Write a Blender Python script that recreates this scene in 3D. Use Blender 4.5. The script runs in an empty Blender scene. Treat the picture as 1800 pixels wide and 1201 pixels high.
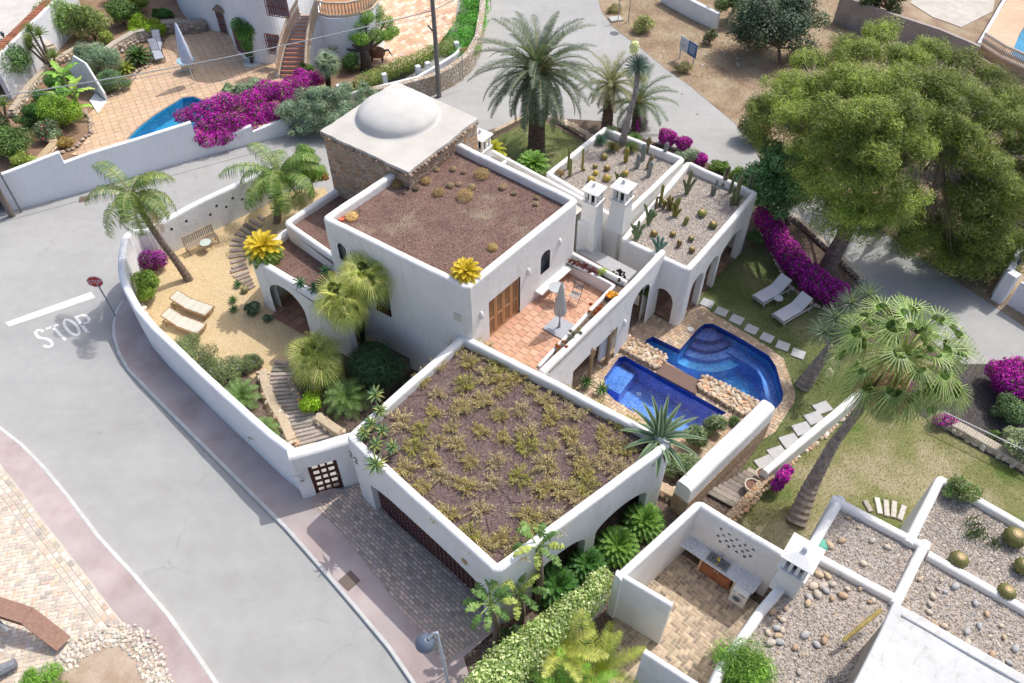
import bpy, math, random
import numpy as np
from mathutils import Vector, Matrix
from mathutils.geometry import tessellate_polygon
# ---------------------------------------------------------------- camera, sky, sun, exposure
scn = bpy.context.scene
CF, CP, CH = 1400.0, math.radians(47.5), 26.0
cs, cc = math.sin(CP), math.cos(CP)
cam = bpy.data.cameras.new('camera'); camo = bpy.data.objects.new('camera', cam)
scn.collection.objects.link(camo); scn.camera = camo
camo.location = (0, 0, CH); camo.rotation_euler = (math.radians(90) - CP, 0, 0)
cam.sensor_width = 36; cam.lens = 28.0; cam.clip_end = 1500
world = bpy.data.worlds.new('World'); scn.world = world; world.use_nodes = True
nt = world.node_tree; bg = nt.nodes['Background']
sky = nt.nodes.new('ShaderNodeTexSky'); sky.sky_type = 'NISHITA'; sky.sun_disc = False
SUN_AZ, SUN_EL = 39.0, 57.0
sky.sun_elevation = math.radians(SUN_EL); sky.sun_rotation = math.radians(90 - SUN_AZ)
sky.dust_density = 3.4; sky.air_density = 0.8; sky.ozone_density = 0.6
nt.links.new(sky.outputs[0], bg.inputs[0]); bg.inputs[1].default_value = 0.15
sl = bpy.data.lights.new('sun', 'SUN'); sl.energy = 2.25; sl.angle = math.radians(0.5); sl.color = (1.0, 0.965, 0.915)
so = bpy.data.objects.new('sun', sl); scn.collection.objects.link(so)
a, e = math.radians(SUN_AZ), math.radians(SUN_EL)
so.rotation_euler = Vector((math.cos(e)*math.cos(a), math.cos(e)*math.sin(a), math.sin(e))).to_track_quat('Z', 'Y').to_euler()
so.location = (30, 30, 60)
scn.view_settings.view_transform = 'Standard'; scn.view_settings.look = 'None'
scn.view_settings.exposure = 0.5; scn.view_settings.gamma = 1
scn.render.engine = 'CYCLES'
scn.cycles.max_bounces = 8; scn.cycles.diffuse_bounces = 5; scn.cycles.transparent_max_bounces = 8
scn.cycles.caustics_refractive = False; scn.cycles.caustics_reflective = False
# ---------------------------------------------------------------- helpers
rnd = random.Random(7); rng = np.random.default_rng(11)
def W(x, y, z=0.0):
    """point of the place seen at (x, y) of the photograph, on the level z"""
    u = (x - 900)/CF; v = (y - 600.5)/CF
    d = (u, cc - v*cs, -cs - v*cc); t = (CH - z)/(-d[2])
    return np.array((t*d[0], t*d[1], z))
def WS(pts, z=0.0): return [W(p[0], p[1], p[2] if len(p) > 2 else z) for p in pts]
def V(*a): return np.array(a, float)
def unit(v): return v/ max(1e-9, np.linalg.norm(v))
class MB:
    def __init__(s): s.v = []; s.l = []; s.sz = []; s.c = []; s.m = []; s.n = 0
    def add(s, v, f, c=(1, 1, 1), m=0):
        v = np.asarray(v, float).reshape(-1, 3)
        if isinstance(f, np.ndarray) and f.ndim == 2:
            s.l.append((f + s.n).ravel()); k = len(f); s.sz.append(np.full(k, f.shape[1]))
        else:
            k = len(f); s.l.append(np.concatenate([np.asarray(q) for q in f]) + s.n); s.sz.append(np.array([len(q) for q in f]))
        c = np.asarray(c, float)
        if c.ndim == 1: c = np.tile(c[:3], (k, 1))
        s.c.append(c[:, :3]); s.m.append(np.full(k, m)); s.v.append(v); s.n += len(v)
        return s
    def mesh(s, name, off=None, smooth=False):
        me = bpy.data.meshes.new(name)
        v = np.concatenate(s.v); l = np.concatenate(s.l).astype(np.int32); sz = np.concatenate(s.sz).astype(np.int32)
        if off is not None: v = v - np.asarray(off)
        me.vertices.add(len(v)); me.vertices.foreach_set('co', v.astype(np.float32).ravel())
        me.loops.add(len(l)); me.loops.foreach_set('vertex_index', l)
        me.polygons.add(len(sz)); st = np.concatenate(([0], np.cumsum(sz)[:-1])).astype(np.int32)
        me.polygons.foreach_set('loop_start', st)
        me.polygons.foreach_set('material_index', np.concatenate(s.m).astype(np.int32))
        me.polygons.foreach_set('use_smooth', np.full(len(sz), smooth, bool))
        me.update(calc_edges=True)
        at = me.attributes.new('col', 'FLOAT_COLOR', 'FACE')
        c = np.concatenate(s.c); at.data.foreach_set('color', np.hstack([c, np.ones((len(c), 1))]).astype(np.float32).ravel())
        return me
def thing(name, label, cat, loc=(0, 0, 0), group=None, rz=0):
    o = bpy.data.objects.new(name, None); scn.collection.objects.link(o)
    o.empty_display_size = .3
    o.location = [float(q) for q in loc]; o.rotation_euler = (0, 0, rz); o['label'] = label; o['category'] = cat
    if group: o['group'] = group
    return o
def root_of(o):
    while o.parent: o = o.parent
    return o
def part(par, name, mb, mat, label=None, smooth=False, local=False):
    if isinstance(mb, MB): me = mb.mesh(name, None if local else np.array(root_of(par).location), smooth)
    else:
        me = mb
        if not local: me.transform(Matrix.Translation(-Vector(root_of(par).location)))
    for m_ in (mat if isinstance(mat, list) else [mat]): me.materials.append(m_)
    o = bpy.data.objects.new(name, me); scn.collection.objects.link(o); o.parent = par
    if label: o['label'] = label
    return o
def single(name, mb, mat, label, cat, loc=(0, 0, 0), group=None, smooth=False, local=False):
    me = mb.mesh(name, None if local else loc, smooth) if isinstance(mb, MB) else mb
    if not isinstance(mb, MB) and not local: me.transform(Matrix.Translation(-Vector([float(q) for q in loc])))
    for m_ in (mat if isinstance(mat, list) else [mat]): me.materials.append(m_)
    o = bpy.data.objects.new(name, me); scn.collection.objects.link(o); o.location = [float(q) for q in loc]
    o['label'] = label; o['category'] = cat
    if group: o['group'] = group
    return o
def struct(name, mb, mat, smooth=False, label=None):
    me = mb.mesh(name, None, smooth)
    for m_ in (mat if isinstance(mat, list) else [mat]): me.materials.append(m_)
    o = bpy.data.objects.new(name, me); scn.collection.objects.link(o); o['kind'] = 'structure'
    if label: o['label'] = label
    return o
def dup(root, loc, rz=0, sc=1.0, label=None, group=None, tilt=None):
    r = root.copy(); scn.collection.objects.link(r); r.location = [float(q) for q in loc]
    r.rotation_euler = (tilt[0] if tilt else 0, tilt[1] if tilt else 0, rz)
    r.scale = (sc, sc, sc) if not isinstance(sc, tuple) else sc
    if label: r['label'] = label
    if group: r['group'] = group
    for ch in list(root.children):
        c_ = ch.copy(); scn.collection.objects.link(c_); c_.parent = r
        for g in list(ch.children):
            d_ = g.copy(); scn.collection.objects.link(d_); d_.parent = c_
    return r
# ---------------------------------------------------------------- shapes
def box(mb, c, size, rz=0, col=(1, 1, 1), R=None, m=0, bev=0):
    x, y, z = [q/2 for q in size]; b = min(bev, x*.9, y*.9, z*.9)
    if b > 0:
        rings = []
        for zz, bb in ((-z, b), (-z + b, 0), (z - b, 0), (z, b)):
            rings.append([(-x+bb, -y+bb, zz), (x-bb, -y+bb, zz), (x-bb, y-bb, zz), (-x+bb, y-bb, zz)])
        v = np.array(rings, float).reshape(-1, 3); f = [[3, 2, 1, 0], [12, 13, 14, 15]]
        for k in range(3):
            for i in range(4): j = (i+1) % 4; f.append([k*4+i, k*4+j, k*4+4+j, k*4+4+i])
    else:
        v = np.array([(-x, -y, -z), (x, -y, -z), (x, y, -z), (-x, y, -z), (-x, -y, z), (x, -y, z), (x, y, z), (-x, y, z)])
        f = [[3, 2, 1, 0], [4, 5, 6, 7], [0, 1, 5, 4], [1, 2, 6, 5], [2, 3, 7, 6], [3, 0, 4, 7]]
    if R is None:
        cz, sz = math.cos(rz), math.sin(rz); R = np.array([[cz, -sz, 0], [sz, cz, 0], [0, 0, 1]])
    mb.add(v @ np.asarray(R).T + np.asarray(c, float), f, col, m); return mb
def bar(mb, a, b, w, h, col=(1, 1, 1), m=0):
    a = np.asarray(a, float); b = np.asarray(b, float); d = unit(b - a)
    up = V(0, 0, 1) if abs(d[2]) < .95 else V(1, 0, 0)
    s = unit(np.cross(d, up)); u = np.cross(s, d); R = np.stack([d, s, u], 1)
    return box(mb, (a+b)/2, (np.linalg.norm(b-a), w, h), R=R, col=col, m=m)
def tube(mb, pts, rad, n=8, col=(1, 1, 1), caps=True, m=0, ribs=None):
    pts = [np.asarray(p, float) for p in pts]; k = len(pts)
    if not hasattr(rad, '__len__'): rad = [rad]*k
    vs = []; prev = None
    for i, p in enumerate(pts):
        d = unit(pts[min(i+1, k-1)] - pts[max(i-1, 0)])
        if prev is None:
            ref = V(1, 0, 0) if abs(d[0]) < .9 else V(0, 1, 0); s = unit(np.cross(d, ref))
        else: s = unit(prev - d*np.dot(prev, d))
        prev = s; u = np.cross(d, s); t = np.arange(n)*2*math.pi/n
        r = rad[i]*np.ones(n)
        if ribs: r = rad[i]*(1 + ribs[1]*np.cos(t*ribs[0]))
        vs.append(p + r[:, None]*(np.cos(t)[:, None]*s + np.sin(t)[:, None]*u))
    v = np.concatenate(vs); f = []
    i = np.arange(n); j = (i+1) % n
    q = np.concatenate([np.stack([r_*n+i, r_*n+j, (r_+1)*n+j, (r_+1)*n+i], 1) for r_ in range(k-1)])
    mb.add(v, q, col, m)
    if caps: mb.add(np.concatenate([vs[0][::-1], vs[-1]]), [list(range(n)), list(range(n, 2*n))], col if np.asarray(col).ndim == 1 else (.5, .5, .5), m)
    return mb
def lathe(mb, prof, c=(0, 0, 0), n=16, col=(1, 1, 1), m=0, ribs=None, sx=1, sy=1):
    t = np.arange(n)*2*math.pi/n; vs = []
    for r, z in prof:
        rr = r*(1 + ribs[1]*np.cos(t*ribs[0])) if ribs else r*np.ones(n)
        vs.append(np.stack([rr*np.cos(t)*sx, rr*np.sin(t)*sy, np.full(n, z)], 1))
    i = np.arange(n); j = (i+1) % n
    q = np.concatenate([np.stack([k*n+i, k*n+j, (k+1)*n+j, (k+1)*n+i], 1) for k in range(len(prof)-1)])
    mb.add(np.concatenate(vs) + np.asarray(c, float), q, col, m); return mb
def area2(p): return sum(p[i][0]*p[(i+1) % len(p)][1] - p[(i+1) % len(p)][0]*p[i][1] for i in range(len(p)))/2
def sheet(mb, poly, holes=(), z=None, col=(1, 1, 1), m=0):
    loops = [[Vector((p[0], p[1], p[2] if z is None else z)) for p in L] for L in [poly]+list(holes)]
    tris = tessellate_polygon(loops); v = [tuple(q) for L in loops for q in L]
    f = []
    for t in tris:
        a_, b_, c_ = [v[i] for i in t]
        cr = (b_[0]-a_[0])*(c_[1]-a_[1]) - (b_[1]-a_[1])*(c_[0]-a_[0])
        f.append(list(t) if cr > 0 else list(t)[::-1])
    mb.add(v, f, col, m); return mb
def prism(mb, poly, z0, z1, col=(1, 1, 1), m=0, holes=()):
    P2 = [(p[0], p[1]) for p in poly]
    if area2(P2) < 0: P2 = P2[::-1]
    n = len(P2)
    sheet(mb, [(p[0], p[1], z1) for p in P2], [[(q[0], q[1], z1) for q in h] for h in holes], col=col, m=m)
    for L, sg in [(P2, 1)] + [([(q[0], q[1]) for q in h], -1) for h in holes]:
        if sg < 0 and area2(L) > 0: L = L[::-1]
        k = len(L); v = [(p[0], p[1], z0) for p in L] + [(p[0], p[1], z1) for p in L]
        mb.add(v, [[i, (i+1) % k, k+(i+1) % k, k+i] for i in range(k)], col, m)
    sheetdown = MB(); sheet(sheetdown, [(p[0], p[1], z0) for p in P2], [[(q[0], q[1], z0) for q in h] for h in holes])
    mb.add(sheetdown.v[0], [list(q)[::-1] for q in np.split(sheetdown.l[0], len(sheetdown.sz[0]))], col, m)
    return mb
def fillet(pts, r, closed, n=4):
    out = []; k = len(pts)
    for i, p in enumerate(pts):
        p = np.asarray(p, float)
        if not closed and i in (0, k-1): out.append(p); continue
        a_ = np.asarray(pts[i-1], float); b_ = np.asarray(pts[(i+1) % k], float)
        la, lb = np.linalg.norm(a_-p), np.linalg.norm(b_-p); rr = min(r, la*.45, lb*.45)
        da, db = (a_-p)/la, (b_-p)/lb
        if np.dot(da, db) < -.985: out.append(p); continue
        for t in np.linspace(0, 1, n+1):
            out.append((1-t)**2*(p+da*rr) + 2*t*(1-t)*p + t*t*(p+db*rr))
    return out
def miter(pts, closed):
    k = len(pts); ms = []
    for i in range(k):
        p = np.asarray(pts[i])[:2]
        a_ = np.asarray(pts[i-1])[:2] if (i > 0 or closed) else None
        b_ = np.asarray(pts[(i+1) % k])[:2] if (i < k-1 or closed) else None
        n1 = unit(np.array([-(p-a_)[1], (p-a_)[0]])) if a_ is not None else None
        n2 = unit(np.array([-(b_-p)[1], (b_-p)[0]])) if b_ is not None else None
        if n1 is None: n1 = n2
        if n2 is None: n2 = n1
        ms.append((n1+n2)/max(.3, 1+np.dot(n1, n2)))
    return ms
def offset(pts, d, closed=False):
    return [np.array([p[0]+m_[0]*d, p[1]+m_[1]*d] + list(p[2:])) for p, m_ in zip(pts, miter(pts, closed))]
def densify(pts, step, closed=False):
    out = []; k = len(pts)
    for i in range(k if closed else k-1):
        a_, b_ = np.asarray(pts[i], float), np.asarray(pts[(i+1) % k], float); n = max(1, int(np.linalg.norm(b_-a_)/step))
        out += [a_ + (b_-a_)*t/n for t in range(n)]
    if not closed: out.append(np.asarray(pts[-1], float))
    return out
def wall(mb, outer, th, zb, closed=False, rad=.14, fil=.22, side=None, wob=.012, col=(1, 1, 1), m=0, narc=4):
    """rounded-top wall swept along its outer top edge; thickness goes to the left (side=1) or right (-1)"""
    pts = [np.asarray(p, float) for p in outer]
    if closed and side is None: side = 1 if area2([(p[0], p[1]) for p in pts]) > 0 else -1
    if side is None: side = 1
    pts = offset(pts, side*th/2, closed)
    pts = fillet(pts, fil, closed) if fil else pts
    pts = densify(pts, .8, closed)
    if wob:
        for p in pts: p[:2] += rng.normal(0, wob*.5, 2); p[2] += rng.normal(0, wob)
    h = th/2; r = min(rad, h*.98); zbs = zb if callable(zb) else (lambda p: zb)
    ms = miter(pts, closed); rings = []
    for p, mm in zip(pts, ms):
        prof = [(-h, zbs(p))]
        for t in np.linspace(0, math.pi/2, narc+1): prof.append((-h + r*(1-math.cos(t)), p[2]-r+r*math.sin(t)))
        for t in np.linspace(math.pi/2, 0, narc+1): prof.append((h - r*(1-math.cos(t)), p[2]-r+r*math.sin(t)))
        prof.append((h, zbs(p)))
        rings.append([(p[0]+mm[0]*o, p[1]+mm[1]*o, z) for o, z in prof])
    n = len(rings[0]); k = len(rings); v = np.array(rings).reshape(-1, 3); f = []
    for r_ in range(k if closed else k-1):
        q = (r_+1) % k
        for i in range(n): j = (i+1) % n; f.append([r_*n+i, r_*n+j, q*n+j, q*n+i])
    if not closed: f.append(list(range(n))); f.append([(k-1)*n+i for i in range(n)][::-1])
    mb.add(v, f, col, m); return mb
def boolcut(me, cutters):
    o = bpy.data.objects.new('tmp', me); scn.collection.objects.link(o); tmp = [o]
    for c_ in cutters:
        cm = c_.mesh('cut'); co = bpy.data.objects.new('cut', cm); scn.collection.objects.link(co); tmp.append(co)
        md = o.modifiers.new('b', 'BOOLEAN'); md.operation = 'DIFFERENCE'; md.object = co; md.solver = 'EXACT'
    dg = bpy.context.evaluated_depsgraph_get(); dg.update()
    res = bpy.data.meshes.new_from_object(o.evaluated_get(dg))
    for t in tmp: bpy.data.objects.remove(t)
    return res
def opening(a, b, z0, z1, depth=.8, arch=0.0, shift=0.0):
    """cutter through the vertical plane from a to b; arch = rise of the rounded head"""
    a = np.asarray(a, float)[:2]; b = np.asarray(b, float)[:2]; d = b-a; L = np.linalg.norm(d); d = d/L; nrm = np.array([-d[1], d[0]])
    prof = [(0, z0), (L, z0)]
    if arch > 0:
        for t in np.linspace(0, math.pi, 13): prof.append((L/2+L/2*math.cos(t), z1-arch+arch*math.sin(t)))
    else: prof += [(L, z1), (0, z1)]
    mb = MB(); n = len(prof)
    f0 = [(*(a+d*x+nrm*(shift-depth/2)), z) for x, z in prof]; f1 = [(*(a+d*x+nrm*(shift+depth/2)), z) for x, z in prof]
    mb.add(f0+f1, [list(range(n)), list(range(n, 2*n))[::-1]] + [[i, n+i, n+(i+1) % n, (i+1) % n] for i in range(n)])
    return mb
def inside(p, poly):
    x, y = p[0], p[1]; r = False; n = len(poly)
    for i in range(n):
        x1, y1 = poly[i][0], poly[i][1]; x2, y2 = poly[(i+1) % n][0], poly[(i+1) % n][1]
        if (y1 > y) != (y2 > y) and x < (x2-x1)*(y-y1)/(y2-y1)+x1: r = not r
    return r
ORD = ['first', 'second', 'third', 'fourth', 'fifth', 'sixth', 'seventh', 'eighth', 'ninth', 'tenth', 'eleventh', 'twelfth', 'thirteenth', 'fourteenth', 'fifteenth', 'sixteenth', 'seventeenth', 'eighteenth', 'nineteenth', 'twentieth', 'twenty-first', 'twenty-second']
def jit(c, s=.06, hue=.02): 
    k = 1 + rnd.gauss(0, s); return tuple(max(0, min(1, q*k + rnd.gauss(0, hue)*q)) for q in c)
def pave(mb, poly, z, ang, lx, ly, gap, cols, h=.02, kind='bond', holes=(), js=.08, edge=True):
    """pavers laid one by one inside a polygon"""
    P2 = [np.asarray(p)[:2] for p in poly]; ca, sa = math.cos(ang), math.sin(ang)
    R = np.array([[ca, -sa], [sa, ca]]); Q = np.array([R.T @ p for p in P2])
    x0, y0 = Q.min(0) - .5; x1, y1 = Q.max(0) + .5; rects = []
    if kind == 'bond':
        j = 0; y = y0
        while y < y1:
            x = x0 + (lx/2 if j % 2 else 0)
            while x < x1: rects.append((x, y, lx, ly)); x += lx
            y += ly; j += 1
    elif kind == 'grid':
        for i in range(int((x1-x0)/lx)+1):
            for j in range(int((y1-y0)/ly)+1): rects.append((x0+i*lx, y0+j*ly, lx, ly))
    else:  # herringbone
        w = ly; N = int((max(x1-x0, y1-y0))/w)+8
        for i in range(-N, N):
            for j in range(-N, N):
                if (i-j) % 4 == 0: rects.append((x0+(x1-x0)/2+i*w, y0+(y1-y0)/2+j*w, 2*w, w))
                if (i-j) % 4 == 3: rects.append((x0+(x1-x0)/2+i*w, y0+(y1-y0)/2+j*w, w, 2*w))
    vs = []; fs = []; cl = []; n = 0; g = gap/2; TR = None
    def cliptri(pl, tri):
        for i in range(3):
            a_, b_ = tri[i], tri[(i+1) % 3]; out = []
            for j in range(len(pl)):
                p_, q_ = pl[j-1], pl[j]; sp = (b_[0]-a_[0])*(p_[1]-a_[1])-(b_[1]-a_[1])*(p_[0]-a_[0]); sq = (b_[0]-a_[0])*(q_[1]-a_[1])-(b_[1]-a_[1])*(q_[0]-a_[0])
                if (sp >= 0) != (sq >= 0): t = sp/(sp-sq); out.append((p_[0]+(q_[0]-p_[0])*t, p_[1]+(q_[1]-p_[1])*t))
                if sq >= 0: out.append(q_)
            pl = out
            if len(pl) < 3: return None
        return pl
    for (x, y, a_, b_) in rects:
        cx, cy = x+a_/2, y+b_/2
        co = [R @ np.array([cx+sx*(a_/2-g), cy+sy*(b_/2-g)]) for sx, sy in ((-1, -1), (1, -1), (1, 1), (-1, 1))]
        ins = [inside(q, P2) and not any(inside(q, h_) for h_ in holes) for q in co + [R @ np.array([cx, cy])]]
        b = min(.012, g); dz = rnd.gauss(0, .0012); c_ = jit(rnd.choice(cols), js)
        if all(ins):
            for zz, s_ in ((z, 0), (z+h+dz, b)):
                for (sx, sy) in ((-1, -1), (1, -1), (1, 1), (-1, 1)):
                    q = R @ np.array([cx+sx*(a_/2-g-s_), cy+sy*(b_/2-g-s_)]); vs.append((q[0], q[1], zz))
            fs += [[n+4, n+5, n+6, n+7]] + [[n+i, n+(i+1) % 4, n+4+(i+1) % 4, n+4+i] for i in range(4)]; cl += [c_]*5; n += 8
        elif any(ins):
            if TR is None:
                loops = [[Vector((p[0], p[1], 0)) for p in L] for L in [P2]+[list(h_) for h_ in holes]]; vv = [q for L in loops for q in L]; TR = []
                for t in tessellate_polygon(loops):
                    q3 = [(vv[i][0], vv[i][1]) for i in t]
                    if area2(q3) < 0: q3 = q3[::-1]
                    TR.append((q3, min(q[0] for q in q3), max(q[0] for q in q3), min(q[1] for q in q3), max(q[1] for q in q3)))
            pl0 = [tuple(q) for q in co]; xa, xb, ya, yb = min(q[0] for q in co), max(q[0] for q in co), min(q[1] for q in co), max(q[1] for q in co)
            for q3, tx0, tx1, ty0, ty1 in TR:
                if tx1 < xa or tx0 > xb or ty1 < ya or ty0 > yb: continue
                pc = cliptri(pl0, q3)
                if pc: vs += [(q[0], q[1], z+h+dz) for q in pc]; fs.append([n+i for i in range(len(pc))]); cl.append(c_); n += len(pc)
    if vs: mb.add(vs, fs, np.array(cl))
    return mb
# ---------------------------------------------------------------- materials
def newmat(name, rough=.8, spec=.3):
    m = bpy.data.materials.new(name); m.use_nodes = True; n = m.node_tree.nodes; l = m.node_tree.links
    b = n['Principled BSDF']; b.inputs['Roughness'].default_value = rough; b.inputs['Specular IOR Level'].default_value = spec
    g = n.new('ShaderNodeNewGeometry'); return m, n, l, b, g
def noise(n, l, vec, scale, detail=4, rough=.55, dist=0):
    t = n.new('ShaderNodeTexNoise'); t.inputs['Scale'].default_value = scale; t.inputs['Detail'].default_value = detail
    t.inputs['Roughness'].default_value = rough; t.inputs['Distortion'].default_value = dist
    l.new(vec, t.inputs['Vector']); return t.outputs['Fac']
def ramp(n, l, fac, stops):
    r = n.new('ShaderNodeValToRGB'); el = r.color_ramp.elements
    while len(el) < len(stops): el.new(.5)
    for e_, (p, c_) in zip(el, stops): e_.position = p; e_.color = (*c_, 1) if hasattr(c_, '__len__') else (c_, c_, c_, 1)
    l.new(fac, r.inputs[0]); return r.outputs[0]
def mixc(n, l, fac, a_, b_, mode='MIX'):
    x = n.new('ShaderNodeMix'); x.data_type = 'RGBA'; x.blend_type = mode
    for k, q in ((6, a_), (7, b_)):
        if isinstance(q, tuple): x.inputs[k].default_value = (*q, 1)
        else: l.new(q, x.inputs[k])
    if isinstance(fac, float): x.inputs[0].default_value = fac
    else: l.new(fac, x.inputs[0])
    return x.outputs[2]
def bump(n, l, b, h, strength, dist=.02):
    bp = n.new('ShaderNodeBump'); bp.inputs['Strength'].default_value = strength; bp.inputs['Distance'].default_value = dist
    l.new(h, bp.inputs['Height']); l.new(bp.outputs[0], b.inputs['Normal'])
def M_noise(name, c1, c2, scale=3, c3=None, fine=60, fineamt=.25, rough=.85, bs=.3, bd=.02, spec=.2, big=.35, bigamt=.2, lo=.3, hi=.7):
    """two-tone mottled surface with fine grain and slow large-scale variation"""
    m, n, l, b, g = newmat(name, rough, spec); P = g.outputs['Position']
    base = ramp(n, l, noise(n, l, P, scale, 6, .6), [(lo, c1), (hi, c2)] if c3 is None else [(lo, c1), ((lo+hi)/2, c2), (hi, c3)])
    f = noise(n, l, P, fine, 3, .7); fr = ramp(n, l, f, [(.3, 1-fineamt), (.7, 1+fineamt*.6)])
    base = mixc(n, l, 1.0, base, fr, 'MULTIPLY')
    br = ramp(n, l, noise(n, l, P, big, 3, .5), [(.3, 1-bigamt), (.7, 1.0)])
    base = mixc(n, l, 1.0, base, br, 'MULTIPLY')
    l.new(base, b.inputs['Base Color']); bump(n, l, b, f, bs, bd); return m
def M_attr(name, rough=.7, spec=.25, trans=0.0, na=.25, ns=8, bs=.0, fine=0, gain=1.0):
    """per-face colour of the mesh, broken up by noise"""
    m, n, l, b, g = newmat(name, rough, spec); P = g.outputs['Position']
    at = n.new('ShaderNodeAttribute'); at.attribute_name = 'col'
    r = ramp(n, l, noise(n, l, P, ns, 5, .6), [(.25, 1-na), (.75, 1.0)])
    c_ = mixc(n, l, 1.0, at.outputs['Color'], r, 'MULTIPLY'); c_ = mixc(n, l, 1.0, c_, (gain*(1+na*.3),)*3, 'MULTIPLY'); l.new(c_, b.inputs['Base Color'])
    if bs: bump(n, l, b, noise(n, l, P, fine or 40, 3, .6), bs, .02)
    if trans:
        t = n.new('ShaderNodeBsdfTranslucent'); x = n.new('ShaderNodeMixShader'); x.inputs[0].default_value = trans
        tc = mixc(n, l, 1.0, c_, (1.25, 1.3, .6), 'MULTIPLY'); l.new(tc, t.inputs[0])
        l.new(b.outputs[0], x.inputs[1]); l.new(t.outputs[0], x.inputs[2]); l.new(x.outputs[0], n['Material Output'].inputs[0])
    return m
def M_stone(name, cols, scale=4.5, mortar=(.34, .28, .22), mw=.06, bs=.9, rough=.9, stretch=(1, 1, 1)):
    """rubble masonry"""
    m, n, l, b, g = newmat(name, rough, .15); P = g.outputs['Position']
    mp = n.new('ShaderNodeMapping'); mp.inputs['Scale'].default_value = stretch; l.new(P, mp.inputs[0])
    nz = n.new('ShaderNodeTexNoise'); nz.inputs['Scale'].default_value = 3; l.new(mp.outputs[0], nz.inputs['Vector'])
    ad = n.new('ShaderNodeVectorMath'); ad.operation = 'MULTIPLY_ADD'; l.new(nz.outputs['Color'], ad.inputs[0]); ad.inputs[1].default_value = (.22,)*3; l.new(mp.outputs[0], ad.inputs[2])
    v = n.new('ShaderNodeTexVoronoi'); v.inputs['Scale'].default_value = scale; l.new(ad.outputs[0], v.inputs['Vector'])
    v2 = n.new('ShaderNodeTexVoronoi'); v2.feature = 'DISTANCE_TO_EDGE'; v2.inputs['Scale'].default_value = scale; l.new(ad.outputs[0], v2.inputs['Vector'])
    sp = n.new('ShaderNodeSeparateColor'); l.new(v.outputs['Color'], sp.inputs[0])
    k = len(cols); c_ = ramp(n, l, sp.outputs[0], [(i/max(1, k-1), q) for i, q in enumerate(cols)])
    c_ = mixc(n, l, 1.0, c_, ramp(n, l, noise(n, l, P, 14, 6, .7), [(.25, .62), (.75, 1.15)]), 'MULTIPLY')
    e_ = ramp(n, l, v2.outputs[0], [(0, 0.0), (mw, 1.0)])
    l.new(mixc(n, l, e_, mortar, c_), b.inputs['Base Color'])
    mx = n.new('ShaderNodeMath'); mx.operation = 'MULTIPLY_ADD'; l.new(noise(n, l, P, 20, 5, .7), mx.inputs[0]); mx.inputs[1].default_value = .4
    e2 = ramp(n, l, v2.outputs[0], [(0, 0.0), (.25, 1.0)]); l.new(e2, mx.inputs[2]); bump(n, l, b, mx.outputs[0], bs, .05); return m
def M_gravel(name, cols, scale=26, bs=.8, rough=.9, big=.25, patch=None):
    m, n, l, b, g = newmat(name, rough, .15); P = g.outputs['Position']
    v = n.new('ShaderNodeTexVoronoi'); v.inputs['Scale'].default_value = scale; l.new(P, v.inputs['Vector'])
    sp = n.new('ShaderNodeSeparateColor'); l.new(v.outputs['Color'], sp.inputs[0]); k = len(cols)
    c_ = ramp(n, l, sp.outputs[0], [(i/(k-1), q) for i, q in enumerate(cols)])
    c_ = mixc(n, l, 1.0, c_, ramp(n, l, noise(n, l, P, 1.3, 5, .6), [(.25, 1-big), (.75, 1.05)]), 'MULTIPLY')
    c_ = mixc(n, l, 1.0, c_, ramp(n, l, noise(n, l, P, scale*2.5, 3, .7), [(.3, .72), (.7, 1.12)]), 'MULTIPLY')
    if patch:
        f = ramp(n, l, noise(n, l, P, patch[1], 5, .65), [(patch[2], 0.0), (patch[2]+.15, 1.0)]); c_ = mixc(n, l, f, c_, patch[0])
    l.new(c_, b.inputs['Base Color']); inv = ramp(n, l, v.outputs['Distance'], [(0, 1.0), (.7, 0.0)]); bump(n, l, b, inv, bs, .025); return m
def stucco(name, c_, dirt=.15):
    m, n, l, b, g = newmat(name, .85, .2); P = g.outputs['Position']
    base = ramp(n, l, noise(n, l, P, .9, 6, .6), [(.3, tuple(q*(1-dirt*.5) for q in c_)), (.65, c_)])
    mp = n.new('ShaderNodeMapping'); mp.inputs['Scale'].default_value = (3.0, 3.0, .8); l.new(P, mp.inputs[0])
    st = ramp(n, l, noise(n, l, mp.outputs[0], .55, 6, .65, 1.5), [(.22, (1-dirt*1.1, 1-dirt*1.2, 1-dirt*1.4)), (.46, (1.0, 1.0, 1.0))])
    base = mixc(n, l, 1.0, base, st, 'MULTIPLY')
    sp_ = ramp(n, l, noise(n, l, P, 7, 8, .75), [(.18, (.62, .6, .56)), (.33, (1.0, 1.0, 1.0))]); base = mixc(n, l, .55, base, sp_, 'MULTIPLY')
    l.new(base, b.inputs['Base Color'])
    ad = n.new('ShaderNodeMath'); ad.operation = 'MULTIPLY_ADD'; l.new(noise(n, l, P, 3.2, 4, .5), ad.inputs[0]); ad.inputs[1].default_value = 2.2; l.new(noise(n, l, P, 28, 3, .6), ad.inputs[2])
    bump(n, l, b, ad.outputs[0], .35, .03); return m
m_white = stucco('white_stucco', (.80, .79, .765)); m_white2 = stucco('bluish_white_stucco', (.77, .79, .81), .08)
m_dome = M_noise('dome_render', (.55, .54, .505), (.63, .615, .575), 1.6, fine=18, fineamt=.05, bs=.2, bigamt=.12)
m_slab = M_noise('cream_slab_render', (.54, .515, .46), (.62, .595, .54), 1.2, fine=14, fineamt=.06, bs=.25, bigamt=.14)
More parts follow.
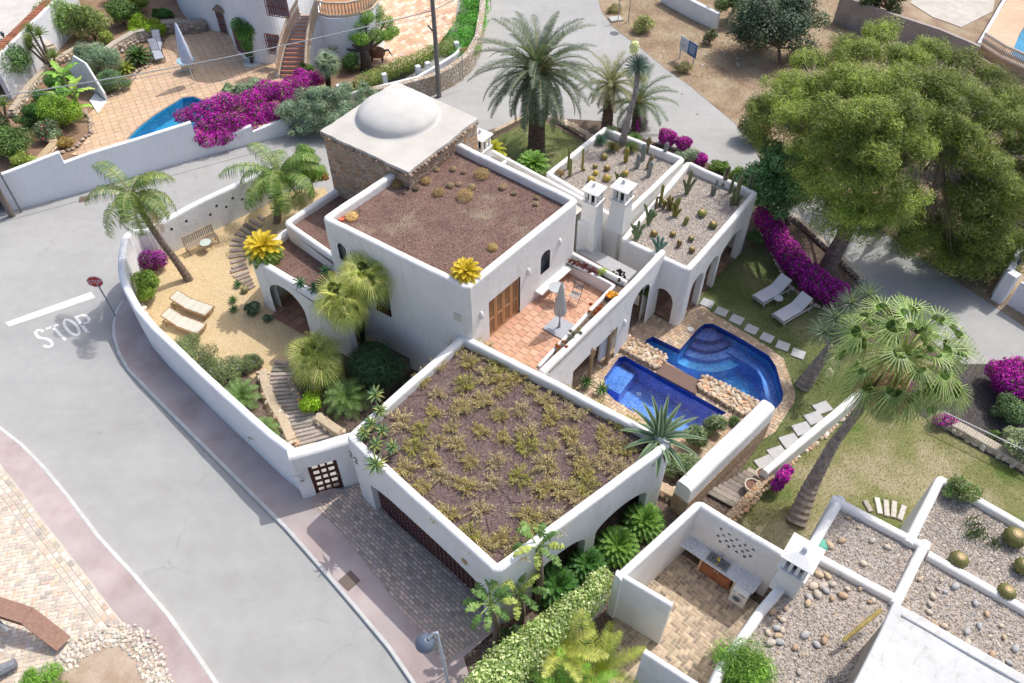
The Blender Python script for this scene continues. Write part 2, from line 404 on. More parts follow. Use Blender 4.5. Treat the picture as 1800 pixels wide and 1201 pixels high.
def asphalt():
    m, n, l, b, g = newmat('bleached_asphalt', .9, .2); P = g.outputs['Position']
    c_ = ramp(n, l, noise(n, l, P, .22, 6, .6), [(.3, (.36, .358, .345)), (.7, (.42, .418, .403))])
    mp = n.new('ShaderNodeMapping'); mp.inputs['Rotation'].default_value = (0, 0, math.radians(-53)); mp.inputs['Scale'].default_value = (.12, 1.1, 1); l.new(P, mp.inputs[0])
    c_ = mixc(n, l, 1.0, c_, ramp(n, l, noise(n, l, mp.outputs[0], .8, 5, .6), [(.3, .95), (.7, 1.03)]), 'MULTIPLY')
    c_ = mixc(n, l, 1.0, c_, ramp(n, l, noise(n, l, P, 1.8, 6, .65), [(.3, .93), (.7, 1.04)]), 'MULTIPLY')
    f = noise(n, l, P, 70, 3, .8); c_ = mixc(n, l, 1.0, c_, ramp(n, l, f, [(.3, .78), (.7, 1.16)]), 'MULTIPLY')
    # hairline cracks
    nz = n.new('ShaderNodeTexNoise'); nz.inputs['Scale'].default_value = 1.1; nz.inputs['Detail'].default_value = 8; l.new(P, nz.inputs['Vector'])
    ad = n.new('ShaderNodeVectorMath'); ad.operation = 'MULTIPLY_ADD'; l.new(nz.outputs['Color'], ad.inputs[0]); ad.inputs[1].default_value = (1.6, 1.6, 0); l.new(P, ad.inputs[2])
    v = n.new('ShaderNodeTexVoronoi'); v.feature = 'DISTANCE_TO_EDGE'; v.inputs['Scale'].default_value = .13; l.new(ad.outputs[0], v.inputs['Vector'])
    cr = ramp(n, l, v.outputs[0], [(0, .84), (.004, 1.0)]); gate = ramp(n, l, noise(n, l, P, .35, 2), [(.42, 0.0), (.55, 1.0)])
    c_ = mixc(n, l, gate, c_, mixc(n, l, 1.0, c_, cr, 'MULTIPLY'))
    l.new(c_, b.inputs['Base Color']); bump(n, l, b, f, .5, .01); return m
m_road = asphalt()
m_pave = M_noise('mauve_concrete', (.43, .335, .315), (.53, .44, .42), .55, c3=(.56, .49, .47), fine=45, fineamt=.08, bigamt=.28, big=.5, bs=.2)
m_kerb = M_noise('kerb_concrete', (.52, .52, .50), (.66, .66, .64), 2.5, fine=30, fineamt=.12, bigamt=.1)
m_paint = M_noise('worn_road_paint', (.55, .56, .56), (.80, .80, .79), 5, fine=40, fineamt=.2, bigamt=.1, lo=.25, hi=.5)
m_dirt = M_noise('dry_earth', (.26, .17, .115), (.38, .28, .19), .6, c3=(.46, .385, .26), fine=22, fineamt=.35, bigamt=.15, bs=.6, bd=.05)
m_soil = M_gravel('dark_red_gravel', [(.10, .065, .062), (.18, .125, .118), (.25, .185, .17), (.15, .105, .10)], 22, big=.35, patch=((.27, .235, .19), .8, .6))
m_soil2 = M_gravel('roof_lava_gravel', [(.14, .078, .062), (.235, .145, .12), (.30, .20, .165), (.18, .11, .09)], 24, big=.3, patch=((.31, .25, .18), .55, .56))
m_mulch = M_gravel('brown_bed_gravel', [(.10, .075, .06), (.19, .14, .11), (.26, .20, .16), (.15, .11, .09)], 20, big=.4)
m_black = M_gravel('black_bed_gravel', [(.05, .045, .045), (.10, .09, .09), (.15, .135, .13), (.08, .07, .07)], 24, big=.25)
m_sand = M_gravel('golden_gravel', [(.52, .38, .20), (.66, .50, .28), (.74, .60, .38), (.60, .44, .24)], 30, bs=.5, big=.10)
m_peb = M_gravel('pale_pebbles', [(.30, .26, .225), (.43, .375, .325), (.55, .49, .435), (.38, .325, .28)], 19, bs=1.0, big=.12)
m_lawn = M_noise('lawn_turf', (.145, .18, .065), (.215, .25, .095), .5, c3=(.33, .31, .17), fine=55, fineamt=.5, bigamt=.15, bs=.9, bd=.04, lo=.32, hi=.72)
m_lawn2 = M_noise('dry_lawn_turf', (.14, .22, .05), (.29, .29, .12), .33, c3=(.46, .40, .25), fine=50, fineamt=.45, bigamt=.1, bs=.9, bd=.04, lo=.34, hi=.62)
m_rubble = M_stone('rubble_masonry', [(.34, .24, .17), (.50, .37, .26), (.58, .47, .36), (.42, .33, .27), (.58, .34, .19), (.54, .45, .36)], 4.2, mortar=(.34, .28, .22), mw=.06, stretch=(1, 1, 1.3))
m_rub2 = M_stone('honey_stone', [(.46, .32, .19), (.58, .44, .29), (.52, .40, .28), (.60, .34, .18), (.64, .52, .38)], 6, mortar=(.30, .22, .14), mw=.06)
m_rub3 = M_stone('pale_dry_stone', [(.50, .44, .36), (.64, .58, .50), (.56, .48, .38), (.58, .42, .27), (.70, .65, .58)], 4.5, mortar=(.22, .17, .12), mw=.07)
m_leaf = M_attr('foliage', .5, .35, .3, .3, 2.5, gain=1.5)
m_leafd = M_attr('matt_foliage', .75, .15, .3, .3, 3, gain=1.35)
m_petal = M_attr('bracts', .7, .15, .3, .25, 3, gain=1.25)
m_bark = M_attr('bark', .95, .1, 0, .45, 7, .8, 30)
m_gen = M_attr('mixed_surface', .6, .3, 0, .1, 6)
m_tile = M_attr('fired_clay', .75, .25, 0, .28, 5, .3, 35)
m_wood = M_attr('weathered_wood', .85, .15, 0, .4, 9, .5, 45)
m_cloth = M_attr('outdoor_fabric', .9, .1, 0, .08, 5)
m_succ = M_attr('succulent_skin', .5, .35, .05, .22, 9)
m_rock = M_attr('loose_stone', .9, .15, 0, .35, 9, .6, 25)
m_metal = M_attr('painted_metal', .4, .5, 0, .05, 5)
def simple(name, c_, rough=.6, spec=.4, metal=0):
    m, n, l, b, g = newmat(name, rough, spec); b.inputs['Metallic'].default_value = metal
    r = ramp(n, l, noise(n, l, g.outputs['Position'], 5, 4), [(.3, tuple(q*.86 for q in c_)), (.7, c_)]); l.new(r, b.inputs['Base Color']); return m
m_rust = simple('rusted_steel', (.15, .085, .065), .6); m_brown = simple('dark_stained_timber', (.075, .03, .022), .6)
m_dark = simple('recess_shade', (.02, .02, .022), .5); m_glass = simple('window_glass', (.13, .15, .17), .12, .8)
m_steel = simple('brushed_steel', (.55, .56, .58), .3, .5, 1.0); m_conc = simple('grey_concrete', (.42, .42, .43), .9)
m_gold = simple('terracotta_wood', (.42, .20, .09), .65)
def marble():
    m, n, l, b, g = newmat('marble', .25, .5); c_ = ramp(n, l, noise(n, l, g.outputs['Position'], 2.5, 8, .6, 2.5), [(.44, (.72, .74, .77)), (.5, (.52, .55, .6)), (.54, (.74, .76, .79))]); l.new(c_, b.inputs['Base Color']); return m
m_marble = marble()
def mosaic(name, c1, c2):
    m, n, l, b, g = newmat(name, .35, .4); P = g.outputs['Position']
    v = n.new('ShaderNodeTexVoronoi'); v.inputs['Scale'].default_value = 14; l.new(P, v.inputs['Vector']); sp = n.new('ShaderNodeSeparateColor'); l.new(v.outputs['Color'], sp.inputs[0])
    c_ = ramp(n, l, sp.outputs[0], [(0, c1), (1, c2)]); c_ = mixc(n, l, 1.0, c_, ramp(n, l, noise(n, l, P, 1.5, 4), [(.3, .8), (.7, 1.15)]), 'MULTIPLY')
    l.new(c_, b.inputs['Base Color']); return m
m_mos1 = mosaic('cobalt_mosaic', (.03, .30, .78), (.10, .54, .93)); m_mos2 = mosaic('royal_blue_mosaic', (.06, .19, .66), (.18, .38, .84)); m_mos3 = mosaic('turquoise_lining', (.02, .30, .55), (.06, .42, .66))
m_navy = mosaic('navy_mosaic_border', (.01, .04, .30), (.03, .10, .46))
def water():
    m, n, l, b, g = newmat('pool_water', .05, .5)
    gl = n.new('ShaderNodeBsdfGlossy'); gl.inputs['Roughness'].default_value = .03; tr = n.new('ShaderNodeBsdfTransparent'); tr.inputs[0].default_value = (.80, .92, .97, 1)
    fr = n.new('ShaderNodeFresnel'); fr.inputs[0].default_value = 1.33; x = n.new('ShaderNodeMixShader')
    bp = n.new('ShaderNodeBump'); bp.inputs['Strength'].default_value = .5; bp.inputs['Distance'].default_value = .05; l.new(noise(n, l, g.outputs['Position'], 5.5, 3, .6, .6), bp.inputs['Height'])
    l.new(bp.outputs[0], gl.inputs['Normal']); l.new(bp.outputs[0], fr.inputs['Normal'])
    l.new(fr.outputs[0], x.inputs[0]); l.new(tr.outputs[0], x.inputs[1]); l.new(gl.outputs[0], x.inputs[2]); l.new(x.outputs[0], n['Material Output'].inputs[0]); return m
m_water = water()
# ---------------------------------------------------------------- ground, roads, pavements
PU = WS([(1130,611),(1136,598),(1147,592),(1195,615),(1228,577),(1238,570),(1252,569),(1268,577),(1310,600),(1352,626),(1364,645),(1377,692),(1374,706),(1345,741)], 0.02)
PL = WS([(1062,664),(1088,629),(1098,626),(1277,726),(1192,771),(1165,756),(1080,703),(1066,690)], 0.02)
HP = [PU, PL]
def at(L, z): return [(p[0], p[1], z) for p in L]
def hs(z): return [at(h, z) for h in HP]
mb = MB(); sheet(mb, [(-300, -120, -.05), (300, -120, -.05), (300, 400, -.05), (-300, 400, -.05)], hs(-.05)); struct('ground', mb, m_dirt)
mb = MB(); sheet(mb, [(-90, -20, 0), (60, -20, 0), (60, 110, 0), (-90, 110, 0)], hs(0)); struct('road', mb, m_road)
g0 = thing('g', 'x', 'x'); bpy.data.objects.remove(g0)
# dirt lot across the road (upper right)
lot = WS([(1035,-60),(1057,18),(1075,45),(1120,80),(1180,128),(1212,150),(1290,215),(1312,240),(1335,275),(1400,318),(1460,352),(1523,387),(1600,440),(1650,475),(1740,533),(1800,573),(1900,640),(2600,700),(3600,-500),(1000,-700),(980,-300)], .015)
mb = MB(); sheet(mb, lot); struct('dirt_lot', mb, m_dirt)
# villa plot
plot = WS([(850,232),(935,205),(1060,213),(1150,250),(1240,283),(1335,345),(1383,383),(1450,437),(1512,497),(1600,572),(1700,645),(1900,800),(1900,1500),(1100,1500),(812,1290),(800,1180),(870,1100),(690,890),(600,740),(600,300),(700,240)], .012)
mb = MB(); sheet(mb, plot, hs(.012)); struct('garden_soil', mb, m_mulch)
# lawns
def flat(name, pts, z, mat, holes=(), label=None):
    mb = MB(); L = WS(pts, z); sheet(mb, L, [at(h, z) for h in holes]); struct(name, mb, mat, label=label); return L
lawnA = flat('lawn', [(838,262),(862,246),(934,212),(962,216),(1050,262),(1000,330),(960,345),(900,330),(840,290)], .02, m_lawn)
lawnB = flat('lawn', [(1310,440),(1335,398),(1350,400),(1372,450),(1398,490),(1440,540),(1490,580),(1560,620),(1600,650),(1478,735),(1345,832),(1290,890),(1280,860),(1392,700),(1375,632),(1245,545),(1200,520)], .018, m_lawn)
lawnC = flat('lawn', [(1482,738),(1560,690),(1640,745),(1720,790),(1900,890),(1900,1000),(1640,1010),(1330,1000),(1290,910),(1365,835)], .022, m_lawn2)
bedR = flat('gravel_bed', [(1560,690),(1640,640),(1900,640),(1900,890),(1720,790),(1640,745)], .03, m_black)
# turf blades on the lawns (ground cover)
def turf(poly, n, h, cols, z=.02):
    P2 = [np.asarray(p)[:2] for p in poly]; A = np.array(P2); lo, hi = A.min(0), A.max(0)
    p = rng.uniform(lo, hi, (n*2, 2)); keep = np.array([inside(q, P2) for q in p]); p = p[keep][:n]; k = len(p)
    an = rng.uniform(0, 6.28, k); w = .012; hh = h*rng.uniform(.5, 1.3, k); le = rng.normal(0, .02, (k, 2))
    d = np.stack([np.cos(an), np.sin(an)], 1)*w
    v = np.zeros((k, 3, 3)); v[:, 0, :2] = p-d; v[:, 1, :2] = p+d; v[:, 2, :2] = p+le; v[:, :2, 2] = z; v[:, 2, 2] = z+hh
    c = np.array(cols)[rng.integers(0, len(cols), k)]*rng.uniform(.7, 1.3, (k, 1))
    mb = MB(); mb.add(v.reshape(-1, 3), np.arange(k*3).reshape(k, 3), c); return mb
for nm, P_, n_, cs_ in (('grass', lawnB, 26000, [(.09,.13,.035), (.13,.16,.05), (.2,.19,.09)]), ('grass', lawnA, 9000, [(.09,.13,.035), (.12,.16,.05)]), ('grass', lawnC, 26000, [(.14,.2,.05), (.25,.24,.1), (.36,.31,.17)])):
    g_ = turf(P_, n_, .05, cs_); me = g_.mesh('grass'); me.materials.append(m_leafd); o = bpy.data.objects.new('grass', me); scn.collection.objects.link(o); o['kind'] = 'stuff'
# dry weeds on the lot
Pw = WS([(1060,20),(1090,60),(1190,130),(1300,220),(1350,290),(1420,300),(1500,-20),(1150,-40)], .02)
g_ = turf(Pw, 14000, .14, [(.42,.34,.2), (.5,.42,.26), (.34,.25,.15), (.2,.2,.09)]); me = g_.mesh('dry_grass'); me.materials.append(m_leafd); o = bpy.data.objects.new('dry_grass', me); scn.collection.objects.link(o); o['kind'] = 'stuff'
# kerbs and pavements
K1 = [(213,528),(202,545),(196,570),(197,592),(205,620),(222,650),(260,690),(320,750),(380,810),(440,870),(500,930),(560,998),(620,1068),(680,1140),(722,1201),(765,1270)]
K2 = [(-60,720),(0,748),(40,779),(82,822),(120,868),(175,940),(240,1010),(300,1080),(350,1150),(385,1201),(430,1280)]
def kerb(name, pts, side):
    L = fillet(WS(pts, .12), .5, False); mb = MB(); k = len(L); ms = miter(L, False); w = .14; rings = []
    for p, mm in zip(L, ms):
        pr = [(0, 0), (0.01, .10), (.03, .125), (w-.02, .13), (w, .12), (w, 0)]
        rings.append([(p[0]+mm[0]*o*side, p[1]+mm[1]*o*side, z) for o, z in pr])
    v = np.array(rings).reshape(-1, 3); f = [[r*6+i, r*6+i+1, (r+1)*6+i+1, (r+1)*6+i] for r in range(k-1) for i in range(5)]
    mb.add(v, f); struct(name, mb, m_kerb); return offset(L, side*w)
k1i = kerb('kerb', K1, 1); k2i = kerb('kerb', K2, -1)
R1 = [(228,520),(262,575),(290,625),(370,715),(455,790),(530,850),(600,860),(660,850),(665,885),(700,925),(840,1050),(880,1100),(815,1155),(840,1240)]
mb = MB(); sheet(mb, [(*p[:2], .122) for p in k1i] + [(*W(x, y, .122)[:2], .122) for x, y in R1[::-1]]); 
struct('pavement', mb, m_pave)
L2 = [(-80,815),(0,815),(40,865),(80,920),(140,995),(200,1075),(250,1135),(290,1180),(312,1215),(350,1290)]
mb = MB(); sheet(mb, [(*p[:2], .122) for p in k2i] + [(*W(x, y, .122)[:2], .122) for x, y in L2[::-1]]); struct('pavement', mb, m_pave)
# driveway cobbles
DR = WS([(548,888),(606,860),(628,850),(662,884),(700,922),(840,1046),(868,1092),(845,1120),(800,1150),(782,1172),(700,1066),(650,1000),(596,932)], .128)
mb = MB(); sheet(mb, [(*p[:2], .126) for p in DR]); struct('driveway', mb, M_noise('cobble_joint', (.34,.28,.25), (.44,.37,.32), 3, fine=40))
dv = W(840,1046)-W(662,884); ang = math.atan2(dv[1], dv[0])
mb = MB(); pave(mb, DR, .127, ang, .24, .13, .03, [(.56,.45,.38), (.44,.37,.33), (.62,.49,.40), (.66,.54,.44), (.50,.42,.36)], .012, js=.12); struct('driveway', mb, m_tile, label='rows of worn grey-brown cobbles in front of the garage')
# left pavers: border + herringbone
border = WS([(-40,765+60),(0,822),(40,868),(80,925),(140,1000),(200,1078),(250,1140),(292,1182),(320,1230)], .125)
bo = offset(border, -.62)
cream = [(.66,.56,.44), (.70,.61,.49), (.62,.53,.43), (.55,.48,.40), (.72,.64,.54), (.64,.57,.49), (.50,.44,.38), (.66,.50,.38)]
pv = [(*p[:2], .119) for p in offset(border, .4)] + [(-2, 4, .119), (-30, 4, .119), (-40, 20, .119)]
mb = MB(); sheet(mb, pv); struct('forecourt', mb, M_noise('pale_joint_sand', (.60,.54,.45), (.72,.66,.57), 2, fine=40))
mb = MB()
bl = densify([p[:2] for p in border], .01); seg = np.cumsum([0]+[np.linalg.norm(bl[i+1]-bl[i]) for i in range(len(bl)-1)])
msb = miter(bl, False)
for row in range(3):
    s_ = rnd.random()*.2
    while s_ < seg[-1]-.3:
        i = int(np.searchsorted(seg, s_+.12)); i = min(i, len(bl)-2); d = unit(bl[min(i+6, len(bl)-1)]-bl[max(0, i-6)]); n_ = np.array([-d[1], d[0]])
        p = bl[i] - n_*(.1+row*.2); box(mb, (p[0], p[1], .128), (.235, .17, .02), math.atan2(d[1], d[0]), jit(rnd.choice(cream), .1), bev=.008); s_ += .26
area = [tuple(p[:2]) for p in bo] + [tuple(W(290,1230)[:2]), tuple(W(180,1250)[:2]), (-12, 6), (-30, 6), (-40, 20)]
pave(mb, area, .121, math.radians(12), 0, .135, .022, cream, .014, 'herring', js=.06); struct('forecourt', mb, m_tile, label='cream herringbone pavers across the street')
# worn red strip of the left pavement and white road markings
def letter(mb, strokes, o, ux, uy, w):
    for pl in strokes:
        L = [o + ux*p[0] + uy*p[1] for p in pl]; ms = miter([q[:2] for q in L], len(pl) > 2 and pl[0] == pl[-1])
        if pl[0] == pl[-1]: L = L[:-1]; ms = miter([q[:2] for q in L], True)
        k = len(L); cl = pl[0] == pl[-1]
        v = []
        for p, mm in zip(L, ms): v += [(p[0]+mm[0]*w/2, p[1]+mm[1]*w/2, .004), (p[0]-mm[0]*w/2, p[1]-mm[1]*w/2, .004)]
        mb.add(v, [[2*i, 2*i+1, 2*((i+1) % k)+1, 2*((i+1) % k)] for i in range(k if cl else k-1)])
mb = MB()
def flt(p): return np.array([p[0], p[1], 0])
def mark(bl_, br_, tl_, strokes):
    o = flt(W(*bl_)); ux = flt(W(*br_))-o; uy = flt(W(*tl_))-o; letter(mb, strokes, o, ux, uy, .125)
Sst = [[(.95,.84),(.8,.96),(.5,1),(.2,.94),(.06,.78),(.12,.62),(.4,.53),(.7,.44),(.93,.3),(.93,.14),(.75,.03),(.45,0),(.18,.04),(.03,.16)]]
mark((80,612),(96,607),(58,583), Sst); 
mark((104,602),(127,594),(80,578), [[(0,.98),(1,.98)], [(.5,.98),(.5,0)]])
Ost = [[(.5+.5*math.cos(t), .5+.5*math.sin(t)) for t in np.linspace(0, 2*math.pi, 17)]]; Ost[0][-1] = Ost[0][0]
mark((128,592),(145,586),(107,565), Ost)
mark((152,584),(170,578),(132,557), [[(.05,0),(.05,.97),(.7,.97),(.95,.85),(.95,.6),(.7,.48),(.05,.48)]])
stopline = WS([(9,567),(16,574),(168,523),(160,513)], .004)
sheet(mb, stopline); struct('road_marking', mb, m_paint, label='worn white STOP lettering and stop line painted on the road')
# drain covers
def drain(px, sz, label, name='drain_cover', z=.004, ang=.5):
    c = W(*px, z); mb = MB(); box(mb, (c[0], c[1], z), (sz, sz, .02), ang, (.16,.12,.1))
    for i in range(6): 
        for j in range(6):
            ca, sa = math.cos(ang), math.sin(ang); x, y = (i-2.5)*sz*.15, (j-2.5)*sz*.15; box(mb, (c[0]+x*ca-y*sa, c[1]+x*sa+y*ca, z+.012), (sz*.11, sz*.11, .012), ang, (.22,.17,.14))
    single(name, mb, m_gen, label, 'drain cover', c)
drain((614,1021), .55, 'square rusty gridded drain cover set in the pink pavement by the driveway', z=.128, ang=ang)
drain((148,350), .5, 'grey square drain cover in the road beside the white boundary wall', z=.004, ang=.3)
mb = MB(); c = W(1080,59); lathe(mb, [(.01,.012),(.3,.012),(.32,0)], c, 18, (.12,.13,.14)); single('manhole_cover', mb, m_gen, 'round dark manhole cover in the road beside the dirt lot', 'manhole cover', c)
# gravel garden, raised
GW = [(480,288),(340,353),(262,396),(248,403),(231,398),(214,412),(206,448),(205,480),(217,512),(236,545),(266,580),(300,612),(345,655),(390,697),(435,738),(470,768),(512,800)]
zg = .6
gy = [W(x, y, 2.35) for x, y in GW]
gy = offset(gy, -.2) if False else gy
yard = [(p[0], p[1], zg) for p in gy] + [tuple(W(560,760,zg)), tuple(W(600,735,zg)), tuple(W(700,640,zg)), tuple(W(700,520,zg)), tuple(W(570,330,zg))]
# path wedge between the two beds is lower and stepped
mb = MB(); sheet(mb, yard); prismside = yard; struct('gravel_yard', mb, m_sand)
# beds with brown soil
bedA = WS([(266,560),(300,600),(350,640),(420,650),(455,672),(462,705),(478,745),(498,786),(470,775),(380,690),(300,615)], zg+.02)
mb = MB(); sheet(mb, bedA); struct('planting_bed', mb, m_mulch)
bedB = WS([(512,668),(526,700),(552,738),(600,765),(625,755),(720,650),(720,600),(640,600),(560,640)], zg+.02)
mb = MB(); sheet(mb, bedB); struct('planting_bed', mb, m_mulch)
# ---------------------------------------------------------------- the villa
def RP(px, A, B):
    """point of the vertical plane through A and B that is seen at px"""
    o = V(0, 0, CH); d = W(px[0], px[1], 0) - o; n = np.array([-(B[1]-A[1]), B[0]-A[0], 0]); t = np.dot(np.array([A[0], A[1], 0])-np.array([0, 0, 0]), n)/np.dot(d, n)
    return o + d*t
def setz(L, z): return [np.array([p[0], p[1], z]) for p in L]
villa = thing('villa', 'large white stucco villa with gravel roofs and a domed stone tower, in the middle', 'house', W(820, 640, 0))
ML, MF, MR, MBk, MB2 = WS([(563,382),(822,509),(1019,350),(790,240),(688,299)], 6.5)
mb = MB(); wall(mb, [MBk, MR, MF, ML, MB2], .30, -.04, side=-1, rad=.12, fil=.14)
def quadcut(A, B, p0, p1, z0, z1, arch=0, depth=.9):
    return opening(RP(p0, A, B), RP(p1, A, B), z0, z1, depth, arch)
axA = math.atan2(MF[1]-ML[1], MF[0]-ML[0]); axB = math.atan2(MR[1]-MF[1], MR[0]-MF[0])
d0 = RP((861,592), MF, MR); d1 = RP((914,552), MF, MR)
w0 = RP((950,484), MF, MR); w1 = RP((966,470), MF, MR); wt = RP((958,443), MF, MR)
l0 = RP((662,541), ML, MF); l1 = RP((689,556), ML, MF); lt = RP((684,518), ML, MF)
u0 = RP((598,455), ML, MF); u1 = RP((612,462), ML, MF)
me = boolcut(mb.mesh('wall'), [opening(d0, d1, 3.0, 5.0, .9), opening(w0, w1, w0[2], wt[2], .9, .22), opening(l0, l1, l1[2], lt[2]+.25, .9), opening(u0, u1, u0[2], u0[2]+.9, .9, .25)])
mblock = part(villa, 'wall', me, m_white)
inn = offset([MBk, MR, MF, ML, MB2], -.2)
mb = MB(); sheet(mb, [(p[0], p[1], 6.12) for p in inn]); part(villa, 'roof_gravel', mb, m_soil2, label='red-brown gravel of the highest roof')
# domed stone tower
C = WS([(563,230),(695,143),(841,208),(718,303)], 7.0)
Ci = offset(C, .06 if area2([(p[0], p[1]) for p in C]) > 0 else -.06, True)
mb = MB(); prism(mb, densify(Ci, .5, True), -.04, 6.86); part(villa, 'stone_tower', mb, m_rubble)
mb = MB(); Cd = densify(C, .35, True); Cd = [np.array([p[0]+rng.normal(0,.015), p[1]+rng.normal(0,.015), 7]) for p in Cd]; prism(mb, Cd, 6.86, 7.0); slab = part(villa, 'tower_roof', mb, m_slab)
dc = W(699, 204, 7.0); mb = MB(); prof = [(2.0, -.02), (1.84, .012), (1.78, .06), (1.76, .14)]
for t in np.linspace(.12, math.pi/2, 14): prof.append((1.76*math.cos(t)**.8 if t < 1.57 else .001, .13 + .62*math.sin(t)**1.15))
lathe(mb, prof, dc, 48); part(slab, 'dome', mb, m_dome, smooth=True)
# rough rim stones on top edge of the tower
mb = MB()
for a_, b_ in ((C[3], C[0]), (C[3], C[2])):
    n = int(np.linalg.norm(b_-a_)/.22)
    for i in range(n):
        p = a_ + (b_-a_)*(i+.5)/n; box(mb, (p[0]+rng.normal(0,.02), p[1]+rng.normal(0,.02), 6.82+rng.normal(0,.02)), (rng.uniform(.12,.24), .16, rng.uniform(.09,.14)), rng.uniform(0, 3), jit((.36,.27,.2), .2), bev=.03)
part(slab, 'rim_stone', mb, m_rock)
# tower chimney stub behind
sc_ = W(845, 239, 5.0)
def lantern(par, c, ang, s, zc, z0, name='chimney', taper=1.0, n=2, lab=None):
    """square flue with an open lantern and pyramid cap; zc = height of the cap's eave"""
    mb = MB(); zt = zc - .62*s*1.3
    R = lambda x, y: (c[0]+x*math.cos(ang)-y*math.sin(ang), c[1]+x*math.sin(ang)+y*math.cos(ang))
    def ring(w, z): return [(*R(x*w/2, y*w/2), z) for x, y in ((-1, -1), (1, -1), (1, 1), (-1, 1))]
    def stack(lv, mb):
        v = [q for w, z in lv for q in ring(w, z)]; f = [[k*4+i, k*4+(i+1) % 4, k*4+4+(i+1) % 4, k*4+4+i] for k in range(len(lv)-1) for i in range(4)]
        f += [[3, 2, 1, 0], [len(v)-4+i for i in range(4)]]; mb.add(v, f)
    stack([(s*taper, z0), (s*.98, zt-.12), (s*.98, zt-.1), (s*1.12, zt-.08), (s*1.14, zt), (s*.75, zt+.001)], mb)
    sh = part(par, name, mb, m_white, label=lab)
    mb = MB()
    for i in range(4):
        a2 = ang + i*math.pi/2
        for k in range(n+1):
            o = (-.5 + k/n)*s*.82; x = c[0]+math.cos(a2)*o-math.sin(a2)*s*.41; y = c[1]+math.sin(a2)*o+math.cos(a2)*s*.41
            box(mb, (x, y, (zt+zc)/2), (s*.14, s*.12, zc-zt), a2)
    part(sh, 'lantern', mb, m_white)
    mb = MB(); box(mb, (c[0], c[1], (zt+zc)/2), (s*.5, s*.5, zc-zt-.03), ang); part(sh, 'flue_shade_block', mb, m_dark)  # solid near-black block; the shade inside the lantern is put into its colour
    mb = MB(); stack([(s*1.2, zc), (s*1.24, zc+.05), (s*.2, zc+.24*s*1.3), (s*.17, zc+.36*s*1.3), (s*.08, zc+.4*s*1.3)], mb); part(sh, 'chimney_cap', mb, m_white)
lantern(villa, sc_, axA, .7, 5.0, 0)
lantern(villa, W(1044.5, 333, 5.7), axA, .66, 5.7, 1.5, taper=1.35)
lantern(villa, W(1096, 328, 5.7), axA, .70, 5.7, 3.5, taper=1.12)
# lower front roofs on the left
PA, PB, PC = W(434,452,3.4), W(604,553,3.4), W(488,410,3.4)
S0, S1, S2 = W(606,318,4.0), W(495,390,4.0), W(592,457,4.0)
mb = MB(); wall(mb, [PC+(PC-PA)*.4, PA, PB], .36, .4, side=1)
j0 = RP((489,560), PA, PB); j1 = RP((548,592), PA, PB)
me = boolcut(mb.mesh('wall'), [opening(j0, j1, .3, 2.75, .9, .95)])
part(villa, 'porch_wall', me, m_white)
mb = MB(); wall(mb, [S0, S1, S2], .28, .4, side=1); part(villa, 'wall', mb, m_white)
mb = MB(); sheet(mb, [tuple(W(x, y, 3.1)) for x, y in ((440,458),(492,405),(520,400),(640,480),(640,560),(600,565))]); part(villa, 'roof_gravel', mb, m_soil2)
mb = MB(); sheet(mb, [tuple(W(x, y, 3.7)) for x, y in ((500,400),(610,322),(680,320),(640,470),(592,470))]); part(villa, 'roof_gravel', mb, m_soil2)
mb = MB(); pf = [tuple(W(x, y, zg+.01)) for x, y in ((476,556),(556,601),(620,560),(600,470),(520,500))]; sheet(mb, pf); part(villa, 'porch_floor', mb, simple('terracotta_joint', (.30,.20,.14), .9))
mb = MB(); pave(mb, pf, zg+.012, axA, .42, .42, .03, [(.42,.22,.14), (.48,.27,.17), (.38,.2,.13)], .012, 'grid', edge=False); part(villa, 'floor_tile', mb, m_tile)
# garage block
GL, GT, GN, GR, GB = WS([(605,767),(813,584),(951,653),(1190,776),(873,1010)], 3.85)
mb = MB(); wall(mb, [GL, GB, GR, GN, GT], .30, -.04, closed=True, rad=.12, fil=.16)
gd0, gd1 = RP((658,882), GL, GB), RP((850,1050), GL, GB)
a10, a11 = RP((1050,918), GB, GR), RP((1143,845), GB, GR); a20, a21 = RP((937,1015), GB, GR), RP((1030,945), GB, GR)
zt1 = RP((1122,836), GB, GR)[2]
me = boolcut(mb.mesh('wall'), [opening(gd0, gd1, -.2, 2.2, .9, .35), opening(a10, a11, -.2, 2.1, 1.0, .6), opening(a20, a21, -.2, 2.1, 1.0, .6)])
part(villa, 'garage_wall', me, m_white)
inn = offset([GL, GB, GR, GN, GT], .2, True)
mb = MB(); sheet(mb, [(p[0], p[1], 3.46) for p in inn]); part(villa, 'roof_gravel', mb, m_soil, label='dark mauve gravel of the planted garage roof')
# garage doors: dark timber lattice
gu = unit(gd1-gd0)*V(1, 1, 0); gu = unit(gu); gn = V(-gu[1], gu[0], 0); Lg = np.linalg.norm((gd1-gd0)[:2])
for k in range(2):
    s0 = Lg*(.0 + .5*k); s1 = Lg*(.5+.5*k); o = V(gd0[0], gd0[1], 0) + gn*.24; ga = math.atan2(gu[1], gu[0]); mb = MB(); cx = (s0+s1)/2; wd = s1-s0-.03
    box(mb, o+gu*cx+gn*.05+V(0,0,1.1), (wd, .02, 2.2), ga, (.004,.003,.003))  # black backing panel, painted in place of the dark garage interior
    nx = 13; nz = 9
    for i in range(nx+1): box(mb, o+gu*(s0+.02+(wd)*i/nx)+V(0,0,1.1), (.05 if i not in (0, nx) else .12, .03, 2.2), ga, (.17,.085,.075))
    for i in range(nz+1): box(mb, o+gu*cx+V(0,0,.03+2.15*i/nz)+gn*.004, (wd, .03, .05), ga, (.17,.085,.075))
    part(villa, 'garage_door', mb, m_gen)
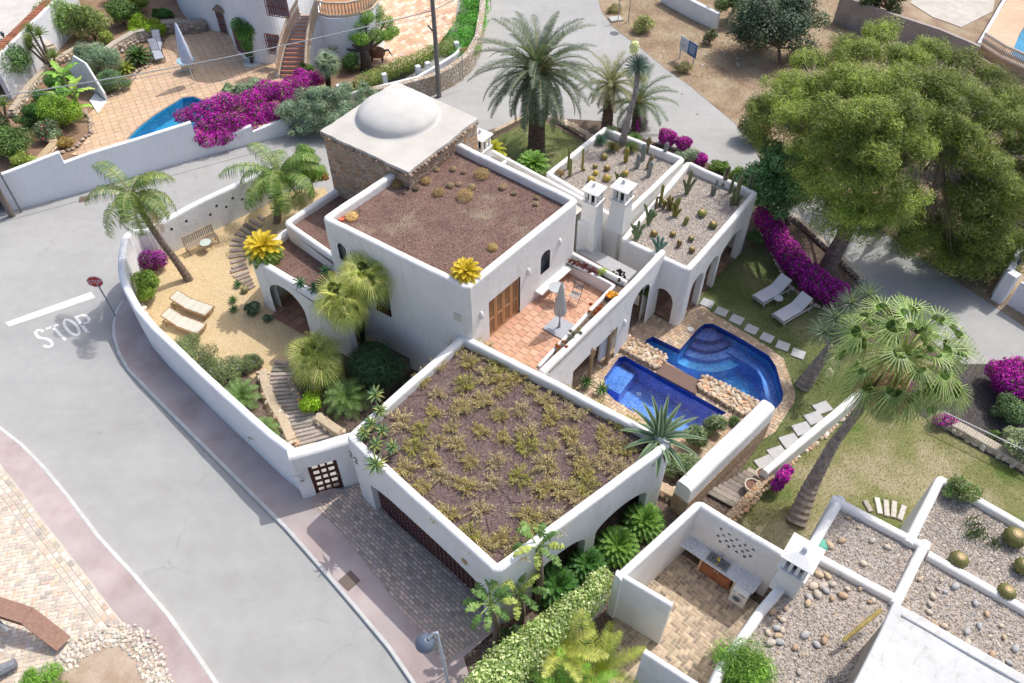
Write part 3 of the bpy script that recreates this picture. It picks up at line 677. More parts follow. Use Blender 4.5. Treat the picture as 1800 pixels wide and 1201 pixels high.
# flush lamp box over the garage door
p = RP((816,977), GL, GB); mb = MB(); box(mb, V(p[0], p[1], 2.75), (.2,.1,.2), ga, (.45,.32,.16), bev=.01); part(villa, 'wall_lamp', mb, m_gen)
# house number in dark wrought iron
def digit2(mb, o, u, s):
    L = [(.05,.78),(.2,.95),(.5,1),(.8,.9),(.9,.7),(.8,.5),(.45,.28),(.05,0),(.95,0)]; tube(mb, [o+u*x*s*.6+V(0,0,y*s) for x, y in L], .014, 5, (.03,.03,.035))
mb = MB()
for q in ((615,800),(624,811)): p = RP(q, GL, GB); digit2(mb, V(p[0], p[1], p[2])-gn*.015, gu, .3)
part(villa, 'house_number', mb, m_gen)
# terrace
zt_ = 3.0
TF = [(868,612),(861,591),(1002,470),(1088,520),(1075,540),(951,648)]
tp = [tuple(W(x, y, zt_)) for x, y in ((836,600),(861,590),(990,478),(1000,462),(1100,515),(950,665))]
mb = MB(); sheet(mb, tp); part(villa, 'terrace_slab', mb, simple('tile_grout', (.46,.33,.24), .9))
mb = MB(); pave(mb, tp, zt_+.004, axB, .33, .33, .018, [(.60,.34,.22), (.63,.37,.25), (.65,.39,.27), (.58,.33,.21)], .012, 'bond', edge=False, js=.04); part(villa, 'terrace_tile', mb, m_tile)
# planters of the terrace
Q0, Q1, Q2 = W(992,457,3.62), W(1075,501,3.62), W(944,641,3.62)
mb = MB(); wall(mb, [Q0, Q1, Q2], .14, 2.95, side=1, rad=.05, fil=.05); part(villa, 'planter_wall', mb, m_white)
O0, O1, O2 = W(1006,441,3.75), W(1104,492,3.75), W(1112,497,3.75)
mb = MB(); wall(mb, [O0, O1], .2, -.03, side=-1, rad=.08); part(villa, 'planter_wall', mb, m_white)
T0, T1, T2 = W(966,646,3.74), W(1119,496,3.74), W(1164,449,3.7)
T0 = T0 + (T0-T1)*.05
mb = MB(); wall(mb, [T0, T1, T1+(T2-T1)*.5, T2+(T2-T1)*.15], .28, -.03, side=1, fil=.1)
tA, tB = T0, T1
o1 = RP((1078,632), tA, tB); o0 = RP((1004,690), tA, tB); ot = RP((1080,582), tA, tB)
n0 = RP((1108,560), tA, tB); n1 = RP((1137,545), tA, tB)
me = boolcut(mb.mesh('wall'), [opening(o0, o1, -.2, max(2.0, ot[2]), .9), opening(n0, n1, .0, 2.9, .9, .6)])
part(villa, 'terrace_wall', me, m_white)
psoil = [tuple(W(x, y, 3.5)) for x, y in ((990,462),(1006,440),(1104,492),(1120,502),(966,656),(942,646),(1076,504))]
mb = MB(); sheet(mb, psoil); part(villa, 'planter_soil', mb, m_mulch)
# French doors with louvred shutters
def louvre(par, a_, b_, z0, z1, inset, n=4, col=(.50,.27,.13), nm='terrace_door'):
    u = unit((b_-a_)*V(1, 1, 0)); nr = V(-u[1], u[0], 0); L = np.linalg.norm((b_-a_)[:2]); an = math.atan2(u[1], u[0])
    for k in range(n):
        mb = MB(); w = L/n; o = V(a_[0], a_[1], 0)+u*(w*(k+.5))+nr*inset
        for s_ in (-1, 1): box(mb, o+u*s_*(w/2-.045)+V(0,0,(z0+z1)/2), (.075,.05,z1-z0), an, col)
        for zz in (z0+.08, (z0*.55+z1*.45), z1-.06): box(mb, o+V(0,0,zz), (w-.1,.05,.11), an, tuple(q*.95 for q in col))
        m_ = int((z1-z0)/.06)
        for i in range(m_): box(mb, o+V(0,0,z0+.06*i+.03), (w-.15,.02,.045), an, tuple(q*.62 for q in col))
        part(par, nm, mb, m_gen)
louvre(villa, d0, d1, 3.0, 5.0, .1)
mb = MB(); box(mb, V((w0[0]+w1[0])/2, (w0[1]+w1[1])/2, (w0[2]+wt[2])/2)+V(-math.sin(axB), math.cos(axB), 0)*.2, (.7,.02,1.2), axB); win = part(villa, 'window', mb, m_glass)
mb = MB(); c_ = V((w0[0]+w1[0])/2, (w0[1]+w1[1])/2, w0[2])+V(-math.sin(axB), math.cos(axB), 0)*.1; ub = V(math.cos(axB), math.sin(axB), 0)
for s_ in (-1, 1): tube(mb, [c_+ub*s_*.1+V(0,0,t*(wt[2]-w0[2]))+ub*.07*math.sin(t*6.3)*s_ for t in np.linspace(0, 1, 12)], .012, 5, (.03,.03,.03))
part(win, 'wrought_iron_grille', mb, m_gen)
na = V(-math.sin(axA), math.cos(axA), 0); c_ = (l0+l1)/2
mb = MB(); box(mb, V(c_[0], c_[1], (l1[2]+lt[2]+.25)/2)+na*.2, (np.linalg.norm(l1-l0), .03, lt[2]+.25-l1[2]), axA); win = part(villa, 'window', mb, m_glass)
mb = MB(); box(mb, V(c_[0], c_[1], l1[2]+.02)+na*.08, (np.linalg.norm((l1-l0)[:2]), .3, .05), axA, (.12,.05,.03))
for s_ in (-1, 0, 1): box(mb, V(c_[0], c_[1], (l1[2]+lt[2]+.25)/2)+na*.17+V(math.cos(axA), math.sin(axA), 0)*s_*np.linalg.norm((l1-l0)[:2])*.46, (.07,.05,lt[2]+.2-l1[2]), axA, (.12,.05,.03))
part(win, 'window_frame', mb, m_gen)
p = RP((805,557), ML, MF); mb = MB(); box(mb, p-na*.03, (.3,.08,.36), axA, (.62,.6,.52), bev=.01); box(mb, p-na*.075+V(.02,0,-.06), (.12,.01,.1), axA, (.05,.05,.05)); part(villa, 'meter_box', mb, m_gen)
# hooded spouts on the sunny walls
nb = V(math.sin(axB), -math.cos(axB), 0)
for q, A_, B_ in (((983,424), MF, MR), ((928,476), MF, MR), ((845,552), MF, MR), ((1097,566), tA, tB)):
    p = RP(q, A_, B_); mb = MB()
    lathe(mb, [(.001,.14),(.05,.12),(.08,.05),(.09,-.05),(.07,-.2),(.001,-.24)], p+nb*.03, 10)
    part(villa, 'spout', mb, m_white, smooth=True)
# built-in bench and white shelf on the terrace wall
b0, b1 = RP((941,519), MF, MR), RP((1000,478), MF, MR)
bs_ = [(b0[0], b0[1]), (b1[0], b1[1]), (b1[0]+nb[0]*.34, b1[1]+nb[1]*.34), (b0[0]+nb[0]*.34, b0[1]+nb[1]*.34)]
mb = MB(); prism(mb, bs_, 3.40, 3.47); part(villa, 'wall_bench', mb, m_white)
# services court between terrace and wing
mb = MB(); sl_ = [W(x, y, 2.7) for x, y in ((1014,441),(1033,431),(1120,477),(1103,494))]; prism(mb, [(p[0], p[1]) for p in sl_], 2.55, 2.7); part(villa, 'court_roof', mb, m_conc)
# links between main block and chimney
mb = MB(); wall(mb, [W(1017,392,4.2), W(1042,392,4.2)], .25, 0, rad=.1); part(villa, 'wall', mb, m_white)
# back ledge
mb = MB(); B0, B1 = W(868,262,3.9), W(1036,352,3.9); wall(mb, [B0, B1], .22, -.03, side=-1, rad=.1); part(villa, 'wall', mb, m_white)
nB = unit(np.array([-(B1-B0)[1], (B1-B0)[0], 0]))
mb = MB(); sheet(mb, [tuple(q) for q in (setz([B0, B1], 3.6)+setz([B1-nB*3.2, B0-nB*3.2], 3.6))]); part(villa, 'ledge_roof', mb, m_slab)
mb = MB(); wall(mb, [W(893,276,3.85), W(893,276,3.85)-nB*1.6], .2, 3.5, rad=.09); part(villa, 'wall', mb, m_white)
# garden wing: pebble roofs with cacti
W1 = WS([(1206,278),(1063,221),(958,303),(1036,352),(1056,371),(1090,390)], 3.95)
mb = MB(); wall(mb, W1, .26, -.03, closed=True, side=1, rad=.11, fil=.1); part(villa, 'wing_wall', mb, m_white)
i1 = offset(W1, .2, True); mb = MB(); sheet(mb, setz(i1, 3.58)); part(villa, 'roof_gravel', mb, m_peb, label='pale pebbles of the farther cactus roof')
W2 = [W(1208,281,3.6), W(1089,420,3.25), W(1140,443,3.32), W(1212,477,3.45), W(1335,337,3.55)]
mb = MB(); wall(mb, W2, .28, -.03, closed=True, side=1, rad=.12, fil=.12)
A_, B_, C_ = W2[2], W2[3], W2[4]; A_ = B_ + (W2[1]-B_)
v0, v1 = RP((1143,545), A_, B_), RP((1176,566), A_, B_); vt = RP((1160,507), A_, B_)
cuts = [opening(v0, v1, -.2, vt[2]+.05, .9, .62)]
for p0, p1, pt in (((1206,548),(1226,527),(1222,502)), ((1231,520),(1252,497),(1250,473)), ((1259,480),(1296,442),(1290,415))):
    q0, q1, qt = RP(p0, B_, C_), RP(p1, B_, C_), RP(pt, B_, C_); cuts.append(opening(q0, q1, -.2, min(2.85, max(2.3, qt[2])), .9, .5))
part(villa, 'wing_wall', boolcut(mb.mesh('wall'), cuts), m_white)
i2 = offset(W2, .2, True); mb = MB(); sheet(mb, setz(i2, 3.18)); part(villa, 'roof_gravel', mb, m_peb, label='pale pebbles of the nearer cactus roof')
fl = [(p[0], p[1], .045) for p in offset(W2, .1, True)]
mb = MB(); sheet(mb, fl); part(villa, 'veranda_floor', mb, simple('veranda_joint', (.26,.18,.13), .9))
mb = MB(); pave(mb, fl, .047, axB, .4, .4, .03, [(.36,.2,.14), (.42,.25,.17), (.33,.19,.13)], .012, 'grid', edge=False); part(villa, 'floor_tile', mb, m_tile)
# covered patio under the terrace: floor, posts, curtain
fp = [tuple(W(x, y, .045)) for x, y in ((965,690),(1110,580),(1100,560),(1000,600),(930,650))]
mb = MB(); sheet(mb, fp); part(villa, 'patio_floor', mb, simple('patio_joint', (.26,.18,.13), .9))
mb = MB(); pave(mb, fp, .047, axB, .36, .36, .03, [(.40,.22,.15), (.45,.26,.18), (.36,.2,.14)], .012, 'grid', edge=False); part(villa, 'floor_tile', mb, m_tile)
for q in ((1034,676),(1066,640)):
    p = W(*q, 0); mb = MB(); tube(mb, [p, p+V(.02,.0,1.3), p+V(-.03,.03,2.3)], [.09,.08,.08], 8, (.36,.26,.16)); tube(mb, [p+V(.02,0,1.5), p+V(.16,.1,2.1)], [.05,.04], 6, (.4,.3,.19)); part(villa, 'trunk_post', mb, m_bark)
p = W(1058, 640, 0); mb = MB(); ub = V(math.cos(axB), math.sin(axB), 0)
L = [p + ub*(t-.35) + V(-.06*math.sin(t*40), .06*math.cos(t*38), 0) for t in np.linspace(0, .7, 40)]
v = [q+V(0,0,.5+.05*math.sin(i)) for i, q in enumerate(L)] + [q+V(0,0,2.2) for q in L]; n = len(L)
mb.add(v, [[i, i+1, n+i+1, n+i] for i in range(n-1)], (.55,.56,.6)); part(villa, 'curtain', mb, m_cloth)
# ---------------------------------------------------------------- boundary wall of the gravel garden and its gate
gwz = [2.45,2.45,2.4,2.35,2.6,2.7,2.6,2.45,2.4,2.4,2.4,2.42,2.45,2.5,2.55,2.65,2.75]
gpts = [W(x, y, z) for (x, y), z in zip(GW, gwz)]
garden_wall = thing('garden_wall', 'long curved white stucco wall around the golden gravel garden, with small square openings', 'wall', gpts[9])
mb = MB(); wall(mb, gpts, .32, -.03, side=1, rad=.14, fil=.5)
cut = MB()
for k, (a_, b_) in enumerate(zip(gpts[:2], gpts[1:3])):
    L = np.linalg.norm((b_-a_)[:2]); u = (b_-a_)[:2]/L; n = int(L/.75)
    for i in range(1, n):
        for r_ in (0, 1):
            if rnd.random() < .1: continue
            c_ = a_[:2]+u*(i+.5*r_)*L/n; box(cut, (c_[0], c_[1], 1.85-.3*r_), (.13, 1.0, .13), math.atan2(u[1], u[0])+.0)
for k in range(6, 9):
    a_, b_ = gpts[k], gpts[k+1]; c_ = (a_+b_)/2; u = unit((b_-a_)*V(1,1,0))
    box(cut, (c_[0], c_[1], 1.8), (.13, 1.0, .13), math.atan2(u[1], u[0])); box(cut, (c_[0]+u[0]*.4, c_[1]+u[1]*.4, 1.5), (.13, 1.0, .13), math.atan2(u[1], u[0]))
part(garden_wall, 'wall', boolcut(mb.mesh('wall'), [cut]), m_white2)
# rubble footing of the wall inside the garden
GA, GB2 = W(507,807,2.75), W(609,779,2.75)
mb = MB(); wall(mb, [GA, GB2+(GB2-GA)*.1], .5, -.03, side=1, rad=.2, fil=0)
g0, g1 = RP((556,870), GA, GB2), RP((606,861), GA, GB2)
part(garden_wall, 'gate_wall', boolcut(mb.mesh('wall'), [opening(g0, g1, -.2, 1.95, 1.4)]), m_white)
gate = thing('garden_gate', 'dark timber gate of fifteen open squares in the white street wall', 'gate', (g0+g1)/2*V(1,1,0))
u = unit((g1-g0)*V(1,1,0)); nr = V(-u[1], u[0], 0); L = np.linalg.norm((g1-g0)[:2]); an = math.atan2(u[1], u[0]); o = V(g0[0], g0[1], 0)+nr*.12
mb = MB(); wc = L-.28
for s_, w_ in ((.07,.14),(L-.07,.14)): box(mb, o+u*s_+V(0,0,.99), (w_,.07,1.92), an, (.085,.03,.022))
for s_ in (.14+wc/3, .14+wc*2/3): box(mb, o+u*s_+V(0,0,.99), (.085,.06,1.9), an, (.09,.032,.024))
for i in range(6): box(mb, o+u*L/2+V(0,0,.08+i*.365), (L-.02,.065,.085), an, (.08,.028,.02))
part(gate, 'gate_frame', mb, m_gen)
mb = MB(); box(mb, o+u*(L-.1)-nr*.06+V(0,0,1.0), (.04,.05,.14), an, (.3,.27,.2)); part(gate, 'handle', mb, m_metal)
p = RP((530,842), GA, GB2); mb = MB(); box(mb, p-nr*.03, (.16,.08,.2), an, (.6,.6,.6), bev=.01); box(mb, p-nr*.075+V(.01,0,-.03), (.1,.01,.05), an, (.08,.07,.06)); part(garden_wall, 'doorbell', mb, m_gen)
mb = MB(); p = RP((523,834), GA, GB2)-nr*.02; tube(mb, [p+u*(t-.5)*.55+V(0,0,.22*(t-.5)**2*4-.1) for t in np.linspace(0,1,9)], .012, 5, (.55,.5,.42)); part(garden_wall, 'wall_bracket', mb, m_gen)
# sleepers set as steps
def sleeper(c, rz, L, w, label, group, h=.09, z=None, tilt=0, col=(.20,.16,.13)):
    mb = MB(); nseg = 4
    for i in range(nseg): pass
    mb = MB(); box(mb, (0,0,0), (L, w, h), 0, jit(col, .15), bev=.02)
    me_ = mb; o = single('timber_sleeper', mb, m_wood, label, 'sleeper', (c[0], c[1], c[2]), group, local=True); o.rotation_euler = (0, tilt, rz); return o
arc = [(455,380,463,386),(442,387,458,397),(431,395,447,405),(424,402,440,411),(416,411,435,417),(410,421,435,425),(406,430,432,431),(406,441,430,439),(405,452,428,448),(407,462,430,455),(409,471,430,463),(407,478,433,470),(412,486,436,477),(417,492,437,484),(424,498,441,490),(430,503,443,496),(437,508,446,502)]
for i, (x0_, y0_, x1_, y1_) in enumerate(arc):
    a_, b_ = W(x0_, y0_, zg+.03), W(x1_, y1_, zg+.03); d = b_-a_
    sleeper((a_+b_)/2, math.atan2(d[1], d[0]), np.linalg.norm(d)*1.15, .2, '%s timber sleeper of the fan-shaped garden path, counted from the back wall' % ORD[i], 'sleepers of the curved garden path', col=(.38,.31,.26))
Lp = [(484,634),(478,650),(472,668),(470,690),(476,712),(484,738),(492,765),(505,792)]; Rp = [(512,636),(518,650),(524,668),(530,688),(540,708),(553,726),(572,744),(598,764)]
Lw = densify(WS(Lp, zg+.03), .02); Rw = densify(WS(Rp, zg+.03), .02); ns_ = 22
for i in range(ns_):
    t = (i+.5)/ns_; a_ = Lw[int(t*(len(Lw)-1))]; b_ = Rw[int(t*(len(Rw)-1))]; d = b_-a_
    sleeper((a_+b_)/2+V(0,0,.0), math.atan2(d[1], d[0])+rnd.gauss(0,.02), np.linalg.norm(d), .165, '%s grey sleeper of the stepped path, counted from the gravel towards the gate' % ORD[i], 'sleepers of the path behind the gate', col=(.40,.35,.31))
def stones(mb, L, w, z0, h, size, cols, rows=1):
    """low dry-stone edging built stone by stone"""
    pts = densify(L, size*.9)
    ms = miter([q[:2] for q in pts], False)
    for lay in range(max(1, int(h/(size*.6)))):
        for p, mm in zip(pts, ms):
            for r_ in range(rows):
                o_ = (r_-(rows-1)/2)*w/max(1, rows); s_ = size*rnd.uniform(.75, 1.2)
                c_ = V(p[0]+mm[0]*o_+rnd.gauss(0,.03), p[1]+mm[1]*o_+rnd.gauss(0,.03), z0+size*.3+lay*size*.55)
                rockv(mb, c_, (s_*.55, min(w/rows, size)*.6, size*.38), jit(rnd.choice(cols), .12))
ICO = None
def rockv(mb, c, r, col, rz=None):
    global ICO
    if ICO is None:
        t = (1+5**.5)/2; v = np.array([(-1,t,0),(1,t,0),(-1,-t,0),(1,-t,0),(0,-1,t),(0,1,t),(0,-1,-t),(0,1,-t),(t,0,-1),(t,0,1),(-t,0,-1),(-t,0,1)])/math.sqrt(1+t*t)
        f = np.array([(0,11,5),(0,5,1),(0,1,7),(0,7,10),(0,10,11),(1,5,9),(5,11,4),(11,10,2),(10,7,6),(7,1,8),(3,9,4),(3,4,2),(3,2,6),(3,6,8),(3,8,9),(4,9,5),(2,4,11),(6,2,10),(8,6,7),(9,8,1)]); ICO = (v, f)
    v, f = ICO; v = v*(1+rng.normal(0, .2, (12, 1))); an = rz if rz is not None else rng.uniform(0, 6.28); ca, sa = math.cos(an), math.sin(an)
    v = v*np.array(r); v = np.stack([v[:,0]*ca-v[:,1]*sa, v[:,0]*sa+v[:,1]*ca, v[:,2]], 1); mb.add(v+np.asarray(c), f, col)
honey = [(.62,.50,.36), (.70,.60,.47), (.58,.45,.33), (.74,.66,.55), (.64,.44,.29)]
pale = [(.60,.54,.45), (.68,.62,.54), (.52,.45,.37), (.64,.50,.36)]
def edging(name, pts, z, w, h, size, cols, label, rows=1, core=None):
    L = WS(pts, z); mb = MB()
    if core: wall(mb, setz(L, z+h*.9), w*.85, z-.1, rad=.05, fil=.1, col=core)
    stones(mb, offset(L, w*.4 if core else 0), w, z, h, size, cols, rows)
    return single(name, mb, m_rock, label, 'stone wall', L[0])
edging('stone_edging', [(306,436),(345,417),(390,392),(430,373),(466,352)], zg, .25, .22, .26, honey, 'low dry-stone edging along the foot of the back garden wall')
edging('stone_edging', [(240,508),(250,535),(262,562),(272,578)], zg, .25, .3, .24, honey, 'honey-coloured stone edging under the green shrub beside the curved white wall')
edging('stone_wall', [(456,662),(462,690),(476,722),(492,750),(508,785)], zg, .42, .35, .26, honey, 'honey rubble wall along the left side of the stepped sleeper path', 2, (.56,.45,.32))
edging('stone_wall', [(606,762),(584,748),(566,735)], zg, .42, .4, .26, honey, 'thick rubble stone wall on the right of the sleeper path beside the garage roof', 2, (.56,.45,.32))
edging('stone_wall', [(533,705),(524,688),(516,672)], zg, .3, .3, .24, honey, 'short rubble edging below the low fan palm', 1, (.35,.3,.24))
# ---------------------------------------------------------------- pool terrace
deck = WS([(1098,585),(1143,550),(1190,573),(1215,545),(1236,538),(1252,550),(1350,610),(1377,631),(1398,691),(1396,708),(1362,760),(1346,770),(1220,830),(1165,800),(1000,700),(960,690),(1090,600)], .02)
mb = MB(); sheet(mb, deck, [at(h, .02) for h in HP]); struct('pool_deck', mb, m_rub2 and M_noise('deck_joint', (.40,.30,.2), (.5,.38,.26), 3, fine=40))
dc_ = [(.56,.41,.27), (.62,.47,.32), (.50,.37,.26), (.66,.52,.37), (.45,.35,.27), (.58,.40,.26)]
HPo = [offset(h, .0, True) for h in HP]
mb = MB(); pave(mb, deck, .022, axB, .24, .15, .022, dc_, .014, 'herring', holes=[[tuple(q[:2]) for q in h] for h in HP], js=.1, edge=False); struct('pool_deck', mb, m_tile, label='sandy herringbone brick paving around the two pools')
pool = thing('swimming_pool', 'deep blue mosaic pool with curved corner steps and a lower pool beside it', 'swimming pool', W(1270, 660, 0))
def basin(P_, depth, mat, zt=.035, zw=-.10, nm='basin'):
    L = [tuple(p[:2]) for p in P_]
    if area2(L) < 0: L = L[::-1]
    k = len(L); mb = MB(); v = [(p[0], p[1], zt) for p in L]+[(p[0], p[1], -.28) for p in L]+[(p[0], p[1], -depth) for p in L]
    mb.add(v, [[(i+1) % k, i, k+i, k+(i+1) % k] for i in range(k)], m=1); mb.add(v, [[k+(i+1) % k, k+i, 2*k+i, 2*k+(i+1) % k] for i in range(k)], m=0)
    sheet(mb, [(p[0], p[1], -depth) for p in L]); b_ = part(pool, nm, mb, [mat, m_navy])
    mb = MB(); sheet(mb, [(p[0], p[1], zw) for p in L]); w_ = part(pool, 'water', mb, m_water); return L
L1 = basin(PU, 1.5, m_mos1); L2_ = basin(PL, 1.1, m_mos2)
# navy ledge and quarter-round steps of the upper pool
c0 = W(1243, 566, 0)[:2]; ex = unit(W(1352,626,0)[:2]-c0); ey = unit(W(1195,615,0)[:2]-c0)
for k, (r_, z_) in enumerate(((.9,-.3),(1.3,-.5),(1.7,-.7),(2.2,-.9))):
    a0 = math.atan2(ex[1], ex[0]); a1 = math.atan2(ey[1], ey[0])
    if a1 > a0: a1 -= 2*math.pi
    arcp = [c0] + [c0+np.array([math.cos(t), math.sin(t)])*r_ for t in np.linspace(a0-.0, a1+.0, 16)]
    mb = MB(); prism(mb, [c0-ex*0+q*0 if i == 0 else q for i, q in enumerate(arcp)], -1.5, z_, m=0); part(pool, 'step', mb, [m_navy, m_navy, m_mos2, m_mos1][k])
led = [np.array(PU[7][:2])*.45+np.array(PU[8][:2])*.55, PU[8][:2], PU[9][:2], PU[10][:2], PU[11][:2], PU[12][:2]]
led = [np.array(q) for q in led]; lo_ = offset(led, -.5); mb = MB(); prism(mb, led+lo_[::-1], -1.5, -.62); part(pool, 'bench_step', mb, m_mos2)
q = [PL[0][:2], PL[1][:2], PL[1][:2]+(PL[3][:2]-PL[2][:2])*.18, PL[0][:2]+(PL[3][:2]-PL[2][:2])*.17]; mb = MB(); prism(mb, q, -1.1, -.45); part(pool, 'step', mb, m_mos2)
for q_, z_ in (((1123,693),-1.08), ((1180,660),-1.08)):
    p = W(*q_, -1.1); mb = MB(); lathe(mb, [(.001,.02),(.1,.02),(.12,0)], (p[0], p[1], -1.09), 14, (.8,.85,.9)); part(pool, 'drain', mb, m_gen)
# dividing rubble wall and rusty bridge slab
def rubblewall(pts, z1, label, loc):
    L = WS(pts, 0); mb = MB(); prism(mb, [p[:2] for p in L], -1.2, z1-.06, (.50,.38,.26))
    P2 = [p[:2] for p in L]; A = np.array(P2); lo, hi = A.min(0), A.max(0); x = lo[0]
    while x < hi[0]:
        y = lo[1]
        while y < hi[1]:
            q = (x+rnd.gauss(0,.04), y+rnd.gauss(0,.04))
            if inside(q, P2): rockv(mb, (q[0], q[1], z1-.06+rnd.uniform(-.02,.05)), (rnd.uniform(.09,.17), rnd.uniform(.06,.11), .06), jit(rnd.choice([(.66,.54,.40), (.72,.62,.49), (.58,.45,.32), (.68,.50,.33), (.62,.38,.24)]), .1))
            y += .16
        x += .2
    k = len(P2)
    for i in range(k):
        a_, b_ = P2[i], P2[(i+1) % k]; n = int(np.linalg.norm(b_-a_)/.2)
        for j in range(n):
            q = a_+(b_-a_)*(j+.5)/n
            for z_ in np.arange(-.05, z1-.02, .13): rockv(mb, (q[0], q[1], z_), (.12,.1,.07), jit(rnd.choice([(.62,.50,.37), (.54,.42,.3), (.60,.42,.28)]), .12))
    return single('rubble_wall', mb, m_rock, label, 'stone wall', loc)
rubblewall([(1103,594),(1171,631),(1154,651),(1090,616)], .24, 'rough stone divider between the two pools, at the villa end', W(1128,620,0))
rubblewall([(1237,665),(1332,712),(1306,734),(1226,685)], .24, 'longer rough stone divider between the two pools, at the white wall end', W(1275,700,0))
mb = MB(); prism(mb, [p[:2] for p in WS([(1168,637),(1235,671),(1223,693),(1152,655)], .12)], .03, .12, bev if False else (.16,.09,.07)); single('bridge_slab', mb, m_rust, 'flat rusty brown slab bridging the gap between the two stone dividers', 'bridge', W(1195,665,.03))
# white wall with stone flank, beside the pool
A_, B_ = W(1216,862,1.95), W(1364,716,1.95)
pw = thing('pool_wall', 'thick white rounded wall faced with rubble below, running from the pool to the sleeper path', 'wall', (A_+B_)/2*V(1,1,0))
mb = MB(); wall(mb, [A_, B_], .62, 1.05, side=1, rad=.2, fil=0); part(pw, 'wall', mb, m_white, smooth=False)
A2, B2_ = offset([A_, B_], -.02); mb = MB(); wall(mb, setz([A2, B2_], 1.06), .66, -.03, side=1, rad=.02, fil=0, wob=.004); part(pw, 'stone_facing', mb, M_stone('warm_facing', [(.52,.36,.23),(.64,.48,.33),(.58,.44,.32),(.62,.38,.22),(.70,.58,.44)], 8, (.30,.22,.15), .07))
edging('stone_wall', [(1150,868),(1175,880),(1206,893)], 0, .5, .4, .24, honey, 'short thick rubble wall between the garage corner and the kitchen wall', 3, (.5,.38,.26))
# low white wall beyond the sleeper deck
A_, B_ = W(1352,832,.95), W(1520,690,.95)
lw = thing('low_wall', 'low white wall on a stone footing between the stepping stones and the dry lawn', 'wall', (A_+B_)/2*V(1,1,0))
mb = MB(); wall(mb, [A_, B_], .3, .1, side=1, rad=.12, fil=0); part(lw, 'wall', mb, m_white)
mb = MB(); stones(mb, setz(offset([W(1360,842,0), W(1520,705,0)], 0), 0), .2, -.02, .16, .24, honey); part(lw, 'stone_footing', mb, m_rock)
A_, B_ = W(1285,915,.55), W(1358,838,.55); mb = MB(); wall(mb, [A_, B_], .3, -.03, rad=.04, col=(.5,.36,.23)); stones(mb, setz([A_, B_], 0), .34, .42, .12, .2, honey, 2)
single('stone_wall', mb, m_rub2, 'low honey stone wall holding the sleeper deck beside the two clay pots', 'stone wall', A_*V(1,1,0))
# sleeper deck near the pots
a0, a1, a2_, a3 = W(1318,822,.12), W(1340,834,.12), W(1290,893,.12), W(1240,866,.12)
for i in range(9):
    t = (i+.5)/9; p = a0+(a3-a0)*t; q = a1+(a2_-a1)*t; d = q-p; sleeper((p+q)/2, math.atan2(d[1], d[0]), np.linalg.norm(d), .225, '%s silvery sleeper of the small deck, counted from the stepping stones' % ORD[i], 'sleepers of the small deck by the pots', h=.06, col=(.36,.31,.27))
# stepping stones
st1 = [(1243,533),(1268,548),(1295,562),(1321,579),(1348,594),(1376,608),(1403,622)]; st2 = [(1446,717),(1431,735),(1410,754),(1388,775),(1366,796),(1345,814)]
for L, lab, g_, sz in ((st1, '%s square grey stepping stone along the pool edge, counted from the veranda', 'stepping stones between pool and lawn loungers', (.56,.52)), (st2, '%s pale stepping stone beside the low white wall, counted from the far end', 'stepping stones beside the low white wall', (.70,.52))):
    proto = None
    for i, q in enumerate(L):
        p = W(*q, .05)
        if proto is None:
            mb = MB(); box(mb, (0,0,0), (*sz, .06), 0, (.50,.50,.50), bev=.015); proto = single('stepping_stone', mb, M_attr('slab_stone', .85, .15, 0, .2, 7, .3, 40), lab % ORD[0], 'stepping stone', p, g_, local=True); proto.rotation_euler[2] = axA+.06 if L is st1 else axB-.5
        else: 
            o = dup(proto, p, (axA+.06 if L is st1 else axB-.5)+rnd.gauss(0,.04), rnd.uniform(.95,1.05), lab % ORD[i])
mb = MB(); p = W(1214, 579, .05)
lathe(mb, [(.001,.03),(.14,.03),(.16,0)], p, 16, (.75,.75,.72)); single('skimmer_lid', mb, m_gen, 'small round white skimmer lid in the paving beside the pool', 'skimmer lid', p)
# ---------------------------------------------------------------- neighbour at the lower right
nb2 = thing('neighbour_house', 'white neighbouring house with pebble roofs and an open outdoor kitchen, at the lower right', 'house', W(1450, 1080, 0))
ky = WS([(1176,960),(1345,1070),(1318,1110),(1290,1150),(1260,1201),(1200,1290),(1060,1290),(1080,1060)], .03)
mb = MB(); sheet(mb, ky); part(nb2, 'yard_floor', mb, M_noise('yard_joint', (.55,.45,.33), (.66,.56,.43), 3, fine=40))
K0, K1_, K2_ = W(1081,1009,2.85), W(1227,876,2.85), W(1384,969,2.85)
kang = math.atan2((K2_-K1_)[1], (K2_-K1_)[0])
yc = [(.38,.29,.2), (.50,.39,.27), (.58,.46,.32), (.32,.26,.2), (.44,.34,.24), (.62,.50,.35)]
mb = MB(); pave(mb, ky, .031, kang-.1, 0, .13, .03, yc, .014, 'herring', js=.12, edge=False); part(nb2, 'yard_paver', mb, m_tile)
mb = MB(); wall(mb, [K0, K1_, K2_], .27, -.03, side=-1, rad=.12, fil=.15)
kc = MB()
for q in ((705,300),(675,372),(735,368),(790,355),(695,430),(760,425),(815,420),(872,412),(785,485),(840,480),(905,475),(960,470),(870,540),(930,535),(985,528),(1045,520),(950,590),(1015,585)):
    p = RP((1150+q[0]/6, 880+q[1]/6), offset([K1_, K2_], -.27)[0], offset([K1_, K2_], -.27)[1]); box(kc, p, (.1, .34, .1), kang)
part(nb2, 'kitchen_wall', boolcut(mb.mesh('w'), [kc]), m_white)
mb = MB(); wall(mb, [K0, W(1180,1068,2.85)], .2, -.03, side=1, rad=.09, fil=0); part(nb2, 'screen_wall', mb, m_white)
mb = MB(); wall(mb, [W(1130,1149,2.85), W(1235,1218,2.85)], .2, -.03, side=1, rad=.09, fil=0); part(nb2, 'screen_wall', mb, m_white)
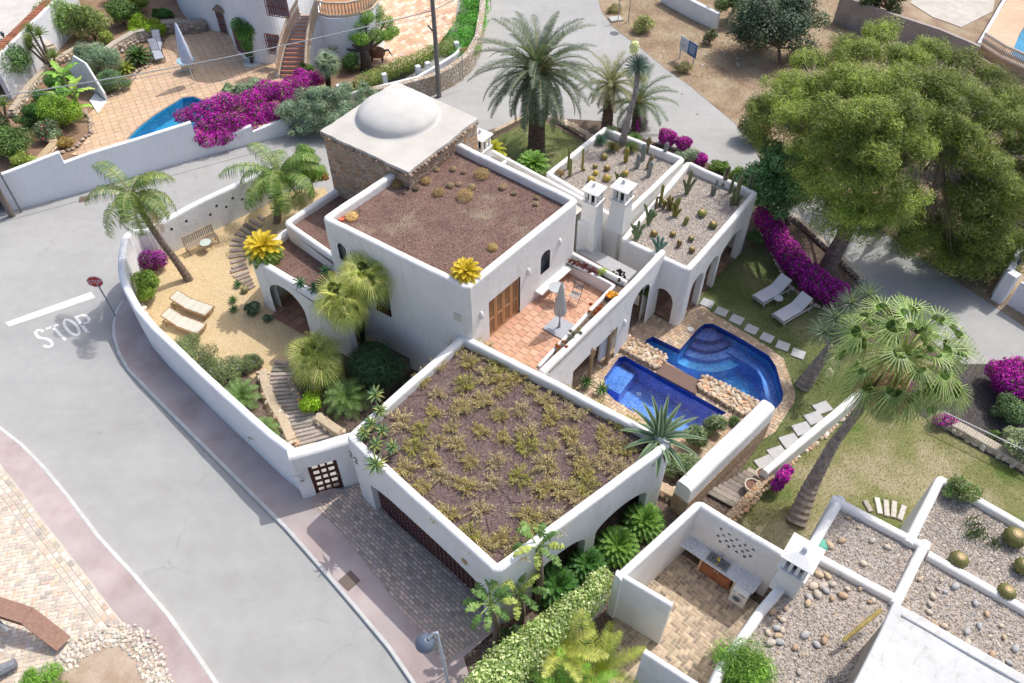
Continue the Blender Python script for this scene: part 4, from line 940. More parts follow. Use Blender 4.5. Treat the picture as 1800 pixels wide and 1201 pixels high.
# counter
ct = WS([(1188,953),(1208,932),(1344,1017),(1323,1044)], .92)
k_ = ct[1]-ct[0]
mb = MB(); prism(mb, [p[:2] for p in ct], .88, .92); counter = part(nb2, 'counter', mb, m_marble)
uu = unit(ct[3]-ct[0]); vv = unit(ct[1]-ct[0]); ck = math.atan2(uu[1], uu[0]); Lc = np.linalg.norm(ct[3]-ct[0])
mb = MB(); box(mb, (ct[1]+ct[2])/2+vv*.03+V(0,0,.1), (np.linalg.norm(ct[2]-ct[1]), .05, .22), ck, (.36,.24,.14)); part(counter, 'splashback', mb, m_gen)
mb = MB()
for t in (.02, .34, .77): box(mb, ct[0]+uu*Lc*t+vv*.3+V(0,0,-.48), (.12,.5,.86), ck, (.62,.45,.28))
part(nb2, 'counter_pier', mb, m_tile)
for t in (.45, .64): 
    mb = MB(); box(mb, ct[0]+uu*Lc*t+vv*.06+V(0,0,-.48), (Lc*.19,.04,.72), ck, (.27,.10,.05), bev=.01); box(mb, ct[0]+uu*Lc*t+vv*.035+V(0,0,-.48), (Lc*.13,.02,.52), ck, (.33,.13,.06)); d_ = part(nb2, 'cupboard_door', mb, m_gen)
    mb = MB(); lathe(mb, [(.001,.02),(.02,.01),(.02,-.01)], ct[0]+uu*Lc*(t+(.075 if t < .5 else -.075))+vv*.01+V(0,0,-.2), 8, (.75,.7,.6)); part(d_, 'handle', mb, m_gen)
mb = MB(); sc0 = ct[0]+uu*Lc*.5+vv*.29
box(mb, sc0+V(0,0,.008), (.82,.46,.012), ck, bev=.004)
sink = part(counter, 'sink', mb, m_steel)
for s_ in (-.2, .2):
    mb = MB(); box(mb, sc0+uu*s_+V(0,0,.014), (.34,.34,.01), ck, (.18,.19,.2)); lathe(mb, [(.001,.02),(.035,.02),(.04,.017)], sc0+uu*s_, 12, (.05,.05,.05)); part(sink, 'basin', mb, m_gen)
tap = thing('tap', 'chrome tap with a yellow scouring sponge hanging over the outdoor sink', 'tap', sc0+vv*.17)
mb = MB(); b_ = sc0+vv*.17; tube(mb, [b_, b_+V(0,0,.22), b_+V(0,0,.26)-vv*.06, b_+V(0,0,.24)-vv*.18], .018, 8); tube(mb, [b_+V(0,0,.1), b_+V(0,0,.12)+uu*.09], .012, 6); part(tap, 'spout', mb, m_steel)
mb = MB(); v_ = np.array([rockv]) if False else None; rockv(mb, b_-vv*.17+V(0,0,.16), (.08,.08,.07), (.75,.62,.05)); part(tap, 'sponge', mb, m_gen)
wm = ct[0]+uu*Lc*.885+vv*.16; washer = thing('washing_machine', 'white front-loading washing machine under the marble kitchen counter', 'washing machine', wm*V(1,1,0))
mb = MB(); box(mb, wm*V(1,1,0)+V(0,0,.45)-vv*.13, (.56,.5,.84), ck, (.78,.78,.74), bev=.015); part(washer, 'body', mb, m_metal)
R_ = np.stack([uu, vv*0+V(0,0,1), -vv*1.0], 1)
mb = MB(); m2 = MB(); lathe(m2, [(.001,.02),(.14,.02),(.17,.035),(.2,.0)], (0,0,0), 20, (.6,.6,.6)); vv_ = m2.v[0]; P0 = wm*V(1,1,0)+V(0,0,.45)-vv*.38
for a_, c_ in ((m2, (.55,.56,.57)),): mb.add(vv_ @ np.stack([uu, V(0,0,1), -vv], 0)+P0, a_.l[0].reshape(-1, 4), c_)
part(washer, 'door', mb, m_metal)
mb = MB(); m2 = MB(); lathe(m2, [(.001,.045),(.13,.04)], (0,0,0), 20); mb.add(m2.v[0] @ np.stack([uu, V(0,0,1), -vv], 0)+P0, m2.l[0].reshape(-1, 4), (.03,.035,.045)); part(washer, 'porthole', mb, m_glass)
mb = MB(); box(mb, P0+V(0,0,.33)+uu*.12-vv*.003, (.22,.01,.05), ck, (.1,.1,.1)); box(mb, P0+V(0,0,.33)-uu*.17-vv*.003, (.12,.01,.07), ck, (.5,.5,.52)); part(washer, 'control_panel', mb, m_gen)
# roofs
def rooflines(L, z=3.3, th=.30):
    mb = MB()
    for pl in L: wall(mb, WS(pl, z), th, -.03, side=-1, rad=.12, fil=.08)
    return mb
N0 = [(1472,868),(1404,982),(1330,1068),(1262,1166),(1235,1230)]
part(nb2, 'wall', rooflines([N0[::-1]]), m_white)
part(nb2, 'wall', rooflines([[(1466,868),(1636,956)]]), m_white)
part(nb2, 'parapet', rooflines([[(1638,956),(1583,1066)]]), m_white)
part(nb2, 'parapet', rooflines([[(1436,968),(1578,1043)]], 3.27), m_white)
part(nb2, 'parapet', rooflines([[(1636,966),(1860,1092)]], 3.27), m_white)
part(nb2, 'wall', rooflines([[(1590,948),(1650,831),(1860,948)]]), m_white)
mb = MB(); sheet(mb, WS([(1476,878),(1632,958),(1598,948),(1652,842),(1865,960),(1900,1300),(1225,1260),(1264,1170),(1332,1072),(1406,984)], 3.06)) if False else None
sheet(mb, WS([(1476,876),(1636,962),(1860,1090),(1900,1300),(1228,1260),(1264,1172),(1332,1074),(1408,984)], 3.04)); part(nb2, 'roof_pebbles', mb, m_peb)
mb = MB(); sheet(mb, WS([(1600,948),(1654,842),(1865,958),(1865,1108),(1632,975)], 3.055)); part(nb2, 'roof_pebbles', mb, m_peb)
lantern(nb2, W(1411,974,4.85), kang, .78, 4.85, 2.9, n=3)
sb = WS([(1572,1060),(1830,1207),(1640,1400),(1478,1253)], 5.6)
mb = MB(); prism(mb, densify(offset(sb, -.08, True) if area2([(p[0],p[1]) for p in sb]) < 0 else offset(sb, .08, True), .5, True), -.04, 5.49); part(nb2, 'stone_wall', mb, M_stone('weathered_pale_masonry', [(.42,.36,.28),(.56,.50,.42),(.48,.40,.32),(.60,.56,.5)], 4, (.34,.29,.23), .08))
sbd = densify(sb, .4, True); sbd = [np.array([p[0]+rng.normal(0,.03), p[1]+rng.normal(0,.03), 5.6]) for p in sbd]
mb = MB(); prism(mb, sbd, 5.49, 5.61); wall(mb, [np.array([q[0], q[1], 5.68]) for q in offset(sb, .02, True)], .3, 5.5, closed=True, rad=.05, fil=0, wob=.02); part(nb2, 'roof_slab', mb, stucco('white_roof_render', (.60,.60,.585), .28))
a_, b_ = W(1549,1072,3.9), W(1482,1127,3.55); mb = MB(); tube(mb, [a_, (a_+b_)/2+V(0,0,.03), b_], [.06,.065,.06], 8, (.42,.33,.12)); part(nb2, 'wooden_spout', mb, m_bark)
mb = MB(); lathe(mb, [(.001,.08),(.14,.07),(.2,.02),(.2,0)], W(1446,958,3.05), 14, (.12,.42,.32)); single('plastic_disc', mb, m_gen, 'round green plastic disc lying on the pebble roof beside the white lantern chimney', 'disc', W(1446,958,3.05))
# cobbles lying on the roofs
cob = [(1535,1055),(1519,1032),(1440,1010),(1455,1013),(1430,1030),(1447,1030),(1465,1027),(1437,1045),(1452,1038),(1478,1010),(1482,1047),(1463,1052),(1422,1050),(1420,1060),(1512,1035),(1529,1058),(1490,1035),(1400,1014),(1364,1056),(1382,1070),(1358,1075),(1370,1086),(1376,1090),(1366,1104),(1350,1112),(1368,1118),(1370,1128),(1355,1130),(1375,1108),(1415,1116),(1436,1133),(1449,1126),(1398,1138),(1355,1183),(1405,1181),(1452,1118),(1487,1132),(1510,910),(1491,910),(1510,928),(1480,950),(1534,950),(1560,960),(1518,990),(1495,1005),(1458,958),(1560,962),(1650,1035),(1640,1048),(1662,1040),(1635,1062),(1634,1076),(1617,1018),(1655,1020),(1680,1030),(1700,1110),(1715,1060),(1660,1100),(1700,1130),(1745,1150),(1760,1100),(1785,1140),(1735,1080),(1775,1165),(1765,1120),(1722,1100),(1643,1100)]
protos = []
for k in range(5):
    mb = MB(); v, f = ICO
    v1 = v*(1+rng.normal(0,.06,(12,1)));  # subdivided cobble
    vs = list(v1); ed = {}; nf = []
    def mid(i, j):
        key = (min(i, j), max(i, j))
        if key not in ed: ed[key] = len(vs); q = (vs[i]+vs[j])/2; vs.append(q*1.12/max(.9, np.linalg.norm(q))*.93)
        return ed[key]
    for a_, b_, c_ in f:
        x, y, z = mid(a_, b_), mid(b_, c_), mid(c_, a_); nf += [(a_, x, z), (b_, y, x), (c_, z, y), (x, y, z)]
    mb.add(np.array(vs)*np.array([.17, .12, .09]), np.array(nf), [(.60,.47,.31), (.52,.47,.40), (.45,.45,.45), (.62,.53,.42), (.50,.36,.24)][k])
    protos.append(mb.mesh('roof_cobble', smooth=True)); protos[-1].materials.append(m_rock)
tone = ['ochre', 'beige', 'grey', 'cream', 'brown']; seen = set()
for i, q in enumerate(cob):
    if q in seen: continue
    seen.add(q); k = rnd.randrange(5)
    o = bpy.data.objects.new('roof_cobble', protos[k]); scn.collection.objects.link(o); p = W(*q, 3.1); o.location = p; s_ = rnd.uniform(.45, 1.0); o.scale = (s_, s_, s_); o.rotation_euler = (0, 0, rnd.uniform(0, 6.28))
    o['label'] = 'smooth %s cobble lying on the neighbour\'s pebble roof' % tone[k]; o['category'] = 'stone'; o['group'] = 'loose %s cobbles on the pebble roofs' % tone[k]
# sleepers fanned out on the dry lawn
for i, (x0_, y0_, x1_, y1_) in enumerate([(1520,880,1531,900),(1541,875,1547,904),(1557,879,1559,908),(1572,881,1570,910),(1589,889,1581,914)]):
    a_, b_ = W(x0_, y0_, .06), W(x1_, y1_, .06); d = b_-a_; sleeper((a_+b_)/2, math.atan2(d[1], d[0]), np.linalg.norm(d), .19, '%s bleached sleeper from the left, fanned out on the dry lawn' % ORD[i], 'bleached sleepers on the dry lawn', col=(.58,.54,.48))
# stone wall with rail beside the black gravel bed
edging('stone_wall', [(1637,742),(1685,768),(1725,790),(1765,812),(1830,848)], 0, .5, .4, .26, pale, 'pale dry-stone wall between the dry lawn and the black gravel bed', 3, (.5,.44,.36))
fe = thing('railing', 'thin grey metal railing standing in the black gravel bed above the stone wall', 'railing', W(1657,735,0))
mb = MB(); a_, b_ = W(1655,722,.95), W(1840,810,.95); tube(mb, [a_, b_], .025, 6, (.55,.55,.55)); part(fe, 'rail', mb, m_metal)
n = 40
for i in range(n+1): mb = MB(); p = a_+(b_-a_)*i/n; tube(mb, [p, p*V(1,1,0)], .009, 4, (.45,.45,.45)); part(fe, 'baluster', mb, m_metal)
# ---------------------------------------------------------------- property at the upper left
zp = .8
SB = [W(-60,392,0), W(160,334,0), W(313,287,0), W(487,242,0), W(560,222,0), W(640,197,0)]
SBi = offset(SB, .2)
tlp = WS([(228,243),(245,225),(272,204),(322,173),(340,171),(352,176),(365,179),(378,172),(400,168),(412,180),(350,222),(300,240),(232,262)], zp)
ear = [(p[0], p[1], zp-.02) for p in SBi] + [tuple(q) for q in WS([(700,128),(760,60),(790,-60),(700,-500),(-900,-400),(-600,420)], zp-.02)]
mb = MB(); sheet(mb, ear, [at(tlp, zp-.02)]); struct('terraced_earth', mb, M_noise('red_brown_earth', (.26,.16,.10), (.40,.27,.18), .8, fine=25, fineamt=.3, bs=.5))
pat = WS([(124,272),(140,262),(162,232),(150,205),(190,172),(245,128),(268,105),(275,85),(300,62),(326,62),(330,40),(420,60),(560,110),(575,160)], zp) + [np.array([p[0], p[1], zp]) for p in (SBi[3], SBi[2], (SBi[1]+SBi[2])/2)]
mb = MB(); sheet(mb, pat, [at(tlp, zp)]); struct('patio', mb, simple('patio_grout', (.40,.28,.19), .9))
mb = MB(); pave(mb, pat, zp+.002, math.radians(28), .42, .42, .024, [(.62,.44,.29), (.64,.46,.31), (.61,.43,.28)], .012, 'grid', holes=[[tuple(q[:2]) for q in tlp]], js=.03, edge=False); struct('patio', mb, m_tile, label='tan square patio tiles around the turquoise pool')
pool2 = thing('swimming_pool', 'turquoise curved pool partly hidden by purple bougainvillea, upper left', 'swimming pool', W(300,210,zp))
L = [tuple(p[:2]) for p in tlp]
if area2(L) < 0: L = L[::-1]
k = len(L); mb = MB(); v = [(p[0], p[1], zp+.03) for p in L]+[(p[0], p[1], .06) for p in L]; mb.add(v, [[(i+1) % k, i, k+i, k+(i+1) % k] for i in range(k)]); sheet(mb, [(p[0], p[1], .06) for p in L]); part(pool2, 'basin', mb, m_mos3)
mb = MB(); sheet(mb, [(p[0], p[1], zp-.1) for p in L]); part(pool2, 'water', mb, m_water)
mb = MB(); oL = offset([np.array(p) for p in L], -.12, True)
mb.add([(p[0], p[1], zp+.035) for p in L]+[(p[0], p[1], zp+.035) for p in oL], [[k+i, k+(i+1) % k, (i+1) % k, i] for i in range(k)], (.30,.24,.2)); part(pool2, 'coping', mb, m_tile)
# street wall, stepped
base = [W(-90,400,0), W(160,334,0), W(313,287,0), W(487,242,0), W(600,211,0)]
def topz(q):
    best = None
    for a_, b_ in zip(base[:-1], base[1:]):
        p = RP(q, a_, b_); t = np.dot((p-a_)[:2], (b_-a_)[:2])/np.dot((b_-a_)[:2], (b_-a_)[:2])
        if -.02 <= t <= 1.02: best = p
    return best
sw = thing('street_wall', 'white rendered wall with stepped top along the street, upper left', 'wall', base[1])
for seg_ in ([(-20,316),(104,269)], [(110,288),(160,270),(240,246),(336,216)], [(338,262),(390,242),(442,222)], [(437,235),(470,222),(512,207)], [(503,211),(560,190)]):
    P_ = [topz(q) for q in seg_]; P_ = [p for p in P_ if p is not None]; mb = MB(); wall(mb, P_, .26, -.03, side=1, rad=.04, fil=0, wob=.004); part(sw, 'wall_panel', mb, m_white2)
# curved house
hp = WS([(300,-90),(312,6),(324,30),(360,50),(405,61),(411,78),(420,97),(438,109),(468,114),(500,106),(530,80),(560,40),(575,28),(640,-30),(600,-120)], zp)
h3 = thing('white_house', 'white curved villa with barred windows and an outside staircase, at the top left', 'house', W(420,60,zp))
hpf = fillet(hp, .8, True)
mb = MB(); prism(mb, hpf, zp-.05, 6.6); 
def winp(a_, b_, q): return RP(q, a_, b_)
wl = []
def hw(i0, i1, pa, pb, pt, nm, arch=0):
    a_, b_ = hp[i0], hp[i1]; p, q, t = RP(pa, a_, b_), RP(pb, a_, b_), RP(pt, a_, b_); z0 = min(p[2], q[2]); z1 = t[2]; wl.append((p, q, max(z0, zp), z1, nm, arch)); return opening(p, q, max(z0, zp)-.01, z1, .4, arch)
cuts = [hw(3, 4, (388,58), (405,62), (385,17), 'door'), hw(7, 8, (472,118-24), (494,92), (478,62), 'window', .3), hw(7, 8, (470,27), (506,22), (480,-18), 'window'), hw(6, 7, (417,88), (436,98), (420,56), 'window')]
part(h3, 'wall', boolcut(mb.mesh('w'), cuts), m_white2)
for p, q, z0, z1, nm, arch in wl:
    u = unit((q-p)*V(1,1,0)); nr = V(-u[1], u[0], 0); L = np.linalg.norm((q-p)[:2]); an = math.atan2(u[1], u[0]); c_ = (p+q)/2*V(1,1,0)+V(0,0,(z0+z1)/2)
    mb = MB(); box(mb, c_+nr*.16, (L,.03,z1-z0), an, (.30,.30,.32)); box(mb, c_+nr*.14, (.05,.03,z1-z0), an, (.7,.7,.7)); w_ = part(h3, nm, mb, m_gen)
    mb = MB(); n = max(5, int(L/.16))
    for i in range(n+1): box(mb, p*V(1,1,0)+u*L*i/n+nr*.02+V(0,0,(z0+z1)/2), (.035,.035,z1-z0), an, (.22,.05,.04))
    for i in range(4): box(mb, c_+nr*.02+V(0,0,(z1-z0)*(-.5+i/3)), (L,.03,.04), an, (.22,.05,.04))
    part(w_, 'window_bars', mb, m_gen)
a_, b_ = hp[3], hp[4]; p = RP((384,12), hp[3], hp[4]); u = unit((hp[4]-hp[3])*V(1,1,0)); mb = MB()
for i in range(7): tube(mb, [p+u*(i*.16-.1)-V(-u[1],u[0],0)*(-.0)+V(0,0,.1), p+u*(i*.16-.1)+V(-u[1],u[0],0)*-.45+V(0,0,-.05)], .07, 7, (.34,.26,.2))
part(h3, 'tiled_canopy', mb, m_tile)
# staircase
Ls = densify([W(495,137,zp), W(499,112,zp+.65), W(505,90,zp+1.2), W(513,66,zp+1.8), W(522,46,zp+2.4), W(533,27,zp+3)], .01); Rs = densify([W(537,137,zp), W(538,112,zp+.65), W(540,90,zp+1.2), W(544,66,zp+1.8), W(549,46,zp+2.4), W(556,27,zp+3)], .01)
ns = 15; gp = lambda L, t: L[min(len(L)-1, int(t*(len(L)-1)))]
for i in range(ns):
    a_, b_, c_, d_ = gp(Ls, i/ns), gp(Rs, i/ns), gp(Rs, (i+1)/ns), gp(Ls, (i+1)/ns); z_ = zp+3*(i+1)/ns
    mb = MB(); prism(mb, [q[:2] for q in (a_, b_, c_, d_)], zp-.03, z_-.03, (.55,.52,.48)); e_ = (a_-d_)*V(1,1,0); e_ = unit(e_)*.05
    prism(mb, [q[:2] for q in (a_+e_, b_+e_, c_, d_)], z_-.03, z_, (.52,.22,.14)); part(h3, 'stair_step', mb, m_tile)
def balustrade(par, L, n, z_off=.85, col=(.66,.52,.38), solid=None):
    mb = MB(); top = [q+V(0,0,z_off) for q in L]; tube(mb, top, .085, 6, col); tube(mb, [q+V(0,0,.08) for q in L], .08, 6, col); b_ = part(par, 'balustrade', mb, m_tile)
    P0 = densify(L, .02)
    for i in range(n):
        q = gp(P0, (i+.5)/n); mb = MB(); lathe(mb, [(.05,.08),(.035,.2),(.07,.35),(.035,.6),(.05,z_off)], q, 6, col); part(b_, 'baluster', mb, m_tile)
balustrade(h3, [gp(Ls, t)+V(-.16,0,.1) for t in np.linspace(0, 1, 16)], 24); balustrade(h3, [gp(Rs, t)+V(.16,0,.1) for t in np.linspace(0, 1, 16)], 24)
for S_, sx in ((Ls, -.16), (Rs, .16)):
    pts = [gp(S_, t)+V(sx,0,.12) for t in np.linspace(0, 1, 14)]; mb = MB(); wall(mb, pts, .2, zp-.03, rad=.03, fil=0, wob=0); part(h3, 'stair_wall', mb, m_white2)
tb = WS([(556,26),(578,34),(620,31),(652,20),(668,0),(640,-90),(590,-120)], zp+3)
mb = MB(); prism(mb, fillet(tb, .8, True), zp-.04, zp+3); part(h3, 'upper_terrace', mb, m_white2)
ftb = fillet(tb, .8, True); mb = MB(); sheet(mb, [(q[0], q[1], zp+3.006) for q in offset(ftb, .15 if area2([(q[0], q[1]) for q in ftb]) > 0 else -.15, True)]); part(h3, 'terrace_tiles', mb, m_gold)
balustrade(h3, [W(562,26,zp+3), W(578,30,zp+3), W(610,30,zp+3), W(635,25,zp+3), W(654,17,zp+3), W(668,0,zp+3)], 24)
# pink paved drive and planted strip behind the villa
drv = WS([(590,120),(640,112),(700,125),(760,92),(800,40),(812,-60),(640,-60),(570,90)], zp)
mb = MB(); sheet(mb, drv); struct('paved_drive', mb, simple('drive_grout', (.5,.36,.26), .9))
mb = MB(); pave(mb, drv, zp+.002, math.radians(70), .5, .3, .02, [(.62,.40,.27), (.70,.52,.38), (.58,.36,.24), (.66,.45,.3), (.74,.60,.46)], .012, 'bond', edge=False); struct('paved_drive', mb, m_tile, label='mixed pink and cream paving of the drive at the top')
rt = thing('retaining_wall', 'low rubble retaining wall with white posts curving round the hedge at the top centre', 'wall', W(780,140,0))
rl = WS([(640,195),(700,185),(770,165),(800,150),(830,125),(846,95),(853,50),(856,0),(862,-60)], 0)
mb = MB(); wall(mb, setz(rl, 1.25), .4, -.03, side=1, rad=.03, fil=.3, wob=.01); part(rt, 'rubble_wall', mb, m_rub3)
for q in ((598,168),(677,148),(736,134),(753,128),(803,92)):
    p = W(*q, zp); mb = MB(); box(mb, p+V(0,0,.25), (.3,.3,.9), .5, bev=.03); part(rt, 'post', mb, m_white2)
mb = MB(); wall(mb, [W(x, y, zp+.35) for x, y in ((598,170),(677,150),(735,136),(803,95),(812,85))], .2, zp-.5, side=1, rad=.04, fil=.3); part(rt, 'white_kerb', mb, m_white2)
# garden terraces at the far left
edging('stone_wall', [(30,205),(60,160),(100,118),(140,95),(175,90)], zp, .4, .5, .32, pale, 'sweeping rubble wall along the far-left terrace path', 2, (.5,.42,.32))
edging('stone_wall', [(190,110),(215,92),(245,75),(262,72)], zp, .5, .8, .34, pale, 'rubble wall behind the dark cycad on the upper-left patio', 2, (.5,.44,.36))
edging('stone_wall', [(270,70),(290,60),(312,58),(340,60),(362,56)], zp, .7, .8, .36, [(.4,.35,.29),(.5,.44,.37),(.32,.27,.23)], 'grey-brown rubble bank beside the folded loungers', 2, (.36,.3,.25))
edging('stone_wall', [(80,240),(92,262),(60,300)], zp, .5, .5, .3, honey, 'golden rubble wall below the yellow-green shrub at the far left', 2, (.5,.38,.24))
edging('stone_edging', [(105,270),(130,262),(160,235),(160,215),(150,195)], zp, .3, .2, .22, [(.42,.32,.26),(.5,.4,.32)], 'low brown stone edging round the shrub bed at the far left of the patio')
edging('stone_edging', [(192,172),(215,158),(235,140),(240,128),(262,118),(270,105)], zp, .3, .2, .22, [(.42,.32,.26),(.5,.4,.32)], 'low brown stone edging round the feathery grey shrub on the patio')
edging('stone_wall', [(50,70),(75,95),(95,110)], zp, .5, 1.2, .36, pale, 'tall rubble wall under the white wall in the top-left corner', 2, (.55,.49,.42))
p0_, p1_ = W(-20,108,zp+2.4), W(62,28,zp+2.4)
cw = thing('tile_capped_wall', 'white wall capped with red clay tiles, in the top-left corner', 'wall', (p0_+p1_)/2*V(1,1,0)+V(0,0,zp))
mb = MB(); wall(mb, [p0_, p1_, p1_+(p1_-p0_)*.8], .3, zp-.03, side=-1, rad=.03, fil=0); part(cw, 'wall', mb, m_white2)
mb = MB(); d = unit(p1_-p0_); L = np.linalg.norm(p1_-p0_)*1.8; 
for i in range(int(L/.22)): c_ = p0_+d*(i*.22)+V(0,0,.05); tube(mb, [c_-V(-d[1],d[0],0)*.1, c_+V(-d[1],d[0],0)*.35], .09, 7, jit((.45,.19,.11), .12))
part(cw, 'clay_tiles', mb, m_tile)
mb = MB(); sheet(mb, WS([(-300,200),(-10,100),(70,10),(180,-120),(-300,-300)], zp+1.9)); struct('upper_yard', mb, M_noise('pale_paving', (.56,.53,.49), (.66,.63,.59), 2, fine=12, fineamt=.08))
# white shell shower
c_ = W(160,165,zp); sh_ = thing('shower_shell', 'white curved shell-shaped garden wall standing beside the banana plant', 'wall', c_)
mb = MB(); a_, b_ = W(137,155,zp), W(187,178,zp); L = [a_, a_+(b_-a_)*.25+V(0,.3,0), a_+(b_-a_)*.6+V(0,.35,0), b_+V(0,0,0)]
L = [np.array([p[0], p[1], zp+h_]) for p, h_ in zip(L, (1.3, 2.1, 1.9, .5))]; wall(mb, densify(L, .2), .14, zp-.02, rad=.06, fil=0, wob=0); part(sh_, 'wall', mb, m_white2)
mb = MB(); prism(mb, [q[:2] for q in WS([(158,178),(172,200),(188,180),(168,165)], zp)], zp, zp+.06); part(sh_, 'tray', mb, m_white2)
# ---------------------------------------------------------------- upper right neighbours
zr = .5
pr = thing('terrace', 'tan pool terrace with white balustrade at the top right corner', 'terrace', W(1780,80,0))
pr_poly = WS([(1722,78),(1752,30),(1788,-30),(1990,-30),(1990,210),(1830,140)], zr); pl_ = WS([(1778,95),(1792,60),(1806,38),(1860,40),(1900,160),(1815,128)], zr)
mb = MB(); prism(mb, [p[:2] for p in pr_poly], -.03, zr, holes=[[tuple(q[:2]) for q in pl_]]); part(pr, 'terrace_floor', mb, M_noise('peach_terrace', (.60,.42,.28), (.68,.5,.36), 2, fine=10, fineamt=.08))
mb = MB(); sheet(mb, [(p[0], p[1], -.02+.05) for p in pl_]); part(pr, 'pool_floor', mb, m_mos3)
mb = MB(); sheet(mb, [(p[0], p[1], zr-.1) for p in pl_]); part(pr, 'pool_water', mb, m_water)
balustrade(pr, [W(1722,80,zr), W(1760,104,zr), W(1800,122,zr), W(1850,146,zr)], 46, .85, (.72,.62,.52)); 
mb = MB(); wall(mb, [W(1724,76,zr+.5), W(1752,28,zr+.5), W(1785,-30,zr+.5)], .2, 0, rad=.05, fil=0); part(pr, 'parapet', mb, m_white2)
gw = thing('boundary_wall', 'grey-brown boundary wall with a pale top behind the big pine', 'wall', W(1600,50,0)); mb = MB(); wall(mb, [W(1478,-8,1.9), W(1560,22,1.9), W(1650,52,1.8), W(1722,82,1.6)], .25, -.03, rad=.03, fil=0); part(gw, 'wall', mb, M_noise('raw_render', (.36,.31,.28), (.48,.42,.38), 1.5, fine=12, fineamt=.15))
flat('concrete_yard', [(1600,5),(1640,-60),(1760,-60),(1745,20),(1690,48),(1640,30)], .05, M_noise('pale_yard_concrete', (.5,.46,.4), (.62,.58,.52), 1.5, fine=12, fineamt=.1))
gw2 = thing('boundary_wall', 'pale weathered wall fragment at the top edge behind the dirt lot', 'wall', W(1220,15,0)); mb = MB(); wall(mb, [W(1165,-25,1.2), W(1215,2,1.2), W(1262,24,1.2)], .3, -.03, rad=.04, fil=0); part(gw2, 'wall', mb, m_white2)
# gate on the far side of the right road
rg = thing('drive_gate', 'white street gate with a square pier and small lanterns at the right edge', 'gate', W(1752,530,0))
mb = MB(); p = W(1752,532,0); box(mb, p+V(.1,.15,.85), (.45,.45,1.7), .6, bev=.02); part(rg, 'pier', mb, m_white2)
mb = MB(); a_, b_ = W(1768,540,0), W(1900,618,0); d = b_-a_; box(mb, (a_+b_)/2+V(.1,.15,.75), (np.linalg.norm(d), .08, 1.4), math.atan2(d[1], d[0])); part(rg, 'gate_panel', mb, m_white2)
mb = MB(); a2_ = W(1790,470,0); wall(mb, [p+V(.15,.3,1.7), p+V(2.4,3.3,1.7)], .28, -.03, rad=.04); part(rg, 'side_wall', mb, m_white2)
for i in range(2):
    q = p+V(.4+.35*i,.6+.5*i,1.7); mb = MB(); lathe(mb, [(.03,0),(.02,.12),(.08,.16),(.09,.32),(.03,.4),(.001,.44)], q, 8, (.05,.06,.08)); part(rg, 'gate_lantern', mb, m_metal)
# ---------------------------------------------------------------- vegetation builders
def cols_pick(pal, n, j=.16):
    pal = np.array(pal); c = pal[rng.integers(0, len(pal), n)]*rng.normal(1, j, (n, 1)); return np.clip(c, .002, 1)
def cloud(mb, clumps, n, size, pal, asp=.45, shell=.55, up=.35, m=0, clumpvar=.18, droop=0):
    """leaf blades filling a set of ellipsoid clumps (centre, radii)"""
    vol = np.array([c[1][0]*c[1][1]+c[1][1]*c[1][2] for c in clumps]); vol = vol/vol.sum()
    for (c, r), w in zip(clumps, vol):
        k = max(6, int(n*w)); d = rng.normal(0, 1, (k, 3)); d /= np.linalg.norm(d, axis=1)[:, None]
        rad = shell + (1-shell)*rng.random(k)**.5; rad *= rng.normal(1, .09, k)
        p = np.asarray(c) + d*rad[:, None]*np.asarray(r)
        nrm = d + rng.normal(0, .55, (k, 3)) + np.array([0, 0, up]); nrm /= np.linalg.norm(nrm, axis=1)[:, None]
        t = rng.normal(0, 1, (k, 3)) + d*.7 - np.array([0, 0, droop]); t -= nrm*np.sum(t*nrm, 1)[:, None]; t /= np.linalg.norm(t, axis=1)[:, None]
        b = np.cross(nrm, t); L = size*rng.uniform(.6, 1.35, k)[:, None]; Wd = L*asp
        v = np.stack([p-t*L*.5, p+b*Wd*.5, p+t*L*.5, p-b*Wd*.5], 1).reshape(-1, 3)
        f = np.arange(k*4).reshape(k, 4); mb.add(v, f, cols_pick(pal, k)*rng.normal(1, clumpvar), m)
    return mb
def clumpset(c, R, n, r, flat=.8, bottom=-.6):
    out = []
    for i in range(n):
        d = rng.normal(0, 1, 3); d /= np.linalg.norm(d)
        if d[2] < bottom: d[2] = -d[2]*.5
        q = rng.uniform(.45, 1)**.6; rr = r*rng.uniform(.7, 1.3)
        out.append((np.asarray(c)+d*np.asarray(R)*q*(1-r/np.max(R)*.5), (rr, rr, rr*flat)))
    return out
G1 = [(.07,.13,.03), (.10,.18,.04), (.05,.09,.025), (.14,.21,.06)]
GD = [(.03,.065,.02), (.045,.09,.025), (.025,.05,.018), (.06,.11,.035)]
GY = [(.20,.27,.05), (.27,.33,.07), (.14,.2,.04), (.32,.36,.09)]
GG = [(.17,.21,.15), (.22,.26,.19), (.12,.16,.10), (.27,.30,.24)]
PINE = [(.20,.26,.045), (.27,.33,.06), (.13,.18,.04), (.34,.38,.085), (.16,.22,.06)]
PUR = [(.46,.02,.40), (.56,.03,.46), (.34,.02,.34), (.64,.07,.50), (.24,.012,.22)]
